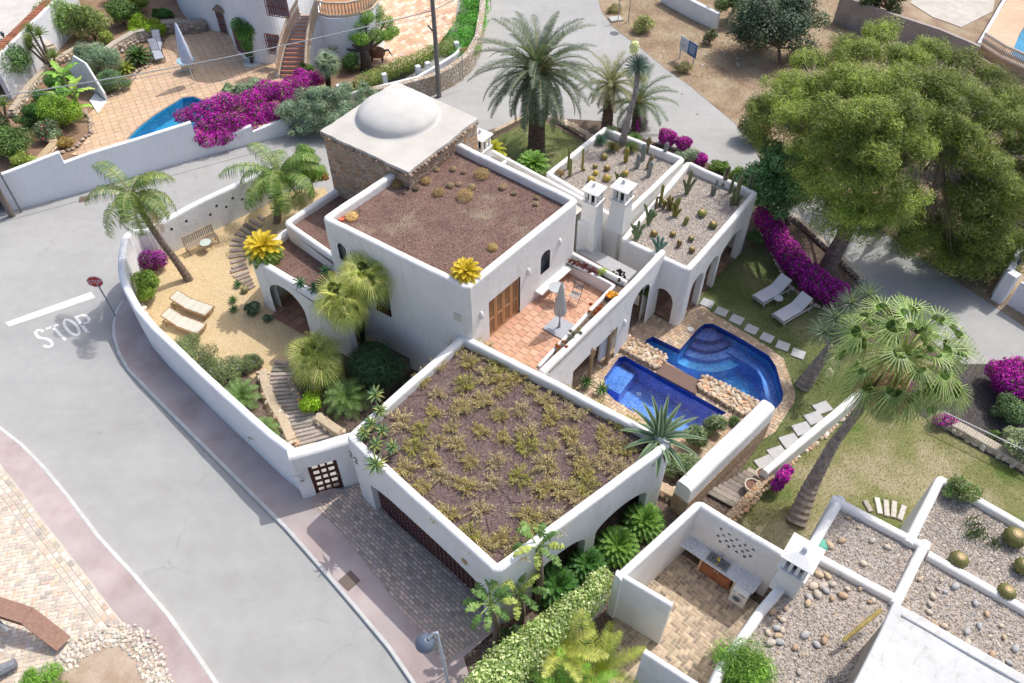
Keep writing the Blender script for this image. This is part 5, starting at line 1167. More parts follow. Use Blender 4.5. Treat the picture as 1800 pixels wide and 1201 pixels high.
def bush(name, label, cat, px, z, R, n, size, pal, nclump=9, group=None, asp=.5, petals=None, cz=None, trunk=False, shell=.5):
    """shrub with short stems and a crown of leaf clumps; R = half widths in metres"""
    p = W(px[0], px[1], z); t = thing(name, label, cat, p, group); c = p+V(0,0, cz if cz is not None else R[2]*.95)
    mb = MB(); cl = clumpset(c, R, nclump, min(R)*.55) + [(c, (R[0]*.72, R[1]*.72, R[2]*.72))]
    cloud(mb, cl, n, size, pal, asp, shell); part(t, 'crown', mb, m_leaf)
    if petals:
        mb = MB(); cl2 = [(q, tuple(r_*1.06 for r_ in r)) for q, r in cl if q[2] > c[2]-R[2]*.7]; cloud(mb, cl2, petals[0], petals[1], petals[2], .8, .9); part(t, 'blossom', mb, m_petal)
    mb = MB()
    for i in range(4): d = rng.normal(0, .4, 2); tube(mb, [p, p+V(d[0]*R[0]*.6, d[1]*R[1]*.6, max(.2, c[2]-p[2]))], [.04,.02], 5, (.16,.11,.07))
    part(t, 'stems', mb, m_bark); return t
def frond(mb, base, az, el, L, droop, nl, ll, lw, pal, rach=(.25,.3,.1), lift=.35, curl=.55, twist=0, mleaf=0, start=.12, rr=.03, vshape=.3):
    """feather palm leaf: arched midrib and two ranks of narrow leaflets"""
    k = 14; pts = [np.asarray(base, float)]; e_ = el; dh = V(math.cos(az), math.sin(az), 0); ds = []
    for i in range(k):
        t = i/k; e_ = el - droop*(t**1.25); d = dh*math.cos(e_)+V(0,0,math.sin(e_)); ds.append(d); pts.append(pts[-1]+d*L/k)
    tube(mb, pts, [rr*(1-.85*i/k) for i in range(k+1)], 4, rach, caps=False)
    P_ = np.array(pts); t = np.linspace(start, .995, nl); ix = np.clip((t*k).astype(int), 0, k-1); fr = t*k-ix
    pos = P_[ix]*(1-fr[:, None]) + P_[ix+1]*fr[:, None]; D = np.array(ds)[ix]; S = np.cross(D, [0, 0, 1.0]); S /= np.maximum(1e-6, np.linalg.norm(S, axis=1))[:, None]; U = np.cross(S, D)
    ln = ll*(np.sin(np.pi*np.clip(t*.92+.06, 0, 1))**.55)
    for sd in (-1, 1):
        dr = S*sd + D*lift + U*vshape + rng.normal(0, .09, (nl, 3)); dr /= np.linalg.norm(dr, axis=1)[:, None]
        l_ = (ln*rng.uniform(.85, 1.1, nl))[:, None]; mid = pos + dr*l_*.55; tip = mid + (dr*(1-curl*.5) - np.array([0, 0, curl]))*l_*.5
        wv = D*lw*.5
        v = np.stack([pos-wv, pos+wv, mid+wv*.9, mid-wv*.9, tip], 1).reshape(-1, 3); i = np.arange(nl)*5
        q = np.stack([i, i+1, i+2, i+3], 1); tr = np.stack([i+3, i+2, i+4], 1); c_ = cols_pick(pal, nl, .1)
        mb.add(v, q, c_, mleaf); mb.add(np.zeros((0, 3)), (tr - len(v)), c_, mleaf)
def fanleaf(mb, base, az, el, Lp, R, pal, nseg=26, span=2.3, droop=.6, pet=(.3,.36,.12), fold=.35, split=.27):
    """fan palm leaf: bare stalk and pleated blade whose split tips hang"""
    dh = V(math.cos(az), math.sin(az), 0); d0 = dh*math.cos(el)+V(0,0,math.sin(el)); e2 = el-.35; d1 = dh*math.cos(e2)+V(0,0,math.sin(e2))
    b = np.asarray(base, float); h1 = b+d0*Lp*.55; h = h1+d1*Lp*.45; tube(mb, [b, h1, h], [.028,.02,.014], 4, pet, caps=False)
    e3 = e2-.5+rnd.gauss(0,.2); D = dh*math.cos(e3)+V(0,0,math.sin(e3)); S = V(-math.sin(az), math.cos(az), 0); U = np.cross(D, S)
    if U[2] < 0: U = -U
    ro = rnd.gauss(0,.42); S, U = S*math.cos(ro)+U*math.sin(ro), U*math.cos(ro)-S*math.sin(ro); pal = np.array(pal)*rnd.uniform(.8,1.2)
    a_ = np.linspace(-span, span, nseg*2+1); rr = R*(1-.22*(np.abs(a_)/span)**2)
    dirs = D[None]*np.cos(a_)[:, None] + S[None]*np.sin(a_)[:, None] + U[None]*(fold*np.abs(np.sin(a_)))[:, None]; pl = np.where(np.arange(nseg*2+1) % 2 == 0, .04, -.04)[:, None]*U
    inner = h + dirs*(rr*split)[:, None] + pl*2 - np.array([0,0,1.0])*(.06*R); hub = np.tile(h, (nseg*2+1, 1)) + dirs*.02
    i = np.arange(0, nseg*2, 1); n = nseg*2+1
    col = cols_pick(pal, len(i), .08); mb.add(np.concatenate([hub, inner]), np.stack([i, i+1, n+i+1, n+i], 1), col)
    j = np.arange(1, nseg*2, 2); m1 = h + dirs[j]*(rr[j]*.8)[:, None] - np.array([0,0,1.0])*(droop*.22*R); tip = h+dirs[j]*(rr[j]*(.98-.25*droop))[:, None]-np.array([0,0,1.0])*(droop*R*rng.uniform(.35,1.15,len(j)))[:, None]+rng.normal(0,.03*R,(len(j),3))
    wv = (inner[j+1]-inner[j-1])*.5
    v = np.stack([inner[j-1], inner[j+1], m1+wv*.4, m1-wv*.4, tip], 1).reshape(-1, 3); q = np.arange(len(j))*5; c2 = cols_pick(pal, len(j), .1)
    mb.add(v, np.stack([q, q+1, q+2, q+3], 1), c2); mb.add(np.zeros((0,3)), np.stack([q+3, q+2, q+4], 1)-len(v), c2)
def blade(mb, base, az, el, L, w, droop, col, ecol=None, fold=.25, n=8, taper=.9, flat=0):
    """thick succulent or sword leaf"""
    p = np.asarray(base, float); S = V(-math.sin(az), math.cos(az), 0); dh = V(math.cos(az), math.sin(az), 0); V_ = []
    for i in range(n+1):
        t = i/n; e_ = el-droop*t; d = dh*math.cos(e_)+V(0,0,math.sin(e_)); U = np.cross(d, S); U = U if U[2] > 0 else -U
        ww = w*(.62+.38*math.sin(min(1, t*1.9)*math.pi/2))*(1-t**2.4*taper)*(1 if t < 1 else .05)
        V_ += [p-S*ww/2+U*fold*ww, p-S*ww*.22+U*.02, p-U*ww*.08, p+S*ww*.22+U*.02, p+S*ww/2+U*fold*ww]; p = p+d*L/n
    f = []; c_ = []
    for i in range(n):
        for k in range(4): f.append((i*5+k, i*5+k+1, i*5+5+k+1, i*5+5+k)); c_.append(ecol if ecol is not None and k in (0, 3) else col)
    mb.add(np.array(V_), np.array(f), np.array(c_))
def rosette(mb, c, n, L, w, pal, e0=1.3, e1=.05, droop=.5, fold=.2, ec=None, nn=5, taper=.9):
    for i in range(n):
        t = i/max(1, n-1); az = i*2.39996+rnd.gauss(0,.1); el = e0+(e1-e0)*t**.8; cc_ = jit(rnd.choice(pal), .1)
        blade(mb, np.asarray(c)+V(0,0,.02*L*(1-t)), az, el, L*(.65+.35*math.sin(math.pi*min(1,t*.7+.25)))*rnd.uniform(.88,1.08), w, droop*rnd.uniform(.6,1.3)*(.4+t), cc_, ec, fold, nn, taper)
def trunk(par, pts, rad, col, n=10, rings=True):
    mb = MB(); P_ = densify(pts, .12); k = len(P_); R_ = np.interp(np.linspace(0, 1, k), np.linspace(0, 1, len(rad)), rad)
    # smooth curve
    P3 = np.array(P_); 
    for _ in range(6): P3[1:-1] = (P3[:-2]+P3[1:-1]*2+P3[2:])/4
    if rings: R_ = R_*(1+.07*np.array([(-1)**i for i in range(k)]))
    tube(mb, list(P3), list(R_), n, col); 
    me_c = mb.c[0]; mb.c[0] = me_c*rng.normal(1,.12,(len(me_c),1)); part(par, 'trunk', mb, m_bark); return P3
def cycad(name, label, p, R, nf, pal, group=None, up=1.25, low=.05, h0=.25, tip=None, lw=.018):
    t = thing(name, label, 'cycad', p, group); mb = MB(); lathe(mb, [(.001,0),(.2,0),(.2,h0*.7),(.14,h0),(.001,h0+.04)], p, 10, (.16,.10,.06)); part(t, 'trunk', mb, m_bark)
    mb = MB()
    for i in range(nf):
        q = i/nf; az = i*2.39996; el = up+(low-up)*q**.7; frond(mb, p+V(0,0,h0), az, el, R*(.8+.25*q), .75+.3*q, 26, R*.19, lw, tip if (tip and (q < .4 or math.sin(az) > .25)) else pal, (.18,.22,.06), .45, .15, start=.14, rr=.014, vshape=.35)
    part(t, 'crown', mb, m_leaf); return t
# ---------------------------------------------------------------- palms
def palm(name, label, tp, rad, nf, L, pal, tcol, el0=1.35, el1=-.7, droop=1.3, nl=60, ll=.5, lw=.035, group=None, lift=.4, curl=.5, dead=0, cat='palm tree', rr=.045, vs=.15):
    t = thing(name, label, cat, tp[0], group); P3 = trunk(t, tp, rad, tcol); c = P3[-1]; mb = MB()
    for i in range(nf):
        q = (i+.5)/nf; el = el0+(el1-el0)*q**.85; frond(mb, c, i*2.39996+rnd.gauss(0,.15), el, L*rnd.uniform(.85,1.08)*(.8+.25*math.sin(math.pi*min(1,q+.2))), droop*rnd.uniform(.8,1.15), nl, ll, lw, pal, (.26,.25,.12), lift, curl, rr=rr, vshape=vs)
    part(t, 'crown', mb, m_leaf)
    if dead:
        mb = MB()
        for i in range(dead): frond(mb, c-V(0,0,.1), i*2.4+1, -.7, L*.75, .7, nl//2, ll*.7, lw, [(.30,.22,.12), (.22,.15,.08)], (.3,.2,.1), .5, .6, rr=rr)
        part(t, 'dead_fronds', mb, m_leafd)
    return t
BRK = (.22,.17,.14)
palm('queen_palm', 'slender queen palm with a curved grey trunk leaning left over the golden gravel garden', [W(333,493,.55), W(312,462,1.6), W(280,420,3.1), W(250,375,4.6), W(233,342,5.7)], [.2,.17,.15,.13,.16], 14, 2.5, [(.11,.18,.05), (.17,.25,.06), (.08,.14,.045), (.28,.32,.09)], BRK, 1.35, -.6, 2.05, 74, .62, .024, lift=.2, curl=1.2, dead=3, rr=.035, vs=-.15)
palm('queen_palm', 'bushy queen palm with drooping fronds between the back garden wall and the stone tower', [W(487,392,.55), W(489,360,1.6), W(492,310,3.2)], [.2,.16,.14], 20, 2.8, [(.09,.18,.04), (.15,.25,.06), (.07,.14,.035), (.24,.31,.08)], BRK, 1.35, -.35, 1.85, 80, .66, .024, lift=.2, curl=1.2, rr=.035, vs=-.15)
DATE = [(.07,.105,.07), (.11,.15,.10), (.05,.08,.05), (.17,.21,.15)]
t = palm('date_palm', 'big grey-green Canary date palm on the small lawn behind the villa', [W(943,268,0), W(944,200,2.6), W(945,125,4.9)], [.5,.42,.5], 96, 3.75, DATE, (.13,.10,.08), 1.45, -1.0, 1.25, 72, .42, .032, lift=.75, curl=.12, rr=.05, vs=.3)
mb = MB(); c = W(945,125,4.9)
for i in range(26): az = i*2.4; blade(mb, c+V(math.cos(az)*.2, math.sin(az)*.2, -.1), az, 1.2-.02*i, .9, .1, .2, (.42,.24,.09), n=3)
part(t, 'leaf_bases', mb, m_bark)
palm('date_palm', 'brown-tinged young date palm with a thick trunk between the lawn and the road', [W(1066,232,0), W(1070,185,1.6), W(1074,148,2.9)], [.34,.3,.3], 34, 2.2, [(.16,.18,.08), (.12,.15,.08), (.22,.22,.12), (.3,.26,.15)], (.15,.10,.08), 1.4, -.5, 1.2, 60, .34, .02, lift=.7, curl=.15)
palm('date_palm', 'low dark green date palm behind the pale cactus roof', [W(1118,230,0), W(1122,180,1.7)], [.3,.28], 26, 2.5, [(.07,.12,.06), (.10,.16,.08), (.05,.09,.05)], (.13,.10,.08), 1.35, -.35, 1.3, 66, .38, .022, lift=.7, curl=.15)
def fanpalm(name, label, tp, rad, nl_, Lp, R, pal, tcol, el0=1.4, el1=-.9, droop=.6, group=None, nseg=22, pet=(.3,.36,.12)):
    t = thing(name, label, 'palm tree', tp[0], group); P3 = trunk(t, tp, rad, tcol); c = P3[-1]; mb = MB()
    for i in range(nl_):
        q = (i+.5)/nl_; el = el0+(el1-el0)*q; fanleaf(mb, c, i*2.39996+rnd.gauss(0,.3), el+rnd.gauss(0,.12), Lp*rnd.uniform(.7,1.15), R*rnd.uniform(.8,1.12), pal, nseg, 1.65, droop*rnd.uniform(.7,1.2)*(.5+q), pet)
    for i in range(9): fanleaf(mb, c, i*2.4, 1.45-.04*i, Lp*.6, R*.7, pal, nseg, .9, .1, pet)
    part(t, 'crown', mb, m_leaf); return t, c
FP = [(.34,.38,.09), (.42,.45,.13), (.26,.32,.08), (.52,.50,.2)]
fanpalm('fan_palm', 'tall yellow-green fan palm with a dark trunk against the villa wall', [W(636,602,.5), W(636,560,2.2), W(645,485,5.0)], [.14,.12,.13], 42, .62, .86, FP, (.07,.06,.05), droop=.85)
fanpalm('fan_palm', 'slightly lower fan palm with yellowing leaves beside the porch arch', [W(616,612,.5), W(612,570,2.0), W(597,528,4.5)], [.14,.12,.12], 40, .6, .84, FP, (.07,.06,.05), droop=.9)
fanpalm('fan_palm', 'short stout fan palm with pale yellow hanging tips above the sleeper path', [W(553,690,.5), W(555,628,2.1)], [.22,.24], 46, .62, .92, FP, (.25,.18,.10), droop=.9)
t, c = fanpalm('washingtonia_palm', 'tall leaning fan palm with a long bare trunk rising from the dry lawn', [W(1400,917,0), W(1425,855,1.1), W(1465,780,3.0), W(1530,695,5.6), W(1585,632,7.4)], [.38,.24,.17,.14,.14], 66, 1.55, 1.0, [(.17,.24,.07), (.22,.31,.10), (.12,.19,.06), (.30,.37,.15)], (.34,.28,.23), 1.45, -1.15, 1.7, nseg=17, pet=(.34,.40,.15))
mb = MB()
for i in range(7): az = (3.6, 4.0, 4.5, 5.4, 5.8, .6, 2.9)[i]; frond(mb, c, az, .35, 2.1, 1.9, 60, .28, .02, [(.50,.42,.28), (.62,.56,.42), (.42,.30,.17)] if i > 2 else [(.38,.24,.13), (.30,.18,.10)], (.42,.3,.15), .3, .9, rr=.03)
part(t, 'flower_stalks', mb, m_leafd); mb = MB()
for i in range(16): fanleaf(mb, c-V(0,0,.15), i*2.4+.5, -.9-.03*i, 1.0, .8, [(.34,.24,.13), (.26,.18,.10), (.42,.32,.19)], 14, 1.2, 1.6, (.36,.27,.15))
part(t, 'dead_leaves', mb, m_leafd)
# branching yucca next to it
t = thing('yucca_tree', 'grey-green yucca with stout trunk and cream flowers at the lawn corner', 'yucca', W(1412,678,0)); tp = [W(1412,678,0), W(1432,648,1.0), W(1462,610,2.3)]; P3 = trunk(t, tp, [.34,.24,.2], (.30,.26,.23)); mb = MB()
for q, z_ in (((1470,560),3.2), ((1495,535),3.6), ((1448,585),2.8), ((1490,590),3.0), ((1525,520),3.4)):
    c = W(*q, z_); tube(mb, [P3[-1], c], [.15,.1], 7, (.3,.26,.23))
mbl = MB()
for q, z_ in (((1470,560),3.2), ((1495,535),3.6), ((1448,585),2.8), ((1490,590),3.0), ((1525,520),3.4)):
    c = W(*q, z_)
    for i in range(70): blade(mbl, c, i*2.4, 1.4-1.9*i/70, .75, .05, .35, jit(rnd.choice([(.28,.33,.26), (.36,.41,.32), (.2,.25,.17)]), .1), None, .12, 3)
part(t, 'limbs', mb, m_bark); part(t, 'crown', mbl, m_leaf)
mb = MB()
for q in ((1462,612),(1466,634),(1458,655)): mb = MB(); cloud(mb, [(W(*q, 2.4), (.14,.14,.2))], 120, .08, [(.62,.58,.46)], .8); part(t, 'flower_cluster', mb, m_petal)
# flowering rostrate yucca
t = thing('yucca_tree', 'tall thin yucca with blue-green head and two cream flower clusters', 'yucca', W(1093,255,3.58)); P3 = trunk(t, [W(1093,255,3.58), W(1104,210,5.0), W(1118,160,6.4), W(1121,118,7.4)], [.19,.14,.12,.12], (.32,.28,.26)); mb = MB(); c = P3[-1]
for i in range(230): blade(mb, c, i*2.4, 1.5-2.3*i/230, .62, .022, .05, jit(rnd.choice([(.20,.28,.24), (.27,.34,.30), (.14,.2,.17)]), .1), None, .05, 2)
part(t, 'crown', mb, m_leaf); mb = MB()
for c_, r_ in ((W(1115,84,8.0), (.22,.22,.38)), (W(1128,137,6.9), (.28,.28,.26))): mb = MB(); cloud(mb, [(c_, r_)], 350, .09, [(.66,.66,.48), (.56,.58,.38)], .8); part(t, 'flower_cluster', mb, m_petal)
# ---------------------------------------------------------------- the pine and the trees by the road
t = thing('pine_tree', 'huge spreading umbrella pine with a leaning trunk over the right-hand road', 'tree', W(1455,472,0))
P3 = trunk(t, [W(1453,474,0), W(1478,425,1.5), W(1500,385,3.0), W(1520,330,4.6)], [.42,.36,.32,.28], (.26,.20,.17), rings=False)
pc = [(1420,110,6),(1480,88,6.5),(1555,62,7),(1590,100,8),(1640,95,7.5),(1690,115,7),(1745,140,6.5),(1795,180,6),(1380,150,6),(1430,150,7.5),(1500,140,8.5),(1570,140,9),(1640,150,9),(1710,180,8),(1770,220,7),(1345,195,5.4),(1400,205,7),(1460,200,8.5),(1530,200,9.2),(1600,195,9),(1800,265,6),(1425,262,6),(1475,260,7.5),(1540,262,8),(1595,262,7.6),(1440,320,5.4),(1490,310,6.8),(1550,318,6.6),(1585,345,5.4),(1475,362,4.8),(1525,372,4.8),(1690,240,7.2),(1740,290,6.2),(1775,330,5.4),(1700,350,4.8),(1745,390,3.8),(1650,205,8.2),(1520,95,7.5),(1750,180,7.4),(1810,310,5),(1790,355,3.6),(1765,420,2.6),(1805,420,2.4),(1720,420,2.6),(1680,430,2.0),(1735,450,1.9),(1640,400,2.4),(1450,175,7),(1525,165,8.5),(1500,230,8),(1600,150,8.8),(1660,180,8.5),(1570,230,8.3),(1380,180,6),(1690,160,7.8)]
mbb = MB(); mbn = MB(); hub = P3[-1]; nodes = [hub, hub+V(1.0,.6,1.6), hub+V(2.6,.3,2.0), hub+V(-.8,.6,1.4), hub+V(.5,-.3,1.2)]
for nd in nodes[1:]: tube(mbb, [hub, (hub+nd)/2+V(0,0,.15), nd], [.26,.2,.15], 8, (.24,.18,.15))
tube(mbb, [hub, W(1640,240,6.8), W(1700,215,7.2)], [.24,.17,.1], 7, (.25,.19,.16))
for x, y, z in pc:
    c = W(x, y, z); nd = min(nodes+[W(1640,240,6.8)], key=lambda q: np.linalg.norm(q-c)); m_ = (nd+c)/2-V(0,0,.25); tube(mbb, [nd, m_, c], [.11,.07,.03], 5, (.26,.2,.17))
    kk = 19
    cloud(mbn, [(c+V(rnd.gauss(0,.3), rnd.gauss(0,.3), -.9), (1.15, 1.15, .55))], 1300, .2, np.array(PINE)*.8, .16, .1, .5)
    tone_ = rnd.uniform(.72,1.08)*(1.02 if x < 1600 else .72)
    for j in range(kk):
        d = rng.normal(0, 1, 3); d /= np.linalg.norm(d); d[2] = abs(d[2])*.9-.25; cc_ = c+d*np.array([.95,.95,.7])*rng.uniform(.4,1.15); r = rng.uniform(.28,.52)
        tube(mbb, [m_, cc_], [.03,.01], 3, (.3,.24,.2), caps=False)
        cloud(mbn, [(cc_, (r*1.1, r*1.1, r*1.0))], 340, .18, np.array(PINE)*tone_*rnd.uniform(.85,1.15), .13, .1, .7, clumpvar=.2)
part(t, 'branches', mbb, m_bark); part(t, 'crown', mbn, m_leaf)
mb = MB()
for i in range(60):
    a_ = W(rnd.uniform(1600,1700), rnd.uniform(215,260), 6.4); d = V(rnd.gauss(0,.5), rnd.gauss(-.6,.4), -rnd.uniform(1.5,3.6)); mid_ = a_+d*.5+V(rnd.gauss(0,.3), rnd.gauss(0,.3), .3); e_ = a_+d
    tube(mb, [a_, mid_, e_], [.03,.02,.006], 4, jit((.40,.36,.33), .12), caps=False)
    for k in range(5): q = mid_+(e_-mid_)*rnd.random(); tube(mb, [q, q+V(rnd.gauss(0,.35), rnd.gauss(0,.35), -rnd.uniform(.1,.6))], [.01,.004], 3, (.42,.38,.35), caps=False)
part(t, 'dead_twigs', mb, m_bark)
def tree(name, label, base, c, R, n, size, pal, k=16, cat='tree', petals=None, tr=.14, asp=.5, group=None, r_=.4):
    t = thing(name, label, cat, base, group); mb = MB(); hub = base*.55+c*.45; tube(mb, [base, hub], [tr, tr*.7], 8, (.2,.16,.13)); cl = clumpset(c, R, k, min(R)*r_*1.25)
    part(t, 'trunk', mb, m_bark); mb = MB()
    for q, r in cl: tube(mb, [hub, (hub+q)/2, q], [tr*.5, tr*.3, .02], 5, (.22,.17,.14), caps=False)
    part(t, 'limbs', mb, m_bark); mb = MB(); cloud(mb, cl, n, size, pal, asp, .35, .5, clumpvar=.2); part(t, 'crown', mb, m_leaf)
    if petals: mb = MB(); cloud(mb, [(q, tuple(x*1.05 for x in r)) for q, r in cl], petals[0], petals[1], petals[2], .8, .9); part(t, 'blossom', mb, m_petal)
    return t
tree('carob_tree', 'dense mid-green broadleaf tree beside the cactus roof and the road', W(1385,395,0), W(1368,322,2.6), (1.75,1.5,2.3), 32000, .14, [(.09,.19,.07), (.14,.26,.10), (.20,.33,.14), (.07,.13,.05)], 24, asp=.55)
tree('evergreen_tree', 'dark grey-green evergreen tree at the top edge behind the dirt lot', W(1372,112,0), W(1365,50,1.9), (3.3,2.0,2.2), 30000, .17, [(.05,.085,.05), (.09,.13,.08), (.13,.18,.11), (.035,.06,.035)], 34)
tree('evergreen_tree', 'lighter green scrubby tree at the top edge over the pale wall fragment', W(1290,20,0), W(1290,5,1.4), (1.7,1.0,1.3), 11000, .14, [(.12,.17,.06), (.17,.22,.08), (.08,.12,.05)], 16)
tree('evergreen_tree', 'near-black cypress-like tree against the grey boundary wall', W(1565,30,0), W(1560,0,2.2), (1.9,1.0,2.0), 8000, .14, GD, 18)
bush('oleander', 'pink and red flowering oleander at the edge of the dirt lot under the pine', 'shrub', (1325,248), 0, (1.0,.9,.9), 6500, .12, [(.09,.14,.05), (.14,.19,.07), (.06,.1,.04)], 14, petals=(450,.1,[(.62,.10,.16), (.66,.22,.28), (.7,.5,.5)]))
bush('round_shrub', 'small round dark shrub with pale fringe alone on the dirt lot', 'shrub', (1247,78), 0, (.45,.4,.6), 2600, .09, [(.07,.11,.05), (.12,.16,.08), (.3,.26,.17)], 8)
for i, (q, R, lab, pal) in enumerate([((1600,425),(1.0,.8,.8),'dark scrub bush at the road edge under the pine, nearest the pine trunk',GD),((1660,455),(1.2,.8,.8),'olive scrub bush at the road edge under the pine, in the middle',[(.12,.15,.05),(.08,.11,.04)]),((1712,478),(1.1,.8,.9),'leafy green bush at the road edge just left of the white street gate',G1),((1735,430),(1.2,1.0,.9),'grey-green scrub behind the leafy bush near the white street gate',[(.13,.16,.08),(.09,.12,.06),(.2,.2,.12)]),((1640,390),(1.1,.9,.7),'dusty low scrub under the dead pine twigs',[(.14,.15,.08),(.1,.12,.06)]),((1590,362),(.9,.7,.6),'bright round bush in the gap below the pine crown',G1),((1780,400),(1.0,.8,.7),'sparse beige-green scrub at the right edge on the dirt',[(.2,.2,.12),(.14,.16,.08)]),((1405,330),(.9,.7,.5),'low dark scrub at the foot of the broadleaf tree across the road',GD),((1540,400),(.8,.5,.5),'small dark scrub bush beside the road behind the pine trunk',GD),((1700,340),(1.3,1.0,.9),'dark ivy-like scrub in the deep shade under the pine',GD),((1625,300),(1.5,1.0,.9),'dark scrub added below the gap in the pine crown to deepen its shade',GD),((1665,345),(1.4,1.1,.9),'dense dark scrub added to deepen the shade under the dead pine twigs, beside the ivy-like one',GD),((1770,470),(.8,.6,.7),'sprawling green scrub right behind the street gate pier',G1)]):
    bush('scrub_bush', lab, 'shrub', q, 0, R, 5000, .11, pal, 10, group=None)  # the two dark bushes below the crown gap are added to deepen the shade
bush('yucca_clump', 'spiky green plant clump with dead leaves at the corner of the dirt lot', 'shrub', (1130,55), 0, (.8,.6,.6), 2500, .25, [(.16,.22,.07), (.24,.27,.1), (.38,.31,.18)], 8, asp=.15)
bush('weed_clump', 'grey-green weeds around the feet of the notice board', 'weeds', (1200,128), 0, (.7,.5,.35), 1800, .16, [(.26,.25,.12), (.2,.2,.1), (.34,.3,.17)], 7, asp=.15)
bush('weed_clump', 'straw-coloured weeds by the sign posts at the top of the lot', 'weeds', (1082,22), 0, (.7,.5,.3), 1500, .16, [(.42,.35,.2), (.32,.27,.15), (.2,.2,.1)], 7, asp=.15)
# ---------------------------------------------------------------- bougainvilleas
def boug(label, clumps, n, pal=PUR, green=.12, size=.085, base=None, stuff=None):
    t = thing('bougainvillea', label, 'bougainvillea', base if base is not None else clumps[0][0]*V(1,1,0)); mb = MB(); cloud(mb, [(c, tuple(q*.97 for q in r)) for c, r in clumps], int(n*.45), .1, G1, .55, .5); part(t, 'leaves', mb, m_leaf)
    mb = MB(); cloud(mb, clumps, n, size, pal, .85, .82, .35, clumpvar=.10); part(t, 'bracts', mb, m_petal); return t
hedge = []
hp_ = densify(WS([(1340,372),(1352,395),(1372,425),(1392,455),(1418,483),(1445,503),(1472,522)], .75), .3)
for p in hp_: hedge.append((p+V(rnd.gauss(0,.06), rnd.gauss(0,.06), rnd.gauss(0,.05)), (.5*rnd.uniform(.85,1.15), .5*rnd.uniform(.85,1.15), .68)))
boug('long curving purple bougainvillea hedge between the lounger lawn and the road', hedge, 26000)
b = W(1770,690,0); boug('large round magenta bougainvillea ball at the right edge above two green topiary balls', [(b+V(0,0,.9), (.92,.92,.8))]+[(b+V(rnd.uniform(-.6,.6), rnd.uniform(-.6,.6), rnd.uniform(.5,1.3)), (.42,.42,.4)) for _ in range(16)], 15000, base=b)
boug('small magenta bougainvillea spilling over the honey stone wall beside the clay pots', [(W(1376,838,.85), (.26,.24,.3)), (W(1384,826,.9), (.22,.2,.22)), (W(1366,852,.5), (.24,.2,.3))], 1500, base=W(1372,865,0))
boug('magenta bougainvillea glimpsed under the crown of the tall leaning fan palm', [(W(1590,672,.8), (.5,.4,.4)), (W(1572,700,.7), (.4,.4,.35)), (W(1660,738,.4), (.5,.25,.2))], 2500, base=W(1585,690,0))
boug('purple bougainvillea with dark leaves climbing inside the curved white wall near the leaning palm', [(W(262,458,1.15), (.5,.4,.5)), (W(280,455,1.2), (.35,.35,.42))], 1500, base=W(268,478,zg), pal=[(.34,.05,.34),(.26,.03,.28)])
for i, (q, r, lab) in enumerate([((1172,245),.55,'magenta bougainvillea ball at the road edge behind the farther cactus roof'),((1200,255),.5,'magenta bougainvillea mound touching the left ball behind the cactus roof'),((1230,280),.42,'small pink-and-orange-tinged bougainvillea ball next to the road behind the cactus roofs')]):
    b = W(q[0], q[1]+8, 0); boug(lab, [(b+V(0,0,r*.85), (r*.85, r*.85, r*.7))]+[(b+V(rnd.uniform(-.6,.6)*r, rnd.uniform(-.6,.6)*r, rnd.uniform(.5,1.3)*r), (r*.45, r*.45, r*.4)) for _ in range(9)], 3600, base=b)
boug('small purple bougainvillea under the low dark date palm', [(W(1128,218,.9), (.3,.3,.45))], 900, base=W(1128,235,0))
tb_ = []
for x, y, z, r in ((322,205,1.9,.45),(345,200,1.9,.55),(370,190,2.0,.6),(395,182,2.0,.65),(420,185,2.0,.6),(410,215,1.6,.6),(380,215,1.6,.6),(360,225,1.5,.5),(395,236,1.2,.5),(425,214,1.4,.5),(362,246,1.2,.45),(385,243,1.1,.45),(412,232,1.1,.45),(345,240,1.5,.4)): tb_.append((W(x, y, z-.35), (r*1.2, r, r*.95)))
boug('broad purple bougainvillea spilling over the stepped street wall beside the turquoise pool', tb_, 13000, base=W(380,235,.8))
for x_, y_ in ((350,240),(370,234),(392,228),(412,222),(430,216)): pass
tb_ = []
for x, y, z, r in ((440,222,1.1,.45),(462,214,1.1,.45),(485,206,1.1,.45),(445,175,2.0,.6),(470,160,2.1,.65),(495,160,2.1,.6),(515,150,2.1,.55),(450,200,1.5,.55),(480,195,1.5,.55),(510,180,1.6,.5),(530,145,2,.45)): tb_.append((W(x, y, z-.35), (r*1.2, r, r*.95)))
boug('taller purple bougainvillea over the street wall at the foot of the outside staircase', tb_, 12000, base=W(480,205,.8))
boug('thin purple bougainvillea with green leaves beside the small grey fan palm', [(W(545,140,1.5), (.5,.4,.5)), (W(562,135,1.2), (.4,.35,.4)), (W(528,130,1.5), (.4,.3,.35))], 2200, base=W(548,155,.8), pal=PUR)
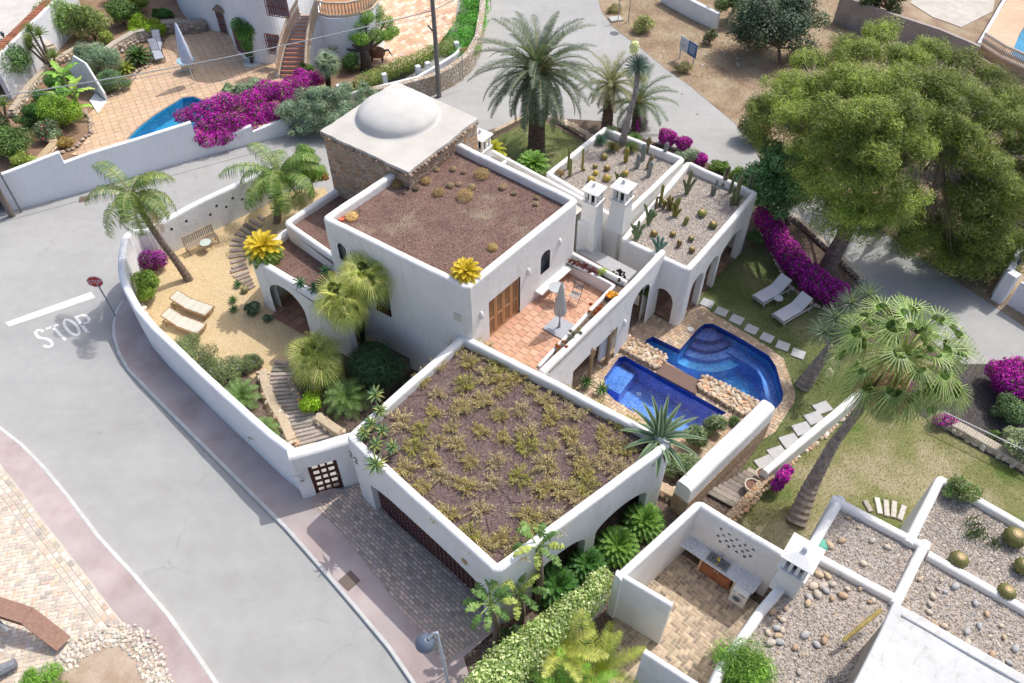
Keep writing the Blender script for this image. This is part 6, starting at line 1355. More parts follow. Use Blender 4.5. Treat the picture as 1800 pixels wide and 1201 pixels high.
# ---------------------------------------------------------------- shrubs of the villa garden
bush('juniper_bush', 'large dark green feathery juniper against the villa wall', 'shrub', (666,668), zg-.05, (1.0,1.0,1.05), 17000, .15, [(.03,.075,.03), (.045,.10,.04), (.025,.06,.028), (.06,.12,.05)], 24, asp=.16)
bush('round_shrub', 'small bright lime-green clipped bush beside the sleeper path', 'shrub', (554,722), zg-.05, (.46,.46,.5), 5500, .07, [(.22,.36,.02), (.30,.44,.03), (.16,.28,.02)], 8, asp=.7)
bush('yellow_green_shrub', 'bright yellow-green leafy shrub just inside the curved white wall', 'shrub', (266,525), zg, (.55,.55,.85), 5500, .11, [(.20,.30,.05), (.27,.36,.07), (.13,.22,.04)], 13)
for q, lab, n_ in (((612,712),'mid-green pygmy palm with arching fine fronds beside the lime-green bush',36), ((428,708),'pale green pygmy palm inside the curved wall left of the stepped path',28), ((468,768),'small fresh green pygmy palm at the bottom of the garden wall',18)):
    p = W(q[0], q[1], zg); t = thing('pygmy_palm', lab, 'palm', p); mb = MB(); R = 1.05 if n_ == 36 else (.85 if n_ == 28 else .65)
    for i in range(n_): frond(mb, p+V(0,0,.35), i*2.4, 1.35-1.3*i/n_, R, 1.3, 46, .26, .012, [(.13,.22,.06), (.19,.28,.09), (.09,.16,.05)], (.2,.26,.1), .5, .3, rr=.012)
    part(t, 'crown', mb, m_leaf); mb = MB(); tube(mb, [p, p+V(0,0,.38)], [.1,.08], 7, (.15,.1,.07)); part(t, 'trunk', mb, m_bark)
for q, R, lab in (((334,622),(.36,.34,.3),'low grey-green rosemary mound nearest the sun loungers'),((357,646),(.46,.38,.34),'sprawling rosemary with lilac flowers along the curved wall'),((386,666),(.46,.38,.32),'dark green sprawling shrub in the middle of the curved wall bed'),((410,660),(.42,.32,.28),'grey-leaved low shrub on the gravel side of the curved wall bed'),((448,645),(.3,.25,.2),'tiny grey tuft where the gravel meets the stone wall')):
    bush('low_shrub', lab, 'shrub', q, zg, tuple(x*1.7 for x in R), 6500, .08, [(.15,.20,.08), (.22,.25,.13), (.11,.14,.06)], 8, asp=.25, petals=(60,.05,[(.4,.36,.55)]))
for q, lab in (((419,503),'small green agave rosette by the fan-shaped sleeper path'),((411,530),'green agave rosette above its twin in the open gravel'),((412,546),'green agave rosette below its twin in the open gravel')):
    p = W(*q, zg+.02); mb = MB(); rosette(mb, p+V(0,0,.05), 26, .27, .07, [(.10,.22,.07), (.14,.28,.09)], nn=4); single('agave_rosette', mb, m_succ, lab, 'succulent', p)
bush('prickly_pear', 'dark grey-green prickly cactus clump by the porch pillar', 'cactus', (447,548), zg, (.42,.35,.28), 500, .17, [(.10,.15,.09), (.15,.2,.12)], 7, asp=.75)
bush('prickly_pear', 'small dark cactus clump in front of the porch arch', 'cactus', (470,563), zg, (.25,.2,.16), 220, .14, [(.10,.15,.09), (.15,.2,.12)], 5, asp=.75)
p = W(431,513,zg); mb = MB(); lathe(mb, [(.001,0),(.13,.03),(.17,.13),(.14,.23),(.05,.28),(.001,.27)], p, 30, (.25,.24,.1), ribs=(10,.1)); single('barrel_cactus', mb, m_succ, 'lone barrel cactus beside the sleeper path in the golden gravel', 'cactus', p, smooth=True)
bush('tall_bamboo', 'upright bright green bamboo against the left wall of the stone tower', 'bamboo', (552,338), zg, (.7,.6,1.6), 9000, .17, [(.12,.22,.03), (.18,.29,.05), (.08,.15,.03)], 18, asp=.16, shell=.2)
bush('olive_hedge', 'wide silvery olive hedge along the street behind the stone tower', 'shrub', (575,238), 0, (1.0,.7,1.0), 6000, .11, [(.17,.23,.15), (.23,.29,.20), (.11,.16,.10)], 14, asp=.22)
t = thing('olive_tree', 'silvery grey-green olive trees merging into one bank over the street, left of the dome', 'olive tree', W(590,205,0)); mb = MB(); cl = []
for x, y, z, r in ((510,200,1.6,.7),(535,185,1.8,.8),(560,175,2,.8),(590,172,2,.75),(620,165,1.9,.7),(645,158,1.8,.55),(540,215,1.3,.7),(570,205,1.5,.8),(600,195,1.5,.7),(520,228,1.0,.5),(555,165,2.3,.6)): cl += clumpset(W(x,y,z-.3), (r*1.2,r*1.1,r*1.1), 7, r*.62)
cloud(mb, cl, 36000, .15, [(.17,.25,.17), (.25,.33,.23), (.12,.18,.12), (.31,.38,.28)], .2, .3); part(t, 'crown', mb, m_leaf); mb = MB()
for x, y in ((530,215),(575,200),(625,180)): p = W(x,y,0); tube(mb, [p, p+V(.1,0,1.4)], [.12,.08], 7, (.25,.22,.19)); 
part(t, 'trunks', mb, m_bark)
bush('rust_shrub', 'small bronze-red shrub between the bushy queen palm and the stone tower', 'shrub', (566,318), zg, (.5,.35,.3), 1200, .1, [(.26,.11,.04), (.18,.12,.04), (.3,.2,.06)], 6)
# cycads
YT = [(.50,.37,.02), (.58,.44,.03), (.42,.34,.03)]; CG = [(.10,.17,.03), (.15,.22,.04), (.2,.26,.05)]; CD = [(.05,.15,.03), (.08,.20,.04), (.035,.10,.03)]; CL = [(.12,.24,.04), (.18,.32,.06), (.08,.17,.03)]
cycad('cycad', 'dark green cycad with a yellow back half on the corner of the porch roof', W(465,445,3.38), 1.0, 76, CG, tip=YT, h0=.3, low=-.55, lw=.03)
cycad('cycad', 'golden yellow cycad on the front corner of the highest roof', W(820,486,6.35), .66, 52, YT, h0=.25, low=-.35, lw=.034)
cycad('cycad', 'yellow cycad beside the small lantern chimney behind the highest roof', W(865,273,2.9), .8, 36, [(.44,.40,.03),(.34,.36,.04)], lw=.035)
cycad('cycad', 'fresh green cycad between the back lawn and the narrow roof ledge', W(937,296,2.3), .95, 46, CL, lw=.035)
for q, pal, lab, R_ in (((1130,925),CL,'bright green cycad at the head of the row beside the garage arches',.86), ((1084,968),CL,'broad green cycad with an orange cone, second in the row beside the garage',.86), ((1030,1000),CD,'smaller dark green cycad, third in the row beside the garage',.78), ((978,1040),CD,'deep green cycad nearest the banana plants beside the garage',.9)):
    cycad('cycad', lab, W(*q, 0), R_, 66, pal, h0=.35, lw=.03)
# agaves and succulents on the roofs
p = W(1158,776,3.62); t = thing('agave', 'giant variegated agave with arching leaves on the right corner of the garage roof', 'agave', p); mb = MB()
for i, (az, el, L) in enumerate([(1.9,1.25,1.5),(1.3,1.2,1.45),(.85,1.05,1.35),(2.5,.9,1.4),(.35,.75,1.4),(-.1,.45,1.45),(-.55,.35,1.35),(-1.0,.1,1.4),(-1.35,.25,1.0),(-1.7,-.1,1.2),(3.0,.5,1.35),(3.4,.25,1.2),(3.9,.1,1.1),(4.4,.0,.9),(2.1,.95,1.3),(.6,.8,1.1),(2.9,1.0,1.0),(-.3,1.0,1.1),(1.6,1.4,1.2)]):
    blade(mb, p+V(0,0,.12), az, el, L*1.13, .23, .75, (.13,.21,.13), (.27,.35,.19), .32, 10)
part(t, 'leaves', mb, m_succ); mb = MB()
for az in (3.5,3.9,4.3,4.9,5.3): blade(mb, p+V(0,0,.02), az, .05, .9, .1, .8, (.09,.07,.06), None, .2, 6)
part(t, 'dead_leaves', mb, m_bark)
ATT = [(.16,.27,.12), (.22,.33,.15), (.33,.40,.13), (.42,.45,.14)]
for q, r_, lab in (((660,695),.42,'grey-green agave rosette highest in the cluster on the garage roof corner'),((668,722),.34,'yellow-green agave rosette on the garage parapet, second from the top'),((652,745),.34,'leafy agave rosette leaning over the parapet in the middle of the cluster'),((672,757),.36,'bright agave rosette in the middle of the corner cluster, roof side'),((640,762),.34,'agave rosette hanging over the parapet nearest the gate'),((660,782),.34,'yellow agave rosette low in the corner cluster'),((690,786),.34,'yellow-green agave rosette standing apart on the gravel side'),((661,818),.5,'big green agave rosette drooping over the garage door wall')):
    p = W(*q, 3.95); t = thing('foxtail_agave', lab, 'succulent', p*V(1,1,0)+V(0,0,3.46), None); mb = MB(); rosette(mb, p, 26, r_, .085, ATT, 1.3, -.45, .7, .15, None, 5, .85); part(t, 'leaves', mb, m_succ); mb = MB(); tube(mb, [p*V(1,1,0)+V(.1,.1,3.46), p], [.05,.05], 6, (.3,.25,.18)); part(t, 'stem', mb, m_bark)
for q, lab in (((528,498),'green agave rosette on the porch parapet, left of its twin'),((553,507),'dark agave rosette on the porch parapet beside the fan palm'),((572,478),'half-hidden agave rosette behind the tall fan palm on the porch roof')):
    p = W(*q, 3.5); mb = MB(); rosette(mb, p, 26, .38, .075, [(.09,.2,.09), (.13,.26,.12)], 1.3, -.5, .7, .15, None, 4, .85); single('agave_rosette', mb, m_succ, lab, 'succulent', p)
for q, lab in (((1030,680),'aloe rosette at the foot of the trunk post beside the lower pool'),((1057,692),'bright aloe rosette at the corner of the lower pool')):
    p = W(*q, .05); mb = MB(); rosette(mb, p+V(0,0,.25), 30, .42, .075, [(.14,.27,.10), (.2,.33,.12)], 1.35, -.2, .5, .15, None, 5, .85); single('aloe', mb, m_succ, lab, 'succulent', p)
for q, R, lab in (((1220,782),(.5,.45,.6),'green oleander shrub between the lower pool and the white wall'),((1252,757),(.45,.35,.45),'pale grey-green shrub at the pool corner beside the white wall'),((1196,830),(.7,.5,.6),'dense oleander between the garage corner and the white wall'),((1290,745),(.2,.2,.15),'tiny weed at the end of the stone divider')):
    bush('oleander', lab, 'shrub', q, 0, R, 2600, .3, [(.13,.2,.08), (.2,.27,.13), (.09,.14,.06), (.28,.32,.2)], 9, asp=.13, shell=.1)
# spreading dry succulents on the garage roof
g2 = [(880,50),(960,120),(1110,70),(1290,110),(1400,30),(1530,160),(1640,120),(1080,200),(930,220),(770,270),(860,310),(1030,300),(1180,320),(1200,160),(1290,240),(1400,210),(1560,250),(1680,230),(830,400),(960,370),(920,470),(1060,390),(1130,480),(1270,480),(1300,350),(1440,320),(1430,400),(1560,390),(1660,350),(790,520),(880,610),(980,560),(1100,610),(1250,590),(1390,570),(1530,500),(1510,620),(1610,630),(1730,520),(1700,440),(1010,760),(1180,730),(1130,860),(1200,930),(1290,890),(1380,950),(1440,770),(1570,790),(1490,860),(1690,670),(1740,610),(1230,30)]
tp_ = [(450+x/3, 650+y/3) for x, y in g2] + [(900+x/3, 650+y/3) for x, y in [(560,270),(450,195),(600,420),(560,520),(480,330),(470,480),(620,290),(520,400)]] + [(400+x/3, 350+y/3) for x, y in [(1280,720),(1200,790),(1270,860),(1100,880),(1020,950),(1370,790),(1430,880),(1560,920),(1460,960),(1600,1000),(1230,1090),(1330,1060)]]
TUF = [[(.52,.45,.18), (.62,.54,.26), (.42,.36,.14)], [(.58,.50,.32), (.66,.57,.40), (.46,.38,.23)], [(.42,.42,.10), (.52,.50,.15), (.32,.32,.08)], [(.55,.47,.24), (.45,.39,.18), (.64,.56,.32)]]
tufts = []
for k in range(6):
    t = thing('dry_succulent', 'x', 'succulent', (0, 0, 0), 'dry succulents on the garage roof'); mb = MB(); ms_ = MB(); pal = TUF[k % 4]
    for i in range(40):
        az = rng.uniform(0, 6.28); el = rng.uniform(.1, 1.1); L = rng.uniform(.22, .5); d = V(math.cos(az)*math.cos(el), math.sin(az)*math.cos(el), math.sin(el)*.5); e_ = d*L
        tube(ms_, [V(0,0,.0), e_*.6+V(0,0,.04), e_], [.012,.008,.004], 3, (.26,.21,.15), caps=False)
        n_ = 26; s_ = rng.uniform(.3, 1, n_)[:, None]; p = e_*s_ + rng.normal(0, .022, (n_, 3)); dd = d + rng.normal(0, .55, (n_, 3)) + [0, 0, .3]; dd /= np.linalg.norm(dd, axis=1)[:, None]
        sd = np.cross(dd, rng.normal(0, 1, (n_, 3))); sd /= np.linalg.norm(sd, axis=1)[:, None]; l_ = rng.uniform(.04, .08, (n_, 1))
        v = np.stack([p-sd*.009, p+sd*.009, p+dd*l_], 1).reshape(-1, 3); mb.add(v, np.arange(n_*3).reshape(n_, 3), cols_pick(pal, n_))
    part(t, 'stems', ms_, m_bark, local=True); part(t, 'leaves', mb, m_leafd, local=True); tufts.append(t)
tl = ['olive', 'straw-beige', 'yellow-green', 'khaki', 'olive', 'straw-beige']
for i, q in enumerate(tp_):
    k = [0, 1, 2, 3, 0, 3, 4, 5][i % 8]; k = min(k, 5)
    o = dup(tufts[k], W(q[0], q[1]+3, 3.47), rnd.uniform(0, 6.28), rnd.uniform(.95, 1.45), '%s dry succulent tuft growing on the planted garage roof' % tl[k], '%s succulents on the garage roof' % tl[k])
for t in tufts:
    for c_ in list(t.children): bpy.data.objects.remove(c_)
    bpy.data.objects.remove(t)
# tan cushions on the highest roof
cush = [(847,310,.32),(818,348,.34),(771,341,.24),(698,327,.22),(749,321,.2),(731,333,.14),(791,328,.16),(829,331,.17),(797,299,.14),(815,304,.12),(884,331,.17),(904,341,.12),(943,349,.11),(942,360,.12),(643,350,.1),(619,384,.24),(866,437,.2),(768,300,.12),(806,325,.12)]
for i, (x, y, r) in enumerate(cush):
    big = r > .19; p = W(x, y, 6.13); mb = MB(); cloud(mb, [(p+V(0,0,r*.45), (r, r, r*.6))], int(1600*r*3), .05 if big else .07, [(.44,.32,.14), (.36,.26,.12), (.5,.4,.2)] if big else [(.34,.26,.17), (.40,.32,.22)], .3, .3 if not big else .75)
    single('cushion_plant', mb, m_leafd, ('rounded tan cushion plant on the highest roof' if big else 'sparse brownish tuft on the highest roof'), 'cushion plant', p, 'tan cushions on the highest roof' if big else 'sparse tufts on the highest roof')
for i, (x, y, c_, r, lab) in enumerate([(597,375,(.55,.12,.08),.13,'red clay dish on the highest roof, upper of the pair at the left corner'),(601,386,(.6,.15,.08),.13,'red clay dish on the highest roof, lower of the pair at the left corner'),(767,270,(.5,.2,.17),.14,'faded red dish by the stone tower on the highest roof'),(781,272,(.55,.14,.10),.13,'brighter red dish beside the faded one near the stone tower'),(695,305,(.5,.5,.47),.13,'grey round lid at the foot of the stone tower'),(520,388,(.55,.58,.58),.15,'pale round lid on the narrow roof beside the queen palm')]):
    z_ = 6.14 if i < 5 else 3.72; p = W(x, y, z_); mb = MB(); lathe(mb, [(.001,.03),(r*.85,.03),(r,.06),(r*.96,0)], p, 16, c_); single('round_dish', mb, m_gen, lab, 'dish', p)
p = W(719,302,6.14); mb = MB(); rockv(mb, p+V(0,0,.05), (.13,.1,.08), (.6,.55,.48)); single('loose_stone', mb, m_rock, 'pale loose stone on the highest roof next to the stone tower', 'stone', p)
# drip hoses on the garage roof
for i, L in enumerate([[(880,860),(905,885),(935,880)],[(752,862),(765,885),(800,905),(815,920)],[(855,910),(862,935),(880,975),(910,985)],[(930,660),(990,700),(1040,745)],[(690,700),(770,690),(850,700)],[(985,690),(1050,720),(1110,760)],[(720,830),(740,850),(760,860)]]):
    P_ = fillet(WS(L, 3.5), 1.0, False, 6); P_ = [p+V(0,0,.02*math.sin(j)) for j, p in enumerate(P_)]; mb = MB(); tube(mb, P_, .014, 5, (.16,.11,.09)); single('drip_hose', mb, m_gen, ['curved brown drip hose in the bare patch near the middle of the garage roof','brown drip hose along the garage door side of the roof','looping brown drip hose at the lowest corner of the garage roof','straight drip hose towards the pool side of the garage roof','drip hose near the upper left of the garage roof','drip hose along the pool-side parapet of the garage roof','short drip hose near the corner agaves on the garage roof'][i], 'hose', P_[0])
# ---------------------------------------------------------------- cacti
def column(mb, p, h, r, col, lean=(0, 0), ribs=10): 
    k = 8; pts = [p+V(lean[0]*(i/k)**1.5, lean[1]*(i/k)**1.5, h*i/k) for i in range(k+1)] + [p+V(lean[0], lean[1], h+r*.6)]
    tube(mb, pts, [r*.8]+[r*(.95+.08*math.sin(i*1.3)) for i in range(k-1)]+[r*.8, r*.15], 20, col, ribs=(ribs, .12))
def cactus(lab, px, z, stems, col, nm='column_cactus'):
    p = W(px[0], px[1], z); t_ = MB()
    for dx, dy, h, r, lx, ly in stems: column(t_, p+V(dx, dy, 0), h, r, col, (lx, ly))
    return single(nm, t_, m_succ, lab, 'cactus', p, smooth=True)
z1, z2 = 3.58, 3.18
G_ = (.17,.19,.06); GB_ = (.26,.29,.27); BR_ = (.24,.19,.08)
def c1(x, y): return (990+x/8.571, 230+y/8.571)
def c2(x, y): return (1150+x/8.58, 260+y/8.58)
def c3(x, y): return (1050+x/8.58, 360+y/8.58)
cactus('tall thin green cactus at the left parapet, behind its thicker partner', c1(75,575), z1, [(0,0,1.15,.06,0,0)], G_)
cactus('tall thin green cactus in front of its partner, left of the farther roof', c1(98,690), z1, [(0,0,.95,.075,0,0)], G_)
cactus('thin yellow-green pole cactus standing alone left of the barrel cacti', c1(285,600), z1, [(0,0,1.2,.055,-.02,0), (.1,0,.1,.05,0,0)], (.28,.26,.07))
cactus('stubby golden column cactus below the grassy yuccas', c1(938,472), z1, [(0,0,.72,.1,.03,.05)], (.30,.25,.06))
cactus('brown leaning column cactus next to the back parapet', c1(1250,330), z1, [(0,0,.75,.1,.1,.1)], BR_)
cactus('tall grey furry column cactus, middle of the grey trio', c1(1190,450), z1, [(0,0,.85,.11,.03,.05)], GB_)
cactus('grey furry column cactus, leftmost of the grey trio', c1(1112,560), z1, [(0,0,.72,.1,.03,.05)], GB_)
cactus('grey furry column cactus standing nearest the dividing wall', c1(1285,690), z1, [(0,0,.78,.1,.05,.05)], GB_)
cactus('golden-brown leaning cactus behind the nearest grey column', c1(1275,570), z1, [(0,0,.62,.09,.16,.12)], BR_)
cactus('grey furry column cactus alone at the right end of the farther roof', c1(1518,410), z1, [(0,0,.8,.1,.05,.05)], GB_)
cactus('small branching green cactus behind the chimneys', c1(820,760), z1, [(0,0,.4,.05,-.02,0), (-.03,0,.5,.04,-.12,.04), (.03,0,.4,.04,.12,.05), (.2,0,.35,.04,.1,.1)], G_)
cactus('slim yellow-green pole cactus near the dividing wall on the nearer cactus roof', c2(85,875), z2, [(0,0,1.15,.07,.0,0)], (.26,.26,.06))
cactus('branched green candelabra cactus with a bare stem in the sunny part of the nearer roof', c2(480,695), z2, [(0,0,1.25,.085,.08,.05), (0,0,.75,.06,-.22,.06), (.05,0,.8,.06,.32,.1), (.02,0,.3,.06,.1,0)], (.20,.22,.11))
cactus('dense clump of brown-green cactus stems in the middle of the nearer roof', c2(240,930), z2, [(rnd.gauss(-.1,.2), rnd.gauss(.1,.12), rnd.uniform(.3,.6), .05, rnd.gauss(0,.12), rnd.gauss(0,.08)) for i in range(16)], (.22,.18,.06))
cactus('upright olive cactus cluster beside the dense brown clump', c2(310,1035), z2, [(0,0,.95,.07,.1,.1), (-.05,0,.55,.06,-.12,.03), (.05,0,.4,.06,.18,.02), (-.02,.05,.8,.055,.0,.1)], (.25,.25,.06))
cactus('pale grey cactus stems in the tree shade', c2(895,715), z2, [(0,0,.45,.07,.05,.05), (-.1,.03,.5,.06,-.02,.05), (.03,.1,.75,.05,.04,.05)], (.24,.25,.2))
cactus('brown and green cactus pair at the back parapet, under the first tree shadow', c2(1045,580), z2, [(0,0,.55,.11,.05,.08), (0,.08,.95,.05,.0,.05), (.08,.08,1.0,.05,.05,.05)], (.20,.17,.1))
cactus('slim grey-green cactus between the brown pair and the tall cluster', c2(1140,680), z2, [(0,0,1.0,.07,.06,.08)], (.17,.2,.1))
cactus('tall many-stemmed cactus cluster in the far shaded corner', c2(1205,860), z2, [(0,0,1.5,.1,.05,.1), (-.12,0,.4,.08,-.08,.02), (.12,0,.45,.08,.12,.05), (.0,.1,1.0,.08,.1,.12), (-.05,.1,.8,.07,-.05,.1)], (.18,.19,.09))
cactus('thin twin cacti in the far right corner of the nearer roof', c2(1395,685), z2, [(0,0,.95,.06,.02,.06), (.12,.03,1.1,.06,.06,.06)], (.16,.18,.11))
cactus('short leaning green cactus near the middle of the nearer roof', c3(1315,305), z2, [(0,0,.35,.1,.1,.08)], (.22,.23,.06))
cactus('tall branching cactus beside the dividing wall on the nearer roof', c3(765,290), z2, [(0,0,.8,.075,.05,.02), (0,0,1.1,.065,-.28,.0), (.02,0,.55,.065,.3,.05), (.03,.0,.7,.06,.16,.05), (-.02,0,.35,.05,-.1,0)], (.19,.26,.12))
cactus('many-armed green cactus at the left corner of the nearer roof', c3(590,515), z2, [(0,0,.55,.07,-.02,.02), (0,0,.8,.06,-.3,.05), (0,0,.75,.05,-.15,.0), (.02,0,.75,.06,.28,.1), (0,0,.95,.055,.02,.05), (-.03,0,.45,.06,-.2,0), (.05,0,.4,.07,.12,0)], (.19,.27,.12))
cactus('blue-green branching cactus overhanging the front parapet', c3(905,735), z2, [(0,0,.5,.08,.0,0), (0,0,.8,.06,-.3,.05), (0,0,.9,.065,-.08,.05), (.05,0,.5,.08,.15,.05), (.05,0,.55,.07,.3,.1), (.05,.05,.75,.06,.12,.1)], (.14,.26,.20))
def barrel(lab, px, z, r, h, col, top):
    p = W(px[0], px[1], z); mb = MB(); prof = [(.001,0)]+[(r*math.sin(t)**.8, h*(1-math.cos(t))/2) for t in np.linspace(.3, 2.7, 10)]; lathe(mb, prof, p, 42, col, ribs=(14,.09)); lathe(mb, [(prof[-1][0]*1.02, prof[-1][1]), (prof[-1][0]*.55, h*.985)], p, 20, top); lathe(mb, [(prof[-1][0]*.55, h*.985), (.001, h*.93)], p, 20, tuple(min(.8, q*1.9) for q in top))
    return single('barrel_cactus', mb, m_succ, lab, 'cactus', p, smooth=True)
YB = (.42,.33,.05); BB = (.24,.16,.05); OB = (.22,.21,.06)
for lab, px, z, r, h, col in [('olive barrel cactus crowned with a pup, highest on the farther roof', c1(615,425), z1, .17, .28, OB), ('small dark barrel cactus with a red-brown top in the yucca shade', c1(480,560), z1, .12, .2, OB), ('brown barrel cactus at the centre of the farther roof', c1(660,595), z1, .15, .26, BB), ('small bright yellow barrel cactus', c1(488,660), z1, .13, .22, (.52,.42,.06)), ('large golden-brown barrel cactus in front of the farther roof\'s group', c1(655,750), z1, .17, .3, YB), ('golden barrel cactus half hidden by the left chimney', c1(420,765), z1, .17, .28, YB), ('golden barrel cactus right of the group, near the branching cactus', c1(935,670), z1, .15, .26, YB), ('big green barrel cactus at the edge of the tree shade on the nearer roof', c2(712,1025), z2, .2, .32, (.25,.27,.07)), ('dark green barrel cactus in shade near the right parapet', c2(880,1200), z2, .18, .3, (.17,.17,.06)), ('rusty barrel cactus left of the front row on the nearer roof', c3(850,470), z2, .15, .28, BB), ('small green-brown barrel cactus in the front of the nearer roof', c3(1135,470), z2, .13, .22, (.2,.17,.06)), ('small grey-green barrel cactus farther right in the front row', c3(1410,545), z2, .13, .25, (.19,.19,.08)), ('upright brown barrel cactus like a thumb', c3(1225,635), z2, .11, .38, (.2,.13,.06)), ('reddish-topped barrel cactus at the right of the front row', c3(1420,715), z2, .13, .27, (.22,.15,.06)),
    ('large striped barrel cactus with a pale woolly crown on the neighbour\'s roof, highest', (1777,952), 3.06, .33, .55, (.19,.19,.06)), ('striped barrel cactus with a pale crown on the neighbour\'s roof, leftmost', (1680,990), 3.06, .27, .46, (.19,.19,.06)), ('striped barrel cactus at the right edge of the neighbour\'s roof', (1794,1002), 3.06, .27, .46, (.19,.19,.06)), ('barrel cactus half hidden behind the neighbour\'s roof parapet', (1764,1046), 3.06, .25, .42, (.19,.19,.06))]:
    barrel(lab, px, z, r, h, col, (.34,.25,.12) if z == 3.06 else (.36,.24,.08))
for lab, px, pal in (('blue-green grassy yucca near the back left of the farther cactus roof', c1(555,190), [(.17,.27,.20), (.24,.34,.27)]), ('blue-green grassy yucca at the top corner of the farther cactus roof', c1(710,70), [(.17,.27,.17), (.30,.34,.16)]), ('largest grassy yucca with a rusty skirt on the farther cactus roof', c1(740,300), [(.17,.26,.16), (.35,.33,.14), (.42,.29,.12)]), ('light green grassy yucca behind the tall flowering yucca', c1(1070,165), [(.22,.34,.12), (.30,.40,.18)]), ('light green grassy yucca in front of the tall flowering yucca', c1(1010,310), [(.22,.32,.15), (.36,.36,.18)])):
    p = W(px[0], px[1], z1); mb = MB()
    for i in range(150): blade(mb, p+V(0,0,.1), i*2.4, 1.45-1.5*i/150, .42, .02, .3, jit(rnd.choice(pal), .12), None, .05, 3)
    single('grassy_yucca', mb, m_leaf, lab, 'yucca', p)
# planters of the terrace
for q, r_, pal, lab in (((1006,460),.16,[(.16,.2,.07),(.3,.1,.08)],'upright green succulent at the villa end of the terrace planter'),((1012,464),.17,[(.34,.10,.08),(.2,.06,.06)],'dark red rosette succulent near the wall in the terrace planter'),((1020,468),.17,[(.30,.08,.08),(.42,.2,.14)],'red-brown rosette succulent, third along the terrace planter'),((1029,472),.17,[(.34,.12,.12),(.2,.07,.08)],'wine-red rosette succulent in the middle of the terrace planter'),((1037,477),.17,[(.38,.16,.15),(.25,.1,.1)],'pinkish rosette succulent beside the green cushion'),((1045,480),.17,[(.40,.15,.14),(.28,.1,.1)],'dusky pink rosette succulent touching the green cushion'),((1083,487),.15,[(.05,.02,.03),(.3,.34,.08)],'black-and-yellow rosette succulent, left of the black group'),((1090,480),.16,[(.04,.018,.03)],'nearly black rosette succulent, upper of the black group'),((1094,487),.14,[(.045,.02,.03)],'nearly black rosette succulent overhanging the planter edge'),((1087,494),.15,[(.05,.02,.035),(.1,.06,.06)],'blackish rosette succulent, lowest of the black group'),((1010,590),.22,[(.34,.33,.22),(.26,.26,.16)],'pale beige trailing succulent in the terrace planter'),((1020,582),.15,[(.40,.38,.12)],'pale yellow succulent beside the beige one'),((1003,598),.17,[(.32,.32,.22)],'washed-out grey succulent below the beige one')):
    p = W(q[0], q[1]+2, 3.52); mb = MB()
    for j in range(6): rosette(mb, p+V(rnd.gauss(0,r_*.5), rnd.gauss(0,r_*.5), rnd.uniform(.05,.22)), 16, r_*.55, .05, pal, 1.3, .0, .3, .1, None, 2, .6)
    single('rosette_succulent', mb, m_succ, lab, 'succulent', p)
bush('cushion_succulent', 'lime-green cushion succulent in the terrace planter', 'succulent', (1057,482), 3.5, (.25,.22,.17), 1600, .05, [(.30,.36,.12), (.38,.42,.17)], 6)
bush('cushion_succulent', 'orange-yellow cushion succulent in the terrace planter', 'succulent', (1074,524), 3.5, (.24,.22,.2), 1500, .06, [(.62,.34,.03), (.70,.44,.04), (.45,.26,.04)], 6)
for q, n_, lab in (((1051,547),16,'cluster of orange and red rosettes in the terrace planter'),((984,616),10,'low red-orange succulent cluster at the garage end of the planter')):
    p = W(q[0], q[1], 3.52); mb = MB()
    for j in range(n_): rosette(mb, p+V(rnd.gauss(0,.17), rnd.gauss(0,.16), rnd.uniform(.03,.2)), 16, .12, .055, [(.60,.10,.03),(.62,.25,.04),(.35,.36,.14),(.5,.07,.04)], 1.3, .1, .3, .1, None, 2, .5)
    single('rosette_succulent', mb, m_succ, lab, 'succulent', p)
bush('niche_plant', 'trailing green plant in the arched niche of the terrace wall', 'plant', (1122,558), .0, (.35,.3,.5), 2200, .12, GD+G1, 7, asp=.2, cz=1.7)
# topiary, balls, hedge
bush('topiary_ball', 'small clipped dark green ball tree at the corner of the veranda', 'topiary', (1322,438), 0, (.36,.36,.36), 3500, .06, [(.05,.11,.03), (.08,.16,.045)], 5, cz=.75, asp=.7)
bush('topiary_ball', 'clipped green ball shrub directly below the magenta bougainvillea ball', 'topiary', (1772,738), 0, (.78,.72,.6), 9000, .07, [(.10,.17,.07), (.15,.22,.09), (.07,.12,.05)], 12, asp=.7, shell=.7)
bush('topiary_ball', 'variegated grey-green ball shrub lowest in the black gravel bed', 'topiary', (1785,795), 0, (.85,.8,.65), 9000, .09, [(.16,.21,.13), (.27,.31,.22), (.38,.4,.22), (.1,.15,.08)], 12, asp=.6, shell=.7)
bush('green_tuft', 'bright green tuft behind the thin railing', 'shrub', (1742,772), 0, (.4,.3,.25), 900, .12, G1, 5, asp=.2)
bush('trailing_shrub', 'trailing green shrub over the white corner of the neighbour\'s roof', 'shrub', (1682,872), 3.06, (.62,.45,.4), 3800, .11, [(.10,.18,.05), (.16,.24,.08), (.2,.2,.1)], 12, asp=.4)
bush('juniper', 'bright green juniper with a grey twisted stem at the bottom edge, by the yard wall', 'shrub', (1300,1190), 2.5, (.85,.8,.75), 9000, .11, [(.14,.27,.04), (.20,.34,.06), (.09,.18,.03)], 18, asp=.2, shell=.2)
for q in ((1707,922),(1722,940),(1700,940),(1745,955)):
    p = W(q[0], q[1], 3.06); mb = MB()
    for i in range(26): blade(mb, p+V(rnd.gauss(0,.12), rnd.gauss(0,.1), 0), rnd.uniform(0,6.3), rnd.uniform(1.0,1.5), rnd.uniform(.2,.42), .025, .2, jit((.13,.22,.07), .15), None, .05, 2)
    single('grass_tuft', mb, m_leaf, 'thin green reed tuft on the pebble roof beside the barrel cacti', 'grass tuft', p, 'reed tufts on the neighbour\'s roof')
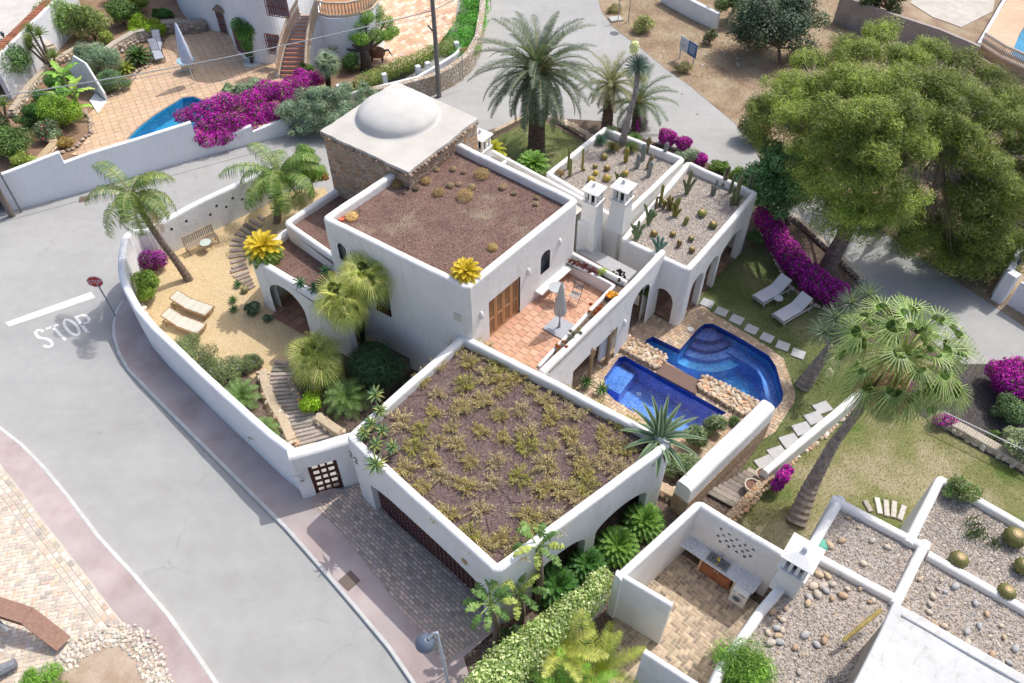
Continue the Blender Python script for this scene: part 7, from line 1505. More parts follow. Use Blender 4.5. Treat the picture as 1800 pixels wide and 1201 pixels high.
t = thing('variegated_hedge', 'pale variegated hedge running up beside the garage from the bottom edge', 'hedge', W(930,1150,0)); mb = MB(); cl = []
hd = densify(WS([(850,1222),(900,1165),(960,1112),(1010,1070),(1062,1022)], 1.7), .28); n = len(hd)
for i, p in enumerate(hd):
    w_ = .72-.42*i/n; cl.append((p+V(rnd.gauss(0,.04), rnd.gauss(0,.04), .1+rnd.gauss(0,.04)), (w_, w_, .55))); cl.append((p-V(0,0,.8), (w_*.95, w_*.95, .7)))
cloud(mb, cl, 30000, .085, [(.26,.34,.10), (.38,.45,.20), (.50,.54,.30), (.15,.24,.06)], .75, .8, .4); part(t, 'foliage', mb, m_leaf)
mb = MB(); prism(mb, [p[:2] for p in offset(hd, .22)]+[p[:2] for p in offset(hd, -.22)][::-1], -.03, 1.3); part(t, 'low_wall', mb, m_white)
# broad-leaved strelitzias
def paddle(mb, base, az, el, Lp, L, w, pal, droop=.6, torn=.5):
    dh = V(math.cos(az), math.sin(az), 0); d0 = dh*math.cos(el)+V(0,0,math.sin(el)); p0 = np.asarray(base, float); h = p0+d0*Lp; tube(mb, [p0, h], [.035,.022], 5, (.25,.32,.12), caps=False)
    n = 12; S = V(-math.sin(az), math.cos(az), 0); p = h; Lft = []; Ctr = []; Rgt = []
    for i in range(n+1):
        t = i/n; e_ = el-.2-droop*t; d = dh*math.cos(e_)+V(0,0,math.sin(e_)); U = np.cross(d, S); U = U if U[2] > 0 else -U; ww = w*math.sin(math.pi*min(1, t*.93+.07))**.6*.5
        Ctr.append(p); Lft.append(p+S*ww+U*ww*.25); Rgt.append(p-S*ww+U*ww*.25); p = p+d*L/n
    v = []; f = []; c_ = []; lc = rnd.choice(pal)
    for i in range(n):
        for E_ in (Lft, Rgt):
            sh = rnd.gauss(0,.03)*torn; dn = V(0,0,-abs(rnd.gauss(0,.06))*torn*3); k = len(v); v += [Ctr[i], Ctr[i+1], E_[i+1]+dn, E_[i]+dn]; f.append((k, k+1, k+2, k+3)); c_.append(jit(lc, .1))
    mb.add(np.array(v), np.array(f), np.array(c_))
ST = [(.13,.22,.06), (.18,.28,.08), (.09,.17,.045), (.30,.35,.09)]
for q, zt__, n_, lab in (((872,1132),2.7,9,'broad-leaved strelitzia with a bent brown stem at the end of the cobbled driveway'),((915,1100),2.1,8,'lower strelitzia with torn yellow-green leaves by the garage corner'),((945,1060),3.6,8,'taller strelitzia whose leaves reach over the garage roof corner')):
    b = W(*q, 0); t = thing('strelitzia', lab, 'plant', b); mb = MB(); tp2 = b+V(rnd.gauss(0,.1), .15, zt__); tube(mb, [b, b+V(.05,.05,zt__*.5), tp2], [.13,.11,.12], 8, (.26,.2,.15)); part(t, 'trunk', mb, m_bark); mb = MB()
    for i in range(n_+4): paddle(mb, tp2, i*2.4+.4, 1.2-1.1*i/(n_+4), rnd.uniform(.25,.6), rnd.uniform(.45,.7), .25, ST, .9)
    part(t, 'leaves', mb, m_leaf)
bush('dark_undergrowth', 'dark shaded undergrowth at the foot of the strelitzias', 'shrub', (905,1135), 0, (.7,.5,.4), 2500, .13, GD+[(.12,.2,.05)], 8)
for q, z_, lab, pal, n_, L in (((985,1150),.9,'yellow-green feathery palm growing through the variegated hedge',[(.36,.38,.08),(.45,.45,.14),(.26,.3,.07)],12,1.7), ((1050,1190),.5,'yellowing feather palm in the bed between hedge and screen wall',[(.34,.38,.07),(.26,.33,.06)],9,2.1), ((1000,1235),.3,'fresh green feather palm at the bottom edge beside the hedge',[(.14,.30,.04),(.2,.38,.06)],12,2.0)):
    b = W(*q, z_); t = thing('areca_palm', lab, 'palm', b*V(1,1,0)); mb = MB()
    for i in range(n_): frond(mb, b, i*2.4+.9, 1.35-.6*i/n_, L*rnd.uniform(.8,1.1), 1.1, 60, .34, .022, pal, (.4,.4,.1), .55, .3, rr=.022)
    part(t, 'crown', mb, m_leaf); mb = MB(); tube(mb, [b*V(1,1,0), b], [.08,.06], 6, (.3,.3,.12)); part(t, 'stem', mb, m_bark)
# ---------------------------------------------------------------- planting of the upper-left property
TLG = [
 ('leafy_shrub','tall leafy green shrub at the left edge below the white corner wall',(20,150),(1.3,1.0,1.2),7000,.14,[(.06,.12,.04),(.09,.17,.05),(.12,.2,.07)],16,None),
 ('flowering_shrub','broad green shrub with white flowers behind the upper-left yuccas',(115,62),(1.3,1.0,1.0),6500,.13,[(.10,.17,.05),(.16,.24,.07),(.2,.28,.09)],16,(60,.12,[(.75,.75,.7)])),
 ('flowering_shrub','yellowish shrub with cream flowers, right of the white-flowered one',(168,72),(1.0,.9,1.0),5200,.12,[(.16,.22,.06),(.22,.28,.08),(.1,.16,.05)],13,(45,.12,[(.7,.6,.35)])),
 ('leafy_shrub','glossy green shrub on the terrace slope above the patio',(220,45),(.8,.7,.7),4000,.12,G1,11,None),
 ('leafy_shrub','bright yellow-green shrub near the top on the slope',(243,22),(.75,.6,.6),3800,.11,GY,10,None),
 ('leafy_shrub','dark green hedge shrub along the very top edge',(228,2),(1.3,.8,.7),4500,.12,GD,12,None),
 ('yellow_green_shrub','lime-yellow spreading shrub behind the rubble wall and folded loungers',(258,62),(1.1,.75,.5),6500,.09,[(.22,.34,.02),(.30,.42,.03),(.17,.26,.02)],14,None),
 ('leafy_shrub','small lime shrub left of the yellow spreading one',(190,80),(.5,.4,.4),2200,.1,GY,7,None),
 ('ground_cover_bed','flat rounded bed of dark green ground cover beside the white house',(287,30),(.9,.7,.25),4500,.07,[(.06,.15,.03),(.09,.2,.04)],12,None),
 ('feathery_shrub','grey-green feathery shrub on the edge of the patio',(175,130),(1.5,.9,.75),11000,.2,[(.12,.19,.12),(.18,.25,.17),(.24,.31,.2)],18,None),
 ('feathery_shrub','green feathery shrub at the patio corner right of the shell-shaped wall',(205,160),(.8,.55,.5),4500,.2,[(.10,.18,.08),(.15,.23,.12)],10,None),
 ('rounded_shrub','bright green rounded shrub in the brown-edged bed',(118,222),(1.0,.8,.7),7500,.09,[(.18,.30,.03),(.26,.38,.05),(.13,.22,.03)],14,None),
 ('flowering_shrub','small grey shrub with a pink bloom at the left of the brown-edged bed',(95,248),(.55,.45,.45),2200,.1,[(.14,.2,.11),(.2,.26,.15)],7,(14,.12,[(.6,.08,.15)])),
 ('orange_shrub','low orange-brown shrub at the bottom of the brown-edged bed',(122,258),(.45,.35,.25),1300,.08,[(.38,.27,.08),(.26,.2,.07)],6,None),
 ('clipped_hedge','long clipped green hedge sloping down towards the street wall',(78,205),(1.0,2.0,.55),11000,.09,[(.06,.15,.03),(.09,.2,.045),(.05,.11,.03)],22,None),
 ('clipped_hedge','upper end of the clipped hedge beside the banana plant',(110,160),(.8,1.0,.55),5500,.09,[(.06,.15,.03),(.09,.2,.045)],12,None),
 ('leafy_shrub','mixed green shrub against the inside of the street wall at the left edge',(25,275),(1.2,.8,.7),6000,.11,G1,14,None),
 ('leafy_shrub','darker shrub at the left end of the street wall',(-5,262),(1.0,.8,.8),4000,.12,GD,11,None),
 ('leafy_shrub','small lime shrub poking over the stepped corner of the street wall',(52,298),(.7,.35,.4),2600,.09,GY,8,None),
 ('agapanthus','bank of upright grey-green strap leaves beside the turquoise pool',(440,172),(1.3,.5,.4),2600,.34,[(.20,.28,.18),(.28,.35,.23),(.14,.2,.12)],10,None),
 ('round_shrub','clipped dark round bush in front of the cloud-pruned tree',(617,125),(.5,.45,.5),3800,.07,[(.05,.12,.03),(.08,.17,.04)],8,None),
 ('leafy_shrub','green leaves at the foot of the staircase',(540,135),(.4,.3,.4),1500,.1,G1,6,None)]
for nm, lab, q, R, n_, sz, pal, k, pt in TLG: bush(nm, lab, 'ground cover' if 'cover' in nm else 'shrub', q, zp, tuple(x*(1.3 if 'clipped' not in nm and 'cover' not in nm else 1.05) for x in R), int(n_*1.5), sz, pal, k, petals=pt, asp=.13 if nm in ('feathery_shrub', 'agapanthus') else .5)
for q, lab, n_ in (((82,50),'spiky yellow-green yucca, highest of the trunked group at the upper left',3), ((95,100),'spiky grey-green yucca with several heads below the highest one',5), ((12,190),'spiky pale yucca at the left edge, upper one',3), ((15,225),'spiky pale yucca at the left edge, lower one',2)):
    b = W(q[0], q[1]+25, zp); t = thing('yucca', lab, 'yucca', b); mb = MB(); mt = MB()
    for j in range(n_):
        c = b+V(rnd.gauss(0,.4), rnd.gauss(0,.25), 1.0+.45*j); tube(mt, [b, c], [.09,.06], 6, (.28,.22,.17))
        for i in range(60): blade(mb, c, i*2.4, 1.45-1.5*i/60, .6, .05, .35, jit(rnd.choice([(.24,.32,.12), (.33,.38,.16), (.17,.24,.1)]), .1), None, .1, 3)
    part(t, 'trunk', mt, m_bark); part(t, 'crown', mb, m_leaf)
cycad('cycad', 'dark green cycad with an orange cone on the upper-left patio edge', W(247,110,zp), 1.0, 44, GD+CD, h0=.4, lw=.035)
cycad('cycad', 'yellow-green cycad fronds in front of the dark cycad on the patio edge', W(222,125,zp), .7, 26, [(.32,.36,.06),(.24,.3,.05)], h0=.15, lw=.03)
b = W(140,200,zp); t = thing('banana_plant', 'bright green banana plant in front of the shell-shaped white wall', 'banana plant', b); mb = MB(); mt = MB()
for j, (dx, dy, h) in enumerate(((0,0,2.3),(.3,-.2,1.3),(-.4,-.3,1.0),(.1,-.5,.5))):
    c = b+V(dx,dy,h); tube(mt, [b+V(dx*.5,dy*.5,0), c], [.1,.07], 6, (.3,.3,.14))
    for i in range(7): paddle(mb, c, i*2.4+j, 1.2-.9*i/7, .3, .95, .34, [(.16,.33,.05), (.24,.42,.07), (.36,.48,.1)], .9, .2)
part(t, 'trunk', mt, m_bark); part(t, 'leaves', mb, m_leaf)
t, c = fanpalm('fan_palm', 'small grey-green fan palm with a dark trunk at the foot of the staircase', [W(578,158,zp-.1), W(574,112,zp+1.6)], [.16,.18], 34, .4, .62, [(.20,.27,.17), (.27,.33,.22), (.14,.2,.12)], (.05,.04,.035), droop=.6, nseg=16)
# cloud-pruned tree
b = W(644,122,zp); t = thing('cloud_pruned_tree', 'cloud-pruned tree with a thick dark trunk and round green pads beside the paved drive', 'tree', b); mt = MB(); hub = b+V(0,.1,1.2); tube(mt, [b, b+V(.05,0,.6), hub], [.4,.33,.28], 10, (.09,.07,.06)); mb = MB()
for x, y, z, r in ((605,18,3.6,.45),(632,12,3.8,.42),(662,20,3.6,.5),(600,40,3.2,.45),(596,60,2.7,.5),(630,40,3.5,.6),(678,38,3.2,.5),(690,55,2.8,.4),(592,80,2.2,.48),(635,68,3.0,.48),(662,62,3.0,.5),(620,60,2.9,.5),(645,30,3.9,.45),(680,62,2.7,.42)):
    c = W(x, y, zp+z-1.1); tube(mt, [hub, (hub+c)/2-V(0,0,.15), c], [.13,.08,.05], 6, (.12,.09,.08), caps=False); cloud(mb, [(c, (r*1.12, r*1.05, r*.8))], 1500, .08, [(.15,.29,.04), (.21,.36,.06), (.11,.21,.03)], .5, .6)
part(t, 'trunk', mt, m_bark); part(t, 'crown', mb, m_leaf)
b = W(443,112,zp); t = thing('climbing_shrub', 'tall green shrub in a white-rimmed bed against the curved white house', 'shrub', b); mb = MB(); cloud(mb, [(b+V(0,.1,z_), (r_, r_, .5)) for z_, r_ in ((.7,.3),(1.3,.45),(1.9,.6),(2.4,.6),(2.0,.5))]+[(b+V(-.35,.1,2.5), (.4,.4,.4)), (b+V(.4,.1,2.2), (.4,.4,.4))], 6000, .11, [(.06,.16,.03), (.1,.22,.05)], .5, .4); part(t, 'crown', mb, m_leaf); mb = MB(); tube(mb, [b, b+V(0,.1,1)], [.1,.06], 6, (.12,.09,.07)); part(t, 'trunk', mb, m_bark); mb = MB(); lathe(mb, [(.001,.05),(.48,.05),(.5,.1),(.55,.1),(.56,0)], b, 20, (.62,.62,.6)); part(t, 'stone_ring', mb, m_gen)
hl = densify(WS([(632,148),(660,135),(690,122),(715,112),(745,100),(775,88),(790,78)], zp+.45), .35)
t = thing('clipped_hedge', 'clipped olive-green hedge behind the white posts at the top centre', 'hedge', hl[0]*V(1,1,0)); mb = MB(); cloud(mb, [(p+V(0,rnd.gauss(0,.05),rnd.gauss(0,.05)), (.55,.5,.5)) for p in hl], 11000, .09, [(.12,.18,.04), (.18,.24,.06), (.24,.29,.08)], .5, .7); part(t, 'foliage', mb, m_leaf)
iv = WS([(792,72),(815,20),(830,-30),(852,-30),(850,40),(838,90),(815,112),(795,100)], zp-.1)
t = thing('ivy_bank', 'bright green bank of ground-cover plants inside the curved rubble wall, top centre', 'ground cover bed', iv[0]*V(1,1,0)); mb = MB(); P2 = [p[:2] for p in iv]; A = np.array(P2); lo, hi = A.min(0), A.max(0); cl = []
while len(cl) < 60:
    q = rng.uniform(lo, hi)
    if inside(q, P2): cl.append((V(q[0], q[1], zp+.1), (.55,.55,.35)))
cloud(mb, cl, 17000, .14, [(.09,.28,.03), (.14,.36,.05), (.06,.2,.03)], .3, .6, .6); part(t, 'foliage', mb, m_leaf)
bush('grey_lavender', 'grey-green lavender mound between the bougainvillea balls and the cactus roofs', 'shrub', (1208,285), 0, (.9,.5,.4), 3600, .14, [(.20,.26,.19), (.27,.32,.24)], 9, asp=.15)
for q, lab in (((1262,302),'low green edging shrub behind the nearer cactus roof, left part'),((1292,318),'low green edging shrub behind the nearer cactus roof, right part')): bush('edging_shrub', lab, 'shrub', q, 0, (.75,.4,.35), 3200, .09, [(.12,.2,.04), (.17,.25,.05)], 8)
bush('brown_tuft', 'small rusty tuft at the left end of the farther cactus roof', 'plant', c1(-45,690), z1, (.22,.18,.2), 500, .12, [(.3,.2,.1), (.24,.2,.1)], 4, asp=.12)
bush('grass_mound', 'green grassy mound at the bottom-left corner by the stone ring', 'shrub', (75,1215), .12, (.95,.7,.45), 6500, .13, [(.14,.28,.03), (.2,.36,.05), (.1,.2,.03)], 14, asp=.12)
# ---------------------------------------------------------------- furniture, signs and small things
def lounger(name, label, foot, head, z, sling, frame, group, w=.66, back=.75, cush=False, el=.45):
    """sun lounger from its foot end to its raised head end"""
    a, b = W(*foot, z), W(*head, z); d = (b-a)*V(1,1,0); L = np.linalg.norm(d); u = d/L; s = V(-u[1], u[0], 0); an = math.atan2(u[1], u[0]); L = 1.95; p = a*V(1,1,0)+V(0,0,z)
    t = thing(name, label, 'sun lounger', p, group); h = .32; j = L-back; e_ = p+u*j+V(0,0,h); top = e_+u*back*math.cos(el)+V(0,0,back*math.sin(el))
    mb = MB()
    for sd in (-1, 1):
        bar(mb, p+s*sd*w/2+V(0,0,h-.04), p+u*L*.97+s*sd*w/2+V(0,0,h-.04), .04, .06, frame); bar(mb, e_+s*sd*(w/2-.05), top+s*sd*(w/2-.05), .035, .05, frame)
    for q in (0.02, j, L*.97): bar(mb, p+u*q-s*w/2+V(0,0,h-.05), p+u*q+s*w/2+V(0,0,h-.05), .04, .04, frame)
    bar(mb, top-s*(w/2-.04), top+s*(w/2-.04), .04, .04, frame); bar(mb, e_+u*.35-V(0,0,.05), (e_+top)/2, .03, .03, frame); part(t, 'frame', mb, m_gen)
    for q in (.12, L*.9):
        for sd in (-1, 1):
            mb = MB(); bar(mb, p+u*q+s*sd*(w/2-.02)+V(0,0,h-.06), p+u*(q+.03)+s*sd*(w/2-.02), .045, .045, frame); part(t, 'leg', mb, m_gen)
    th = .09 if cush else .02
    for nm, q0, q1 in (('seat', p+u*.02+V(0,0,h), e_), ('backrest', e_, top)):
        mb = MB(); nn = 1 if cush else 9
        for i in range(nn):
            x0, x1 = q0+(q1-q0)*i/nn, q0+(q1-q0)*(i+1)/nn; dd = unit(x1-x0); up = np.cross(dd, s); up = up if up[2] > 0 else -up; Rm = np.stack([dd, s, up], 1); c_ = (x0+x1)/2+up*th*.5
            box(mb, c_, (np.linalg.norm(x1-x0)-(.0 if cush else .012), w-.08, th), R=Rm, col=sling if (i % 3) else tuple(q*.93 for q in sling), bev=.03 if cush else 0)
        part(t, nm, mb, m_cloth)
    return t
wf = (.34,.20,.10)
lounger('sun_lounger', 'wooden sun lounger with striped cream sling, the farther of the pair on golden gravel', (372,556), (300,530), zg, (.62,.59,.50), wf, None, el=.4)
lounger('sun_lounger', 'wooden sun lounger with striped cream sling, the nearer of the pair on golden gravel', (358,588), (287,561), zg, (.62,.59,.50), wf, None, el=.4)
lounger('sun_lounger', 'white cushioned sun lounger on the lawn, the one nearer the veranda', (1329,536), (1391,500), .02, (.66,.66,.68), (.5,.48,.46), None, cush=True, el=.7, w=.7)
lounger('sun_lounger', 'white cushioned sun lounger on the lawn, the one nearer the grey yucca', (1364,569), (1427,532), .02, (.66,.66,.68), (.5,.48,.46), None, cush=True, el=.7, w=.7)
def rtable(name, label, px, z, r, h, col, legc, legs=3, top2=None):
    p = W(*px, z); t = thing(name, label, 'table', p); mb = MB(); lathe(mb, [(.001,h-.02),(r,h-.02),(r,h),(.001,h+.001)], p, 22, col); tp = part(t, 'tabletop', mb, m_gen)
    for i in range(legs): a_ = i*2*math.pi/legs+.4; mb = MB(); tube(mb, [p+V(math.cos(a_)*r*.3, math.sin(a_)*r*.3, h-.02), p+V(math.cos(a_)*r*.8, math.sin(a_)*r*.8, 0)], .014, 5, legc); part(t, 'leg', mb, m_metal)
    return t, tp
rtable('side_table', 'small round glass-grey side table between the two white lawn loungers', (1365,533), .02, .22, .34, (.50,.54,.56), (.4,.4,.4))
rtable('side_table', 'small round table with a pale green top beside the garden bench', (366,440), zg, .27, .5, (.48,.55,.50), (.35,.27,.18))
rtable('bistro_table', 'round grey metal bistro table behind the closed terrace parasol', (977,527), 3.02, .33, .72, (.42,.45,.47), (.12,.12,.12))
# garden bench
a, b = W(332,449,zg), W(385,424,zg); u = unit(b-a); s = V(-u[1], u[0], 0); t = thing('garden_bench', 'long slatted wooden bench against the back garden wall', 'bench', (a+b)/2); L = np.linalg.norm(b-a); an = math.atan2(u[1], u[0]); c = (a+b)/2; BC = (.42,.33,.24)
mb = MB()
for i in range(5): box(mb, c+s*(.08*i-.1)+V(0,0,.42), (L, .06, .03), an, jit(BC, .08))
part(t, 'seat', mb, m_wood); mb = MB(); 
for i in range(int(L/.1)): box(mb, a+u*(i*.1+.05)+s*.27+V(0,0,.66), (.045,.025,.4), an, jit(BC, .08))
box(mb, c+s*.27+V(0,0,.88), (L,.04,.05), an, BC); part(t, 'backrest', mb, m_wood)
for q in (.05, L-.05):
    for k in (-.1, .25): mb = MB(); box(mb, a+u*q+s*k+V(0,0,.21 if k < 0 else .44), (.05,.05,.42 if k < 0 else .88), an, BC); part(t, 'leg', mb, m_wood)
# bistro chair
p = W(1010,532,3.02); u = unit(W(1022,505,3)-W(1003,522,3)); u = V(math.cos(axA), math.sin(axA), 0); s = V(-u[1], u[0], 0); an = axA; t = thing('folding_chair', 'folding slatted bistro chair on the terrace facing the round table', 'chair', p); SC = (.50,.48,.45)
mb = MB()
for i in range(6): box(mb, p+s*(i*.07-.17)+V(0,0,.45), (.4,.045,.02), an, SC)
part(t, 'seat', mb, m_wood); mb = MB()
for i in range(4): box(mb, p+s*(.22+.02*i)+V(0,0,.62+i*.085), (.4,.02,.055), an, tuple(q*.8 for q in SC))
part(t, 'backrest', mb, m_wood)
for sx in (-.2, .2):
    mb = MB(); tube(mb, [p+u*sx-s*.2, p+u*sx+s*.15+V(0,0,.5), p+u*sx+s*.3+V(0,0,.95)], .012, 5, (.07,.07,.07)); part(t, 'leg', mb, m_metal)
    mb = MB(); tube(mb, [p+u*sx+s*.3, p+u*sx-s*.18+V(0,0,.45)], .012, 5, (.07,.07,.07)); part(t, 'leg', mb, m_metal)
def parasol(label, px, z, h, bot, r, col, pole, slab=None, lean=(0, 0), nf=10, am_=1):
    p = W(*px, z); t = thing('parasol', label, 'parasol', p); top = p+V(lean[0], lean[1], h); mb = MB(); tube(mb, [p, top], .024, 8, pole); part(t, 'pole', mb, m_metal)
    mb = MB(); ax = (top-p)/h; n = 40; rings = []
    for zz, rr, am in ((bot, r*.75, .28), (bot+.12, r, .3), (bot+(h-bot)*.4, r*.85, .3), (bot+(h-bot)*.75, r*.5, .25), (h-.08, r*.22, .1), (h+.04, .012, 0)):
        tt = np.arange(n)*2*math.pi/n; r_ = rr*(1+am*am_*np.cos(tt*nf+zz*2)); rings.append(p+ax*zz+np.stack([r_*np.cos(tt), r_*np.sin(tt), 0*tt], 1))
    i = np.arange(n); j = (i+1) % n; mb.add(np.concatenate(rings), np.concatenate([np.stack([k*n+i, k*n+j, (k+1)*n+j, (k+1)*n+i], 1) for k in range(5)]), col); part(t, 'canopy', mb, m_cloth, smooth=True)
    if slab: mb = MB(); box(mb, p+V(0,0,.03), (.95,.95,.05), axB, (.36,.38,.42), bev=.01); lathe(mb, [(.06,.05),(.04,.3),(.001,.3)], p, 10, (.3,.3,.3)); part(t, 'base', mb, m_gen)
    return t
parasol('closed off-white parasol on a square grey base slab on the tiled terrace', (983,576), 3.02, 2.45, .75, .2, (.56,.55,.52), (.2,.2,.2), True)
parasol('closed pale blue parasol standing on the tan patio at the upper left', (342,147), zp, 3.8, 1.35, .33, (.55,.62,.74), (.7,.7,.7), nf=8, am_=.3)
t, tp = rtable('patio_table', 'round blue and white mosaic table beside the pale blue parasol', (332,125), zp, .55, .72, (.30,.50,.58), (.08,.3,.35), 4)
mb = MB(); p = W(332,125,zp)
for i in range(60): r_ = .5*math.sqrt(rnd.random()); a_ = rnd.uniform(0, 6.28); box(mb, p+V(r_*math.cos(a_), r_*math.sin(a_), .724), (.07,.07,.006), rnd.uniform(0,3), rnd.choice([(.7,.75,.75),(.2,.42,.55),(.6,.7,.72)]))
part(tp, 'mosaic_tiles', mb, m_gen)
for q0, q1, lab in (((278,98),(282,68),'folded-up grey lounger with dark stripes at the upper-left patio edge, rear one'), ((284,112),(272,88),'low grey lounger at the upper-left patio edge, front one')):
    lounger('sun_lounger', lab, q0, q1, zp, (.45,.48,.53), (.12,.12,.14), None, w=.6, el=1.0)
# pots
for q, lab in (((1323,852),'round cream clay pot of dry soil, lower left of the two by the deck'), ((1343,833),'round cream clay pot of dry soil, upper right of the two by the deck')):
    p = W(q[0], q[1], .52)*V(1,1,0)+V(0,0,.1); t = thing('plant_pot', lab, 'plant pot', p); mb = MB(); lathe(mb, [(.001,0),(.17,0),(.25,.2),(.27,.36),(.30,.37),(.30,.42),(.25,.42),(.24,.34)], p, 22, (.58,.52,.42)); part(t, 'pot', mb, m_tile, smooth=False); mb = MB(); lathe(mb, [(.245,.35),(.001,.36)], p, 18, (.24,.13,.10)); part(t, 'soil', mb, m_rock)
# stop sign
b = W(203,556,.13); c = W(167,495,2.15); t = thing('stop_sign', 'octagonal red stop sign on a grey pole at the bend of the kerb', 'road sign', b)
mb = MB(); top = b+(c-b)*1.12; tube(mb, [b, b+(c-b)*.5+V(.02,.02,0), c+V(0,.04,.2)], .034, 8, (.30,.31,.32)); part(t, 'pole', mb, m_metal)
ex_ = unit(V(1,.12,0)); ez_ = unit(V(.02,-.05,1)); nn_ = np.cross(ex_, ez_)
def octo(r, off, col, mb): pts = [c+ex_*r*math.cos(math.pi/8+i*math.pi/4)+ez_*r*math.sin(math.pi/8+i*math.pi/4)+nn_*off for i in range(8)]; mb.add(pts, [list(range(8))], col); return pts
mb = MB(); f_ = octo(.35, .02, (.75,.75,.75), mb); b_ = octo(.35, -.0, (.4,.4,.4), mb); mb.add(f_+b_, [[i, (i+1) % 8, 8+(i+1) % 8, 8+i] for i in range(8)], (.5,.5,.5)); octo(.32, .0235, (.42,.02,.025), mb); part(t, 'sign_plate', mb, m_metal)
mb = MB(); 
for k, st in enumerate((Sst, [[(0,1),(1,1)], [(.5,1),(.5,0)]], Ost, [[(.05,0),(.05,.97),(.7,.97),(.95,.85),(.95,.6),(.7,.48),(.05,.48)]])):
    for pl in st: tube(mb, [c+ex_*((k-1.5)*.135+(x-.5)*.1)+ez_*(y-.5)*.2+nn_*.026 for x, y in pl], .011, 4, (.8,.8,.8))
part(t, 'lettering', mb, m_metal)
# street lamp
b = W(790,1212,.13); top = W(768,1112,3.5); t = thing('street_lamp', 'grey street lamp with a dark blue-grey globe beside the pavement at the bottom', 'street lamp', b); mb = MB(); tube(mb, [b, b+V(0,0,.5), top], [.08,.055,.045], 10, (.42,.46,.52)); tube(mb, [top, top+V(-.12,-.03,.03)], .03, 6, (.3,.34,.4)); part(t, 'pole', mb, m_metal)
g_ = W(747,1131,3.25); mb = MB(); lathe(mb, [(.001,-.28)]+[(.29*math.sin(q), -.28*math.cos(q)) for q in np.linspace(.2, 2.9, 12)]+[(.001,.28)], g_, 24, (.10,.13,.18)); part(t, 'globe', mb, m_metal, smooth=True); mb = MB(); tube(mb, [top+V(-.1,-.03,.03), g_+V(.1,0,.26)], [.05,.06], 8, (.15,.18,.22)); part(t, 'bracket', mb, m_metal)
# poles, wires
def pole(name, label, px, h, r, col, cat='pole', cap=None):
    b = W(*px, 0); t = thing(name, label, cat, b); mb = MB(); tube(mb, [b, b+V(.03,0,h*.5), b+V(0,0,h)], [r, r*.9, r*.75], 10, col); part(t, 'post', mb, m_bark); return t, b
t1, b1 = pole('utility_pole', 'grey wooden utility pole behind the domed tower', (772,170), 8, .15, (.27,.25,.23), 'utility pole'); mb = MB(); tube(mb, [b1+V(-.1,0,4.2), b1+V(-.35,0,4.55)], .05, 6, (.1,.1,.1)); tube(mb, [b1+V(.13,-.03,.5), b1+V(.1,-.05,7)], .03, 5, (.1,.1,.1)); part(t1, 'cable', mb, m_metal)
t2, b2 = pole('utility_pole', 'thick wooden pole at the left edge beside the street wall', (22,380), 8, .16, (.23,.19,.16), 'utility pole')
pole('utility_pole', 'thin grey metal pole next to the thick pole at the left edge', (38,373), 6, .05, (.2,.22,.25), 'utility pole')
q_ = b1+V(0,0,5.4)
for i, (a_, e_, r_, lab) in enumerate(((q_, W(-80,182,6.2), .03, 'thick overhead cable crossing the upper-left garden'), (q_-V(0,0,.25), W(-80,190,6.0), .012, 'thin overhead wire just below the thick cable'), (q_, W(900,-60,6.5), .025, 'overhead cable from the utility pole to the top edge'))):
    mb = MB(); tube(mb, [a_+(e_-a_)*t_-V(0,0,math.sin(math.pi*t_)*.35*(1 if i < 2 else .3)) for t_ in np.linspace(0, 1, 20)], r_, 5, (.30,.32,.34)); single('overhead_cable', mb, m_metal, lab, 'cable', a_)
# notice board
p0, p1 = W(1194,104,0), W(1217,119,0); t = thing('notice_board', 'white and blue notice board on two posts on the dirt lot', 'sign board', (p0+p1)/2); u = unit((p1-p0)*V(1,1,0)); nr = V(u[1], -u[0], 0); L = np.linalg.norm(p1-p0); an = math.atan2(u[1], u[0])
for p in (p0, p1): mb = MB(); box(mb, p+V(0,0,.8), (.06,.06,1.6), an, (.5,.5,.5)); part(t, 'post', mb, m_metal)
mb = MB(); c = (p0+p1)/2+V(0,0,1.15)+nr*.05; box(mb, c-u*L*.27, (L*.6,.03,.9), an, (.55,.57,.6)); box(mb, c+u*L*.33, (L*.62,.031,.9), an, (.06,.13,.27)); 
part(t, 'panel', mb, m_gen)
mb = MB()
for i, (x_, z_, w_, cl_) in enumerate([(-.4,.22,.25,(.1,.3,.28)),(-.35,.02,.4,(.25,.3,.35)),(-.35,-.08,.36,(.25,.3,.35)),(-.38,-.18,.3,(.25,.3,.35)),(.33,.28,.4,(.7,.72,.75)),(.33,.12,.42,(.55,.6,.68)),(.33,0,.42,(.55,.6,.68)),(.33,-.12,.38,(.55,.6,.68)),(.33,-.24,.3,(.55,.6,.68))]): box(mb, c+u*L*x_+V(0,0,z_)+nr*.02, (L*w_,.008,.035), an, cl_)
part(t, 'lettering', mb, m_gen)
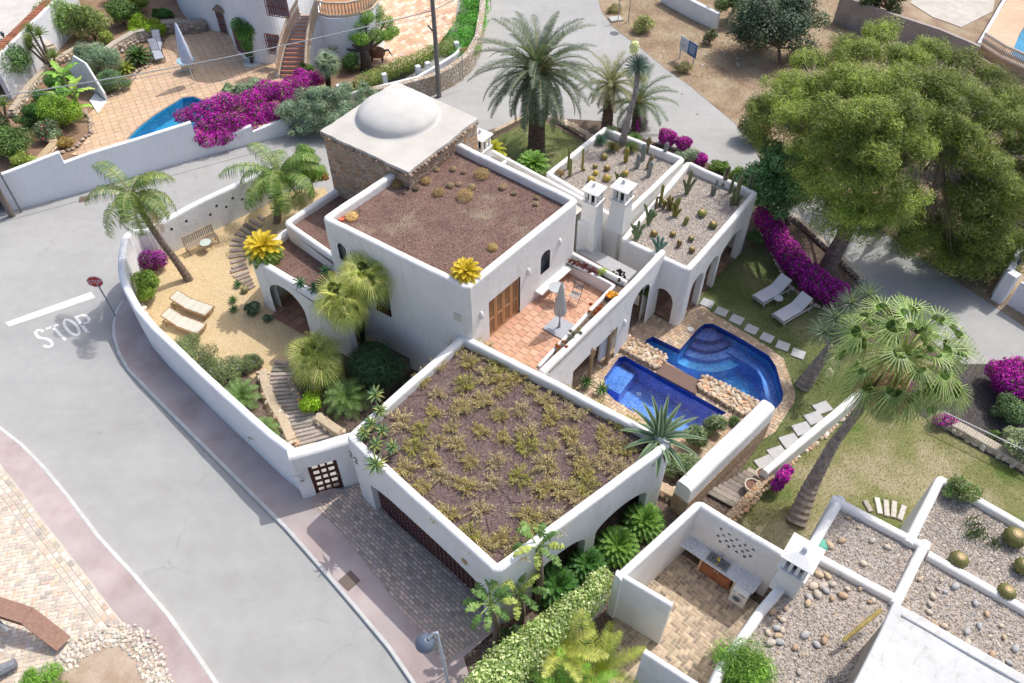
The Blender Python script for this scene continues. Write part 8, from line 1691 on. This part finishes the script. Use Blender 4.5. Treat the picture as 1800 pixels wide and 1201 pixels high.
# road name arrows
def arrow(label, px, h, dirs, z=0):
    b = W(*px, z); t = thing('street_sign', label, 'street sign', b); mb = MB(); tube(mb, [b, b+V(0,0,h)], .03, 6, (.35,.36,.36)); part(t, 'post', mb, m_metal)
    for zz, an in dirs: mb = MB(); box(mb, b+V(math.cos(an)*.12, math.sin(an)*.12-.04, zz), (.55,.03,.2), an, (.50,.36,.13), bev=.006); part(t, 'sign_panel', mb, m_gen)
arrow('grey post with a small tan name panel at the foot of the ivy bank wall', (814,141), 2.2, [(2.05,.5)])
arrow('grey post with tan panels at the top of the dirt lot beside the road', (1086,38), 2.4, [(1.6,.3)])
arrow('leaning grey post at the very top left of the dirt lot', (1104,40), 2.2, [])
arrow('slim dark post on the road edge above the ivy bank', (863,18), 1.6, [])
mb = MB(); p = W(1082,35,0); box(mb, p+V(0,0,.06), (.9,.7,.12), .3, (.5,.5,.48), bev=.03); single('concrete_slab', mb, m_rock, 'pale concrete block at the feet of the posts beside the dirt lot', 'concrete block', p)
# lamp post fitting on the far wall of the left corner, small dark lantern
mb = MB(); p = W(7,66,zp+2.5); lathe(mb, [(.05,0),(.04,.08),(.1,.12),(.11,.3),(.03,.38),(.001,.4)], p, 8, (.06,.09,.12)); single('wall_lantern', mb, m_metal, 'small dark lantern on the tile-capped wall in the top-left corner', 'lantern', p)
# rusty folded steel beam, log and stone ring at the lower left
def h_(x, y, z): return W(x, y, z)
mb = MB(); pr_ = [(-45,1052,1.1),(48,1082,1.1),(112,1132,.35)]; 
L = [h_(*q) for q in pr_]; 
for a_, b_ in zip(L[:-1], L[1:]):
    d = unit(b_-a_); s = unit(np.cross(d, V(0,0,1))); up = np.cross(s, d); R_ = np.stack([d, s, up], 1); box(mb, (a_+b_)/2, (np.linalg.norm(b_-a_)+.02, .55, .05), R=R_, col=(.33,.2,.15)); box(mb, (a_+b_)/2-up*.14+s*.25, (np.linalg.norm(b_-a_), .05, .26), R=R_, col=(.24,.12,.08))
t = thing('steel_beam', 'rusty folded steel beam sloping to the paving at the lower left edge', 'sculpture', L[2]*V(1,1,0)+V(0,0,.12)); part(t, 'beam', mb, m_rock); mb = MB(); tube(mb, [L[0]-V(0,0,.3), W(15,1110,.8)], .06, 8, (.3,.32,.34)); part(t, 'cable', mb, m_metal)
mb = MB(); a_, b_ = W(-30,1198,.3), W(28,1165,.4); tube(mb, [a_, (a_+b_)/2+V(0,0,.06), b_], [.2,.19,.16], 9, (.27,.28,.31)); single('log', mb, m_bark, 'short grey weathered log at the lower left edge below the steel beam', 'log', a_*V(1,1,0)+V(0,0,.12))
ringp = WS([(110,1170),(150,1135),(190,1118),(225,1118),(255,1140),(268,1170),(285,1215)], .125)
mb = MB(); dirt_ = [tuple(q) for q in WS([(90,1190),(130,1155),(175,1135),(220,1128),(248,1155),(262,1190),(270,1260),(60,1260)], .15)]; sheet(mb, dirt_); struct('bare_earth', mb, M_noise('pale_brown_earth', (.38,.28,.2), (.52,.42,.32), 2, fine=30, fineamt=.2, bs=.5))
mb = MB(); stones(mb, ringp, .8, .11, .06, .13, [(.66,.60,.51), (.60,.54,.45), (.70,.65,.57), (.56,.48,.39)], 6); single('stone_ring', mb, m_rock, 'ring of pale stones around bare earth at the bottom left', 'stone border', ringp[0])
# little things about the yards
mb = MB(); p = W(664,108,zp); lathe(mb, [(.001,-.55),(.2,-.5),(.34,-.2),(.36,.15),(.25,.45),(.001,.55)], (0,0,0), 12, (.22,.11,.07)); v = mb.v[0].copy(); mb.v[0] = np.stack([v[:, 2], v[:, 1], v[:, 0]], 1)+p+V(0,0,.6); t = thing('animal_sculpture', 'rusty brown rounded animal sculpture under the cloud-pruned tree', 'sculpture', p); part(t, 'body', mb, m_rock, smooth=True)
for dx, dy in ((-.3,-.15),(-.3,.15),(.3,-.15),(.3,.15)): mb = MB(); tube(mb, [p+V(dx,dy,.45), p+V(dx*1.1,dy*1.1,0)], [.07,.04], 6, (.18,.1,.07)); part(t, 'leg', mb, m_rock)
mb = MB(); tube(mb, [p+V(.5,0,.7), p+V(.75,-.05,.8), p+V(1.0,-.2,.45)], [.09,.06,.02], 6, (.1,.09,.1)); part(t, 'head', mb, m_rock)
for i in range(26):
    q = (rnd.uniform(1150,1340), rnd.uniform(20,200)); 
    if i > 13: q = (rnd.uniform(1225,1300), rnd.uniform(60,120))
    p = W(*q, .03); mb = MB(); rockv(mb, p, (rnd.uniform(.06,.14), .07, .05), jit((.62,.57,.5), .1)); single('loose_stone', mb, m_rock, 'small pale stone lying on the dirt lot', 'stone', p, 'stones on the dirt lot')

edging('stone_wall', [(1388,384),(1420,412),(1450,440),(1480,468),(1508,494)], 0, .35, .3, .22, pale, 'low pale stone wall between the road and the purple bougainvillea hedge', 2, (.5,.44,.36))
edging('stone_edging', [(1334,402),(1350,430),(1368,470),(1392,508),(1425,532),(1455,548)], 0, .25, .2, .2, pale, 'curving stone edging between the lounger lawn and the purple hedge')
edging('stone_edging', [(838,262),(868,240),(900,224),(932,208)], 0, .35, .3, .24, honey, 'stone edging along the road side of the back lawn', 1, (.5,.4,.3))
edging('stone_edging', [(972,214),(1005,230),(1042,252)], 0, .4, .3, .24, honey, 'stone edging on the right of the back lawn below the date palms', 2, (.5,.4,.3))
# finer loose gravel on the pebble roofs
def loose(name, poly, z, n, r, pal):
    P2 = [np.asarray(q)[:2] for q in poly]; A = np.array(P2); lo, hi = A.min(0), A.max(0); mb = MB(); p = rng.uniform(lo, hi, (n*2, 2)); p = p[[inside(q, P2) for q in p]][:n]; k = len(p)
    o = np.array([(1,0,0),(0,1,0),(-1,0,0),(0,-1,0),(0,0,.8),(0,0,-.4)], float); f = np.array([(0,1,4),(1,2,4),(2,3,4),(3,0,4)])
    sc_ = rng.uniform(.5, 1.5, (k,1,1))*r*rng.uniform(.6,1.2,(k,1,3)); an = rng.uniform(0, 6.28, k); v = o[None]*sc_; x = v[:,:,0]*np.cos(an)[:,None]-v[:,:,1]*np.sin(an)[:,None]; y = v[:,:,0]*np.sin(an)[:,None]+v[:,:,1]*np.cos(an)[:,None]
    v = np.stack([x+p[:,0][:,None], y+p[:,1][:,None], v[:,:,2]+z], 2).reshape(-1, 3); F_ = (f[None]+np.arange(k)[:,None,None]*6).reshape(-1, 3); c_ = np.repeat(cols_pick(pal, k), 4, 0); mb.add(v, F_, c_)
    me = mb.mesh(name); me.materials.append(m_rock); o_ = bpy.data.objects.new(name, me); scn.collection.objects.link(o_); o_['kind'] = 'stuff'
gp_ = [(.62,.55,.47), (.50,.44,.38), (.70,.64,.57), (.42,.36,.31), (.58,.46,.34), (.46,.45,.44)]
loose('gravel', WS([(1476,876),(1636,962),(1860,1090),(1900,1300),(1228,1260),(1264,1172),(1332,1074),(1408,984)], 3.04), 3.05, 9000, .035, gp_)
loose('gravel', WS([(1600,948),(1654,842),(1865,958),(1865,1090),(1640,962)], 3.05), 3.065, 4500, .032, gp_)
loose('gravel', i1, 3.59, 4500, .026, gp_); loose('gravel', i2, 3.19, 4500, .026, gp_)
loose('gravel', [(*q[:2], 0) for q in offset([GL, GB, GR, GN, GT], .25, True)], 3.47, 3500, .02, [(.2,.14,.13),(.3,.23,.21),(.12,.09,.085),(.42,.36,.32)])
loose('gravel', [(*q[:2], 0) for q in offset([MBk, MR, MF, ML, MB2], -.25)], 6.13, 3000, .02, [(.25,.16,.13),(.36,.27,.22),(.15,.1,.085),(.5,.43,.36)])
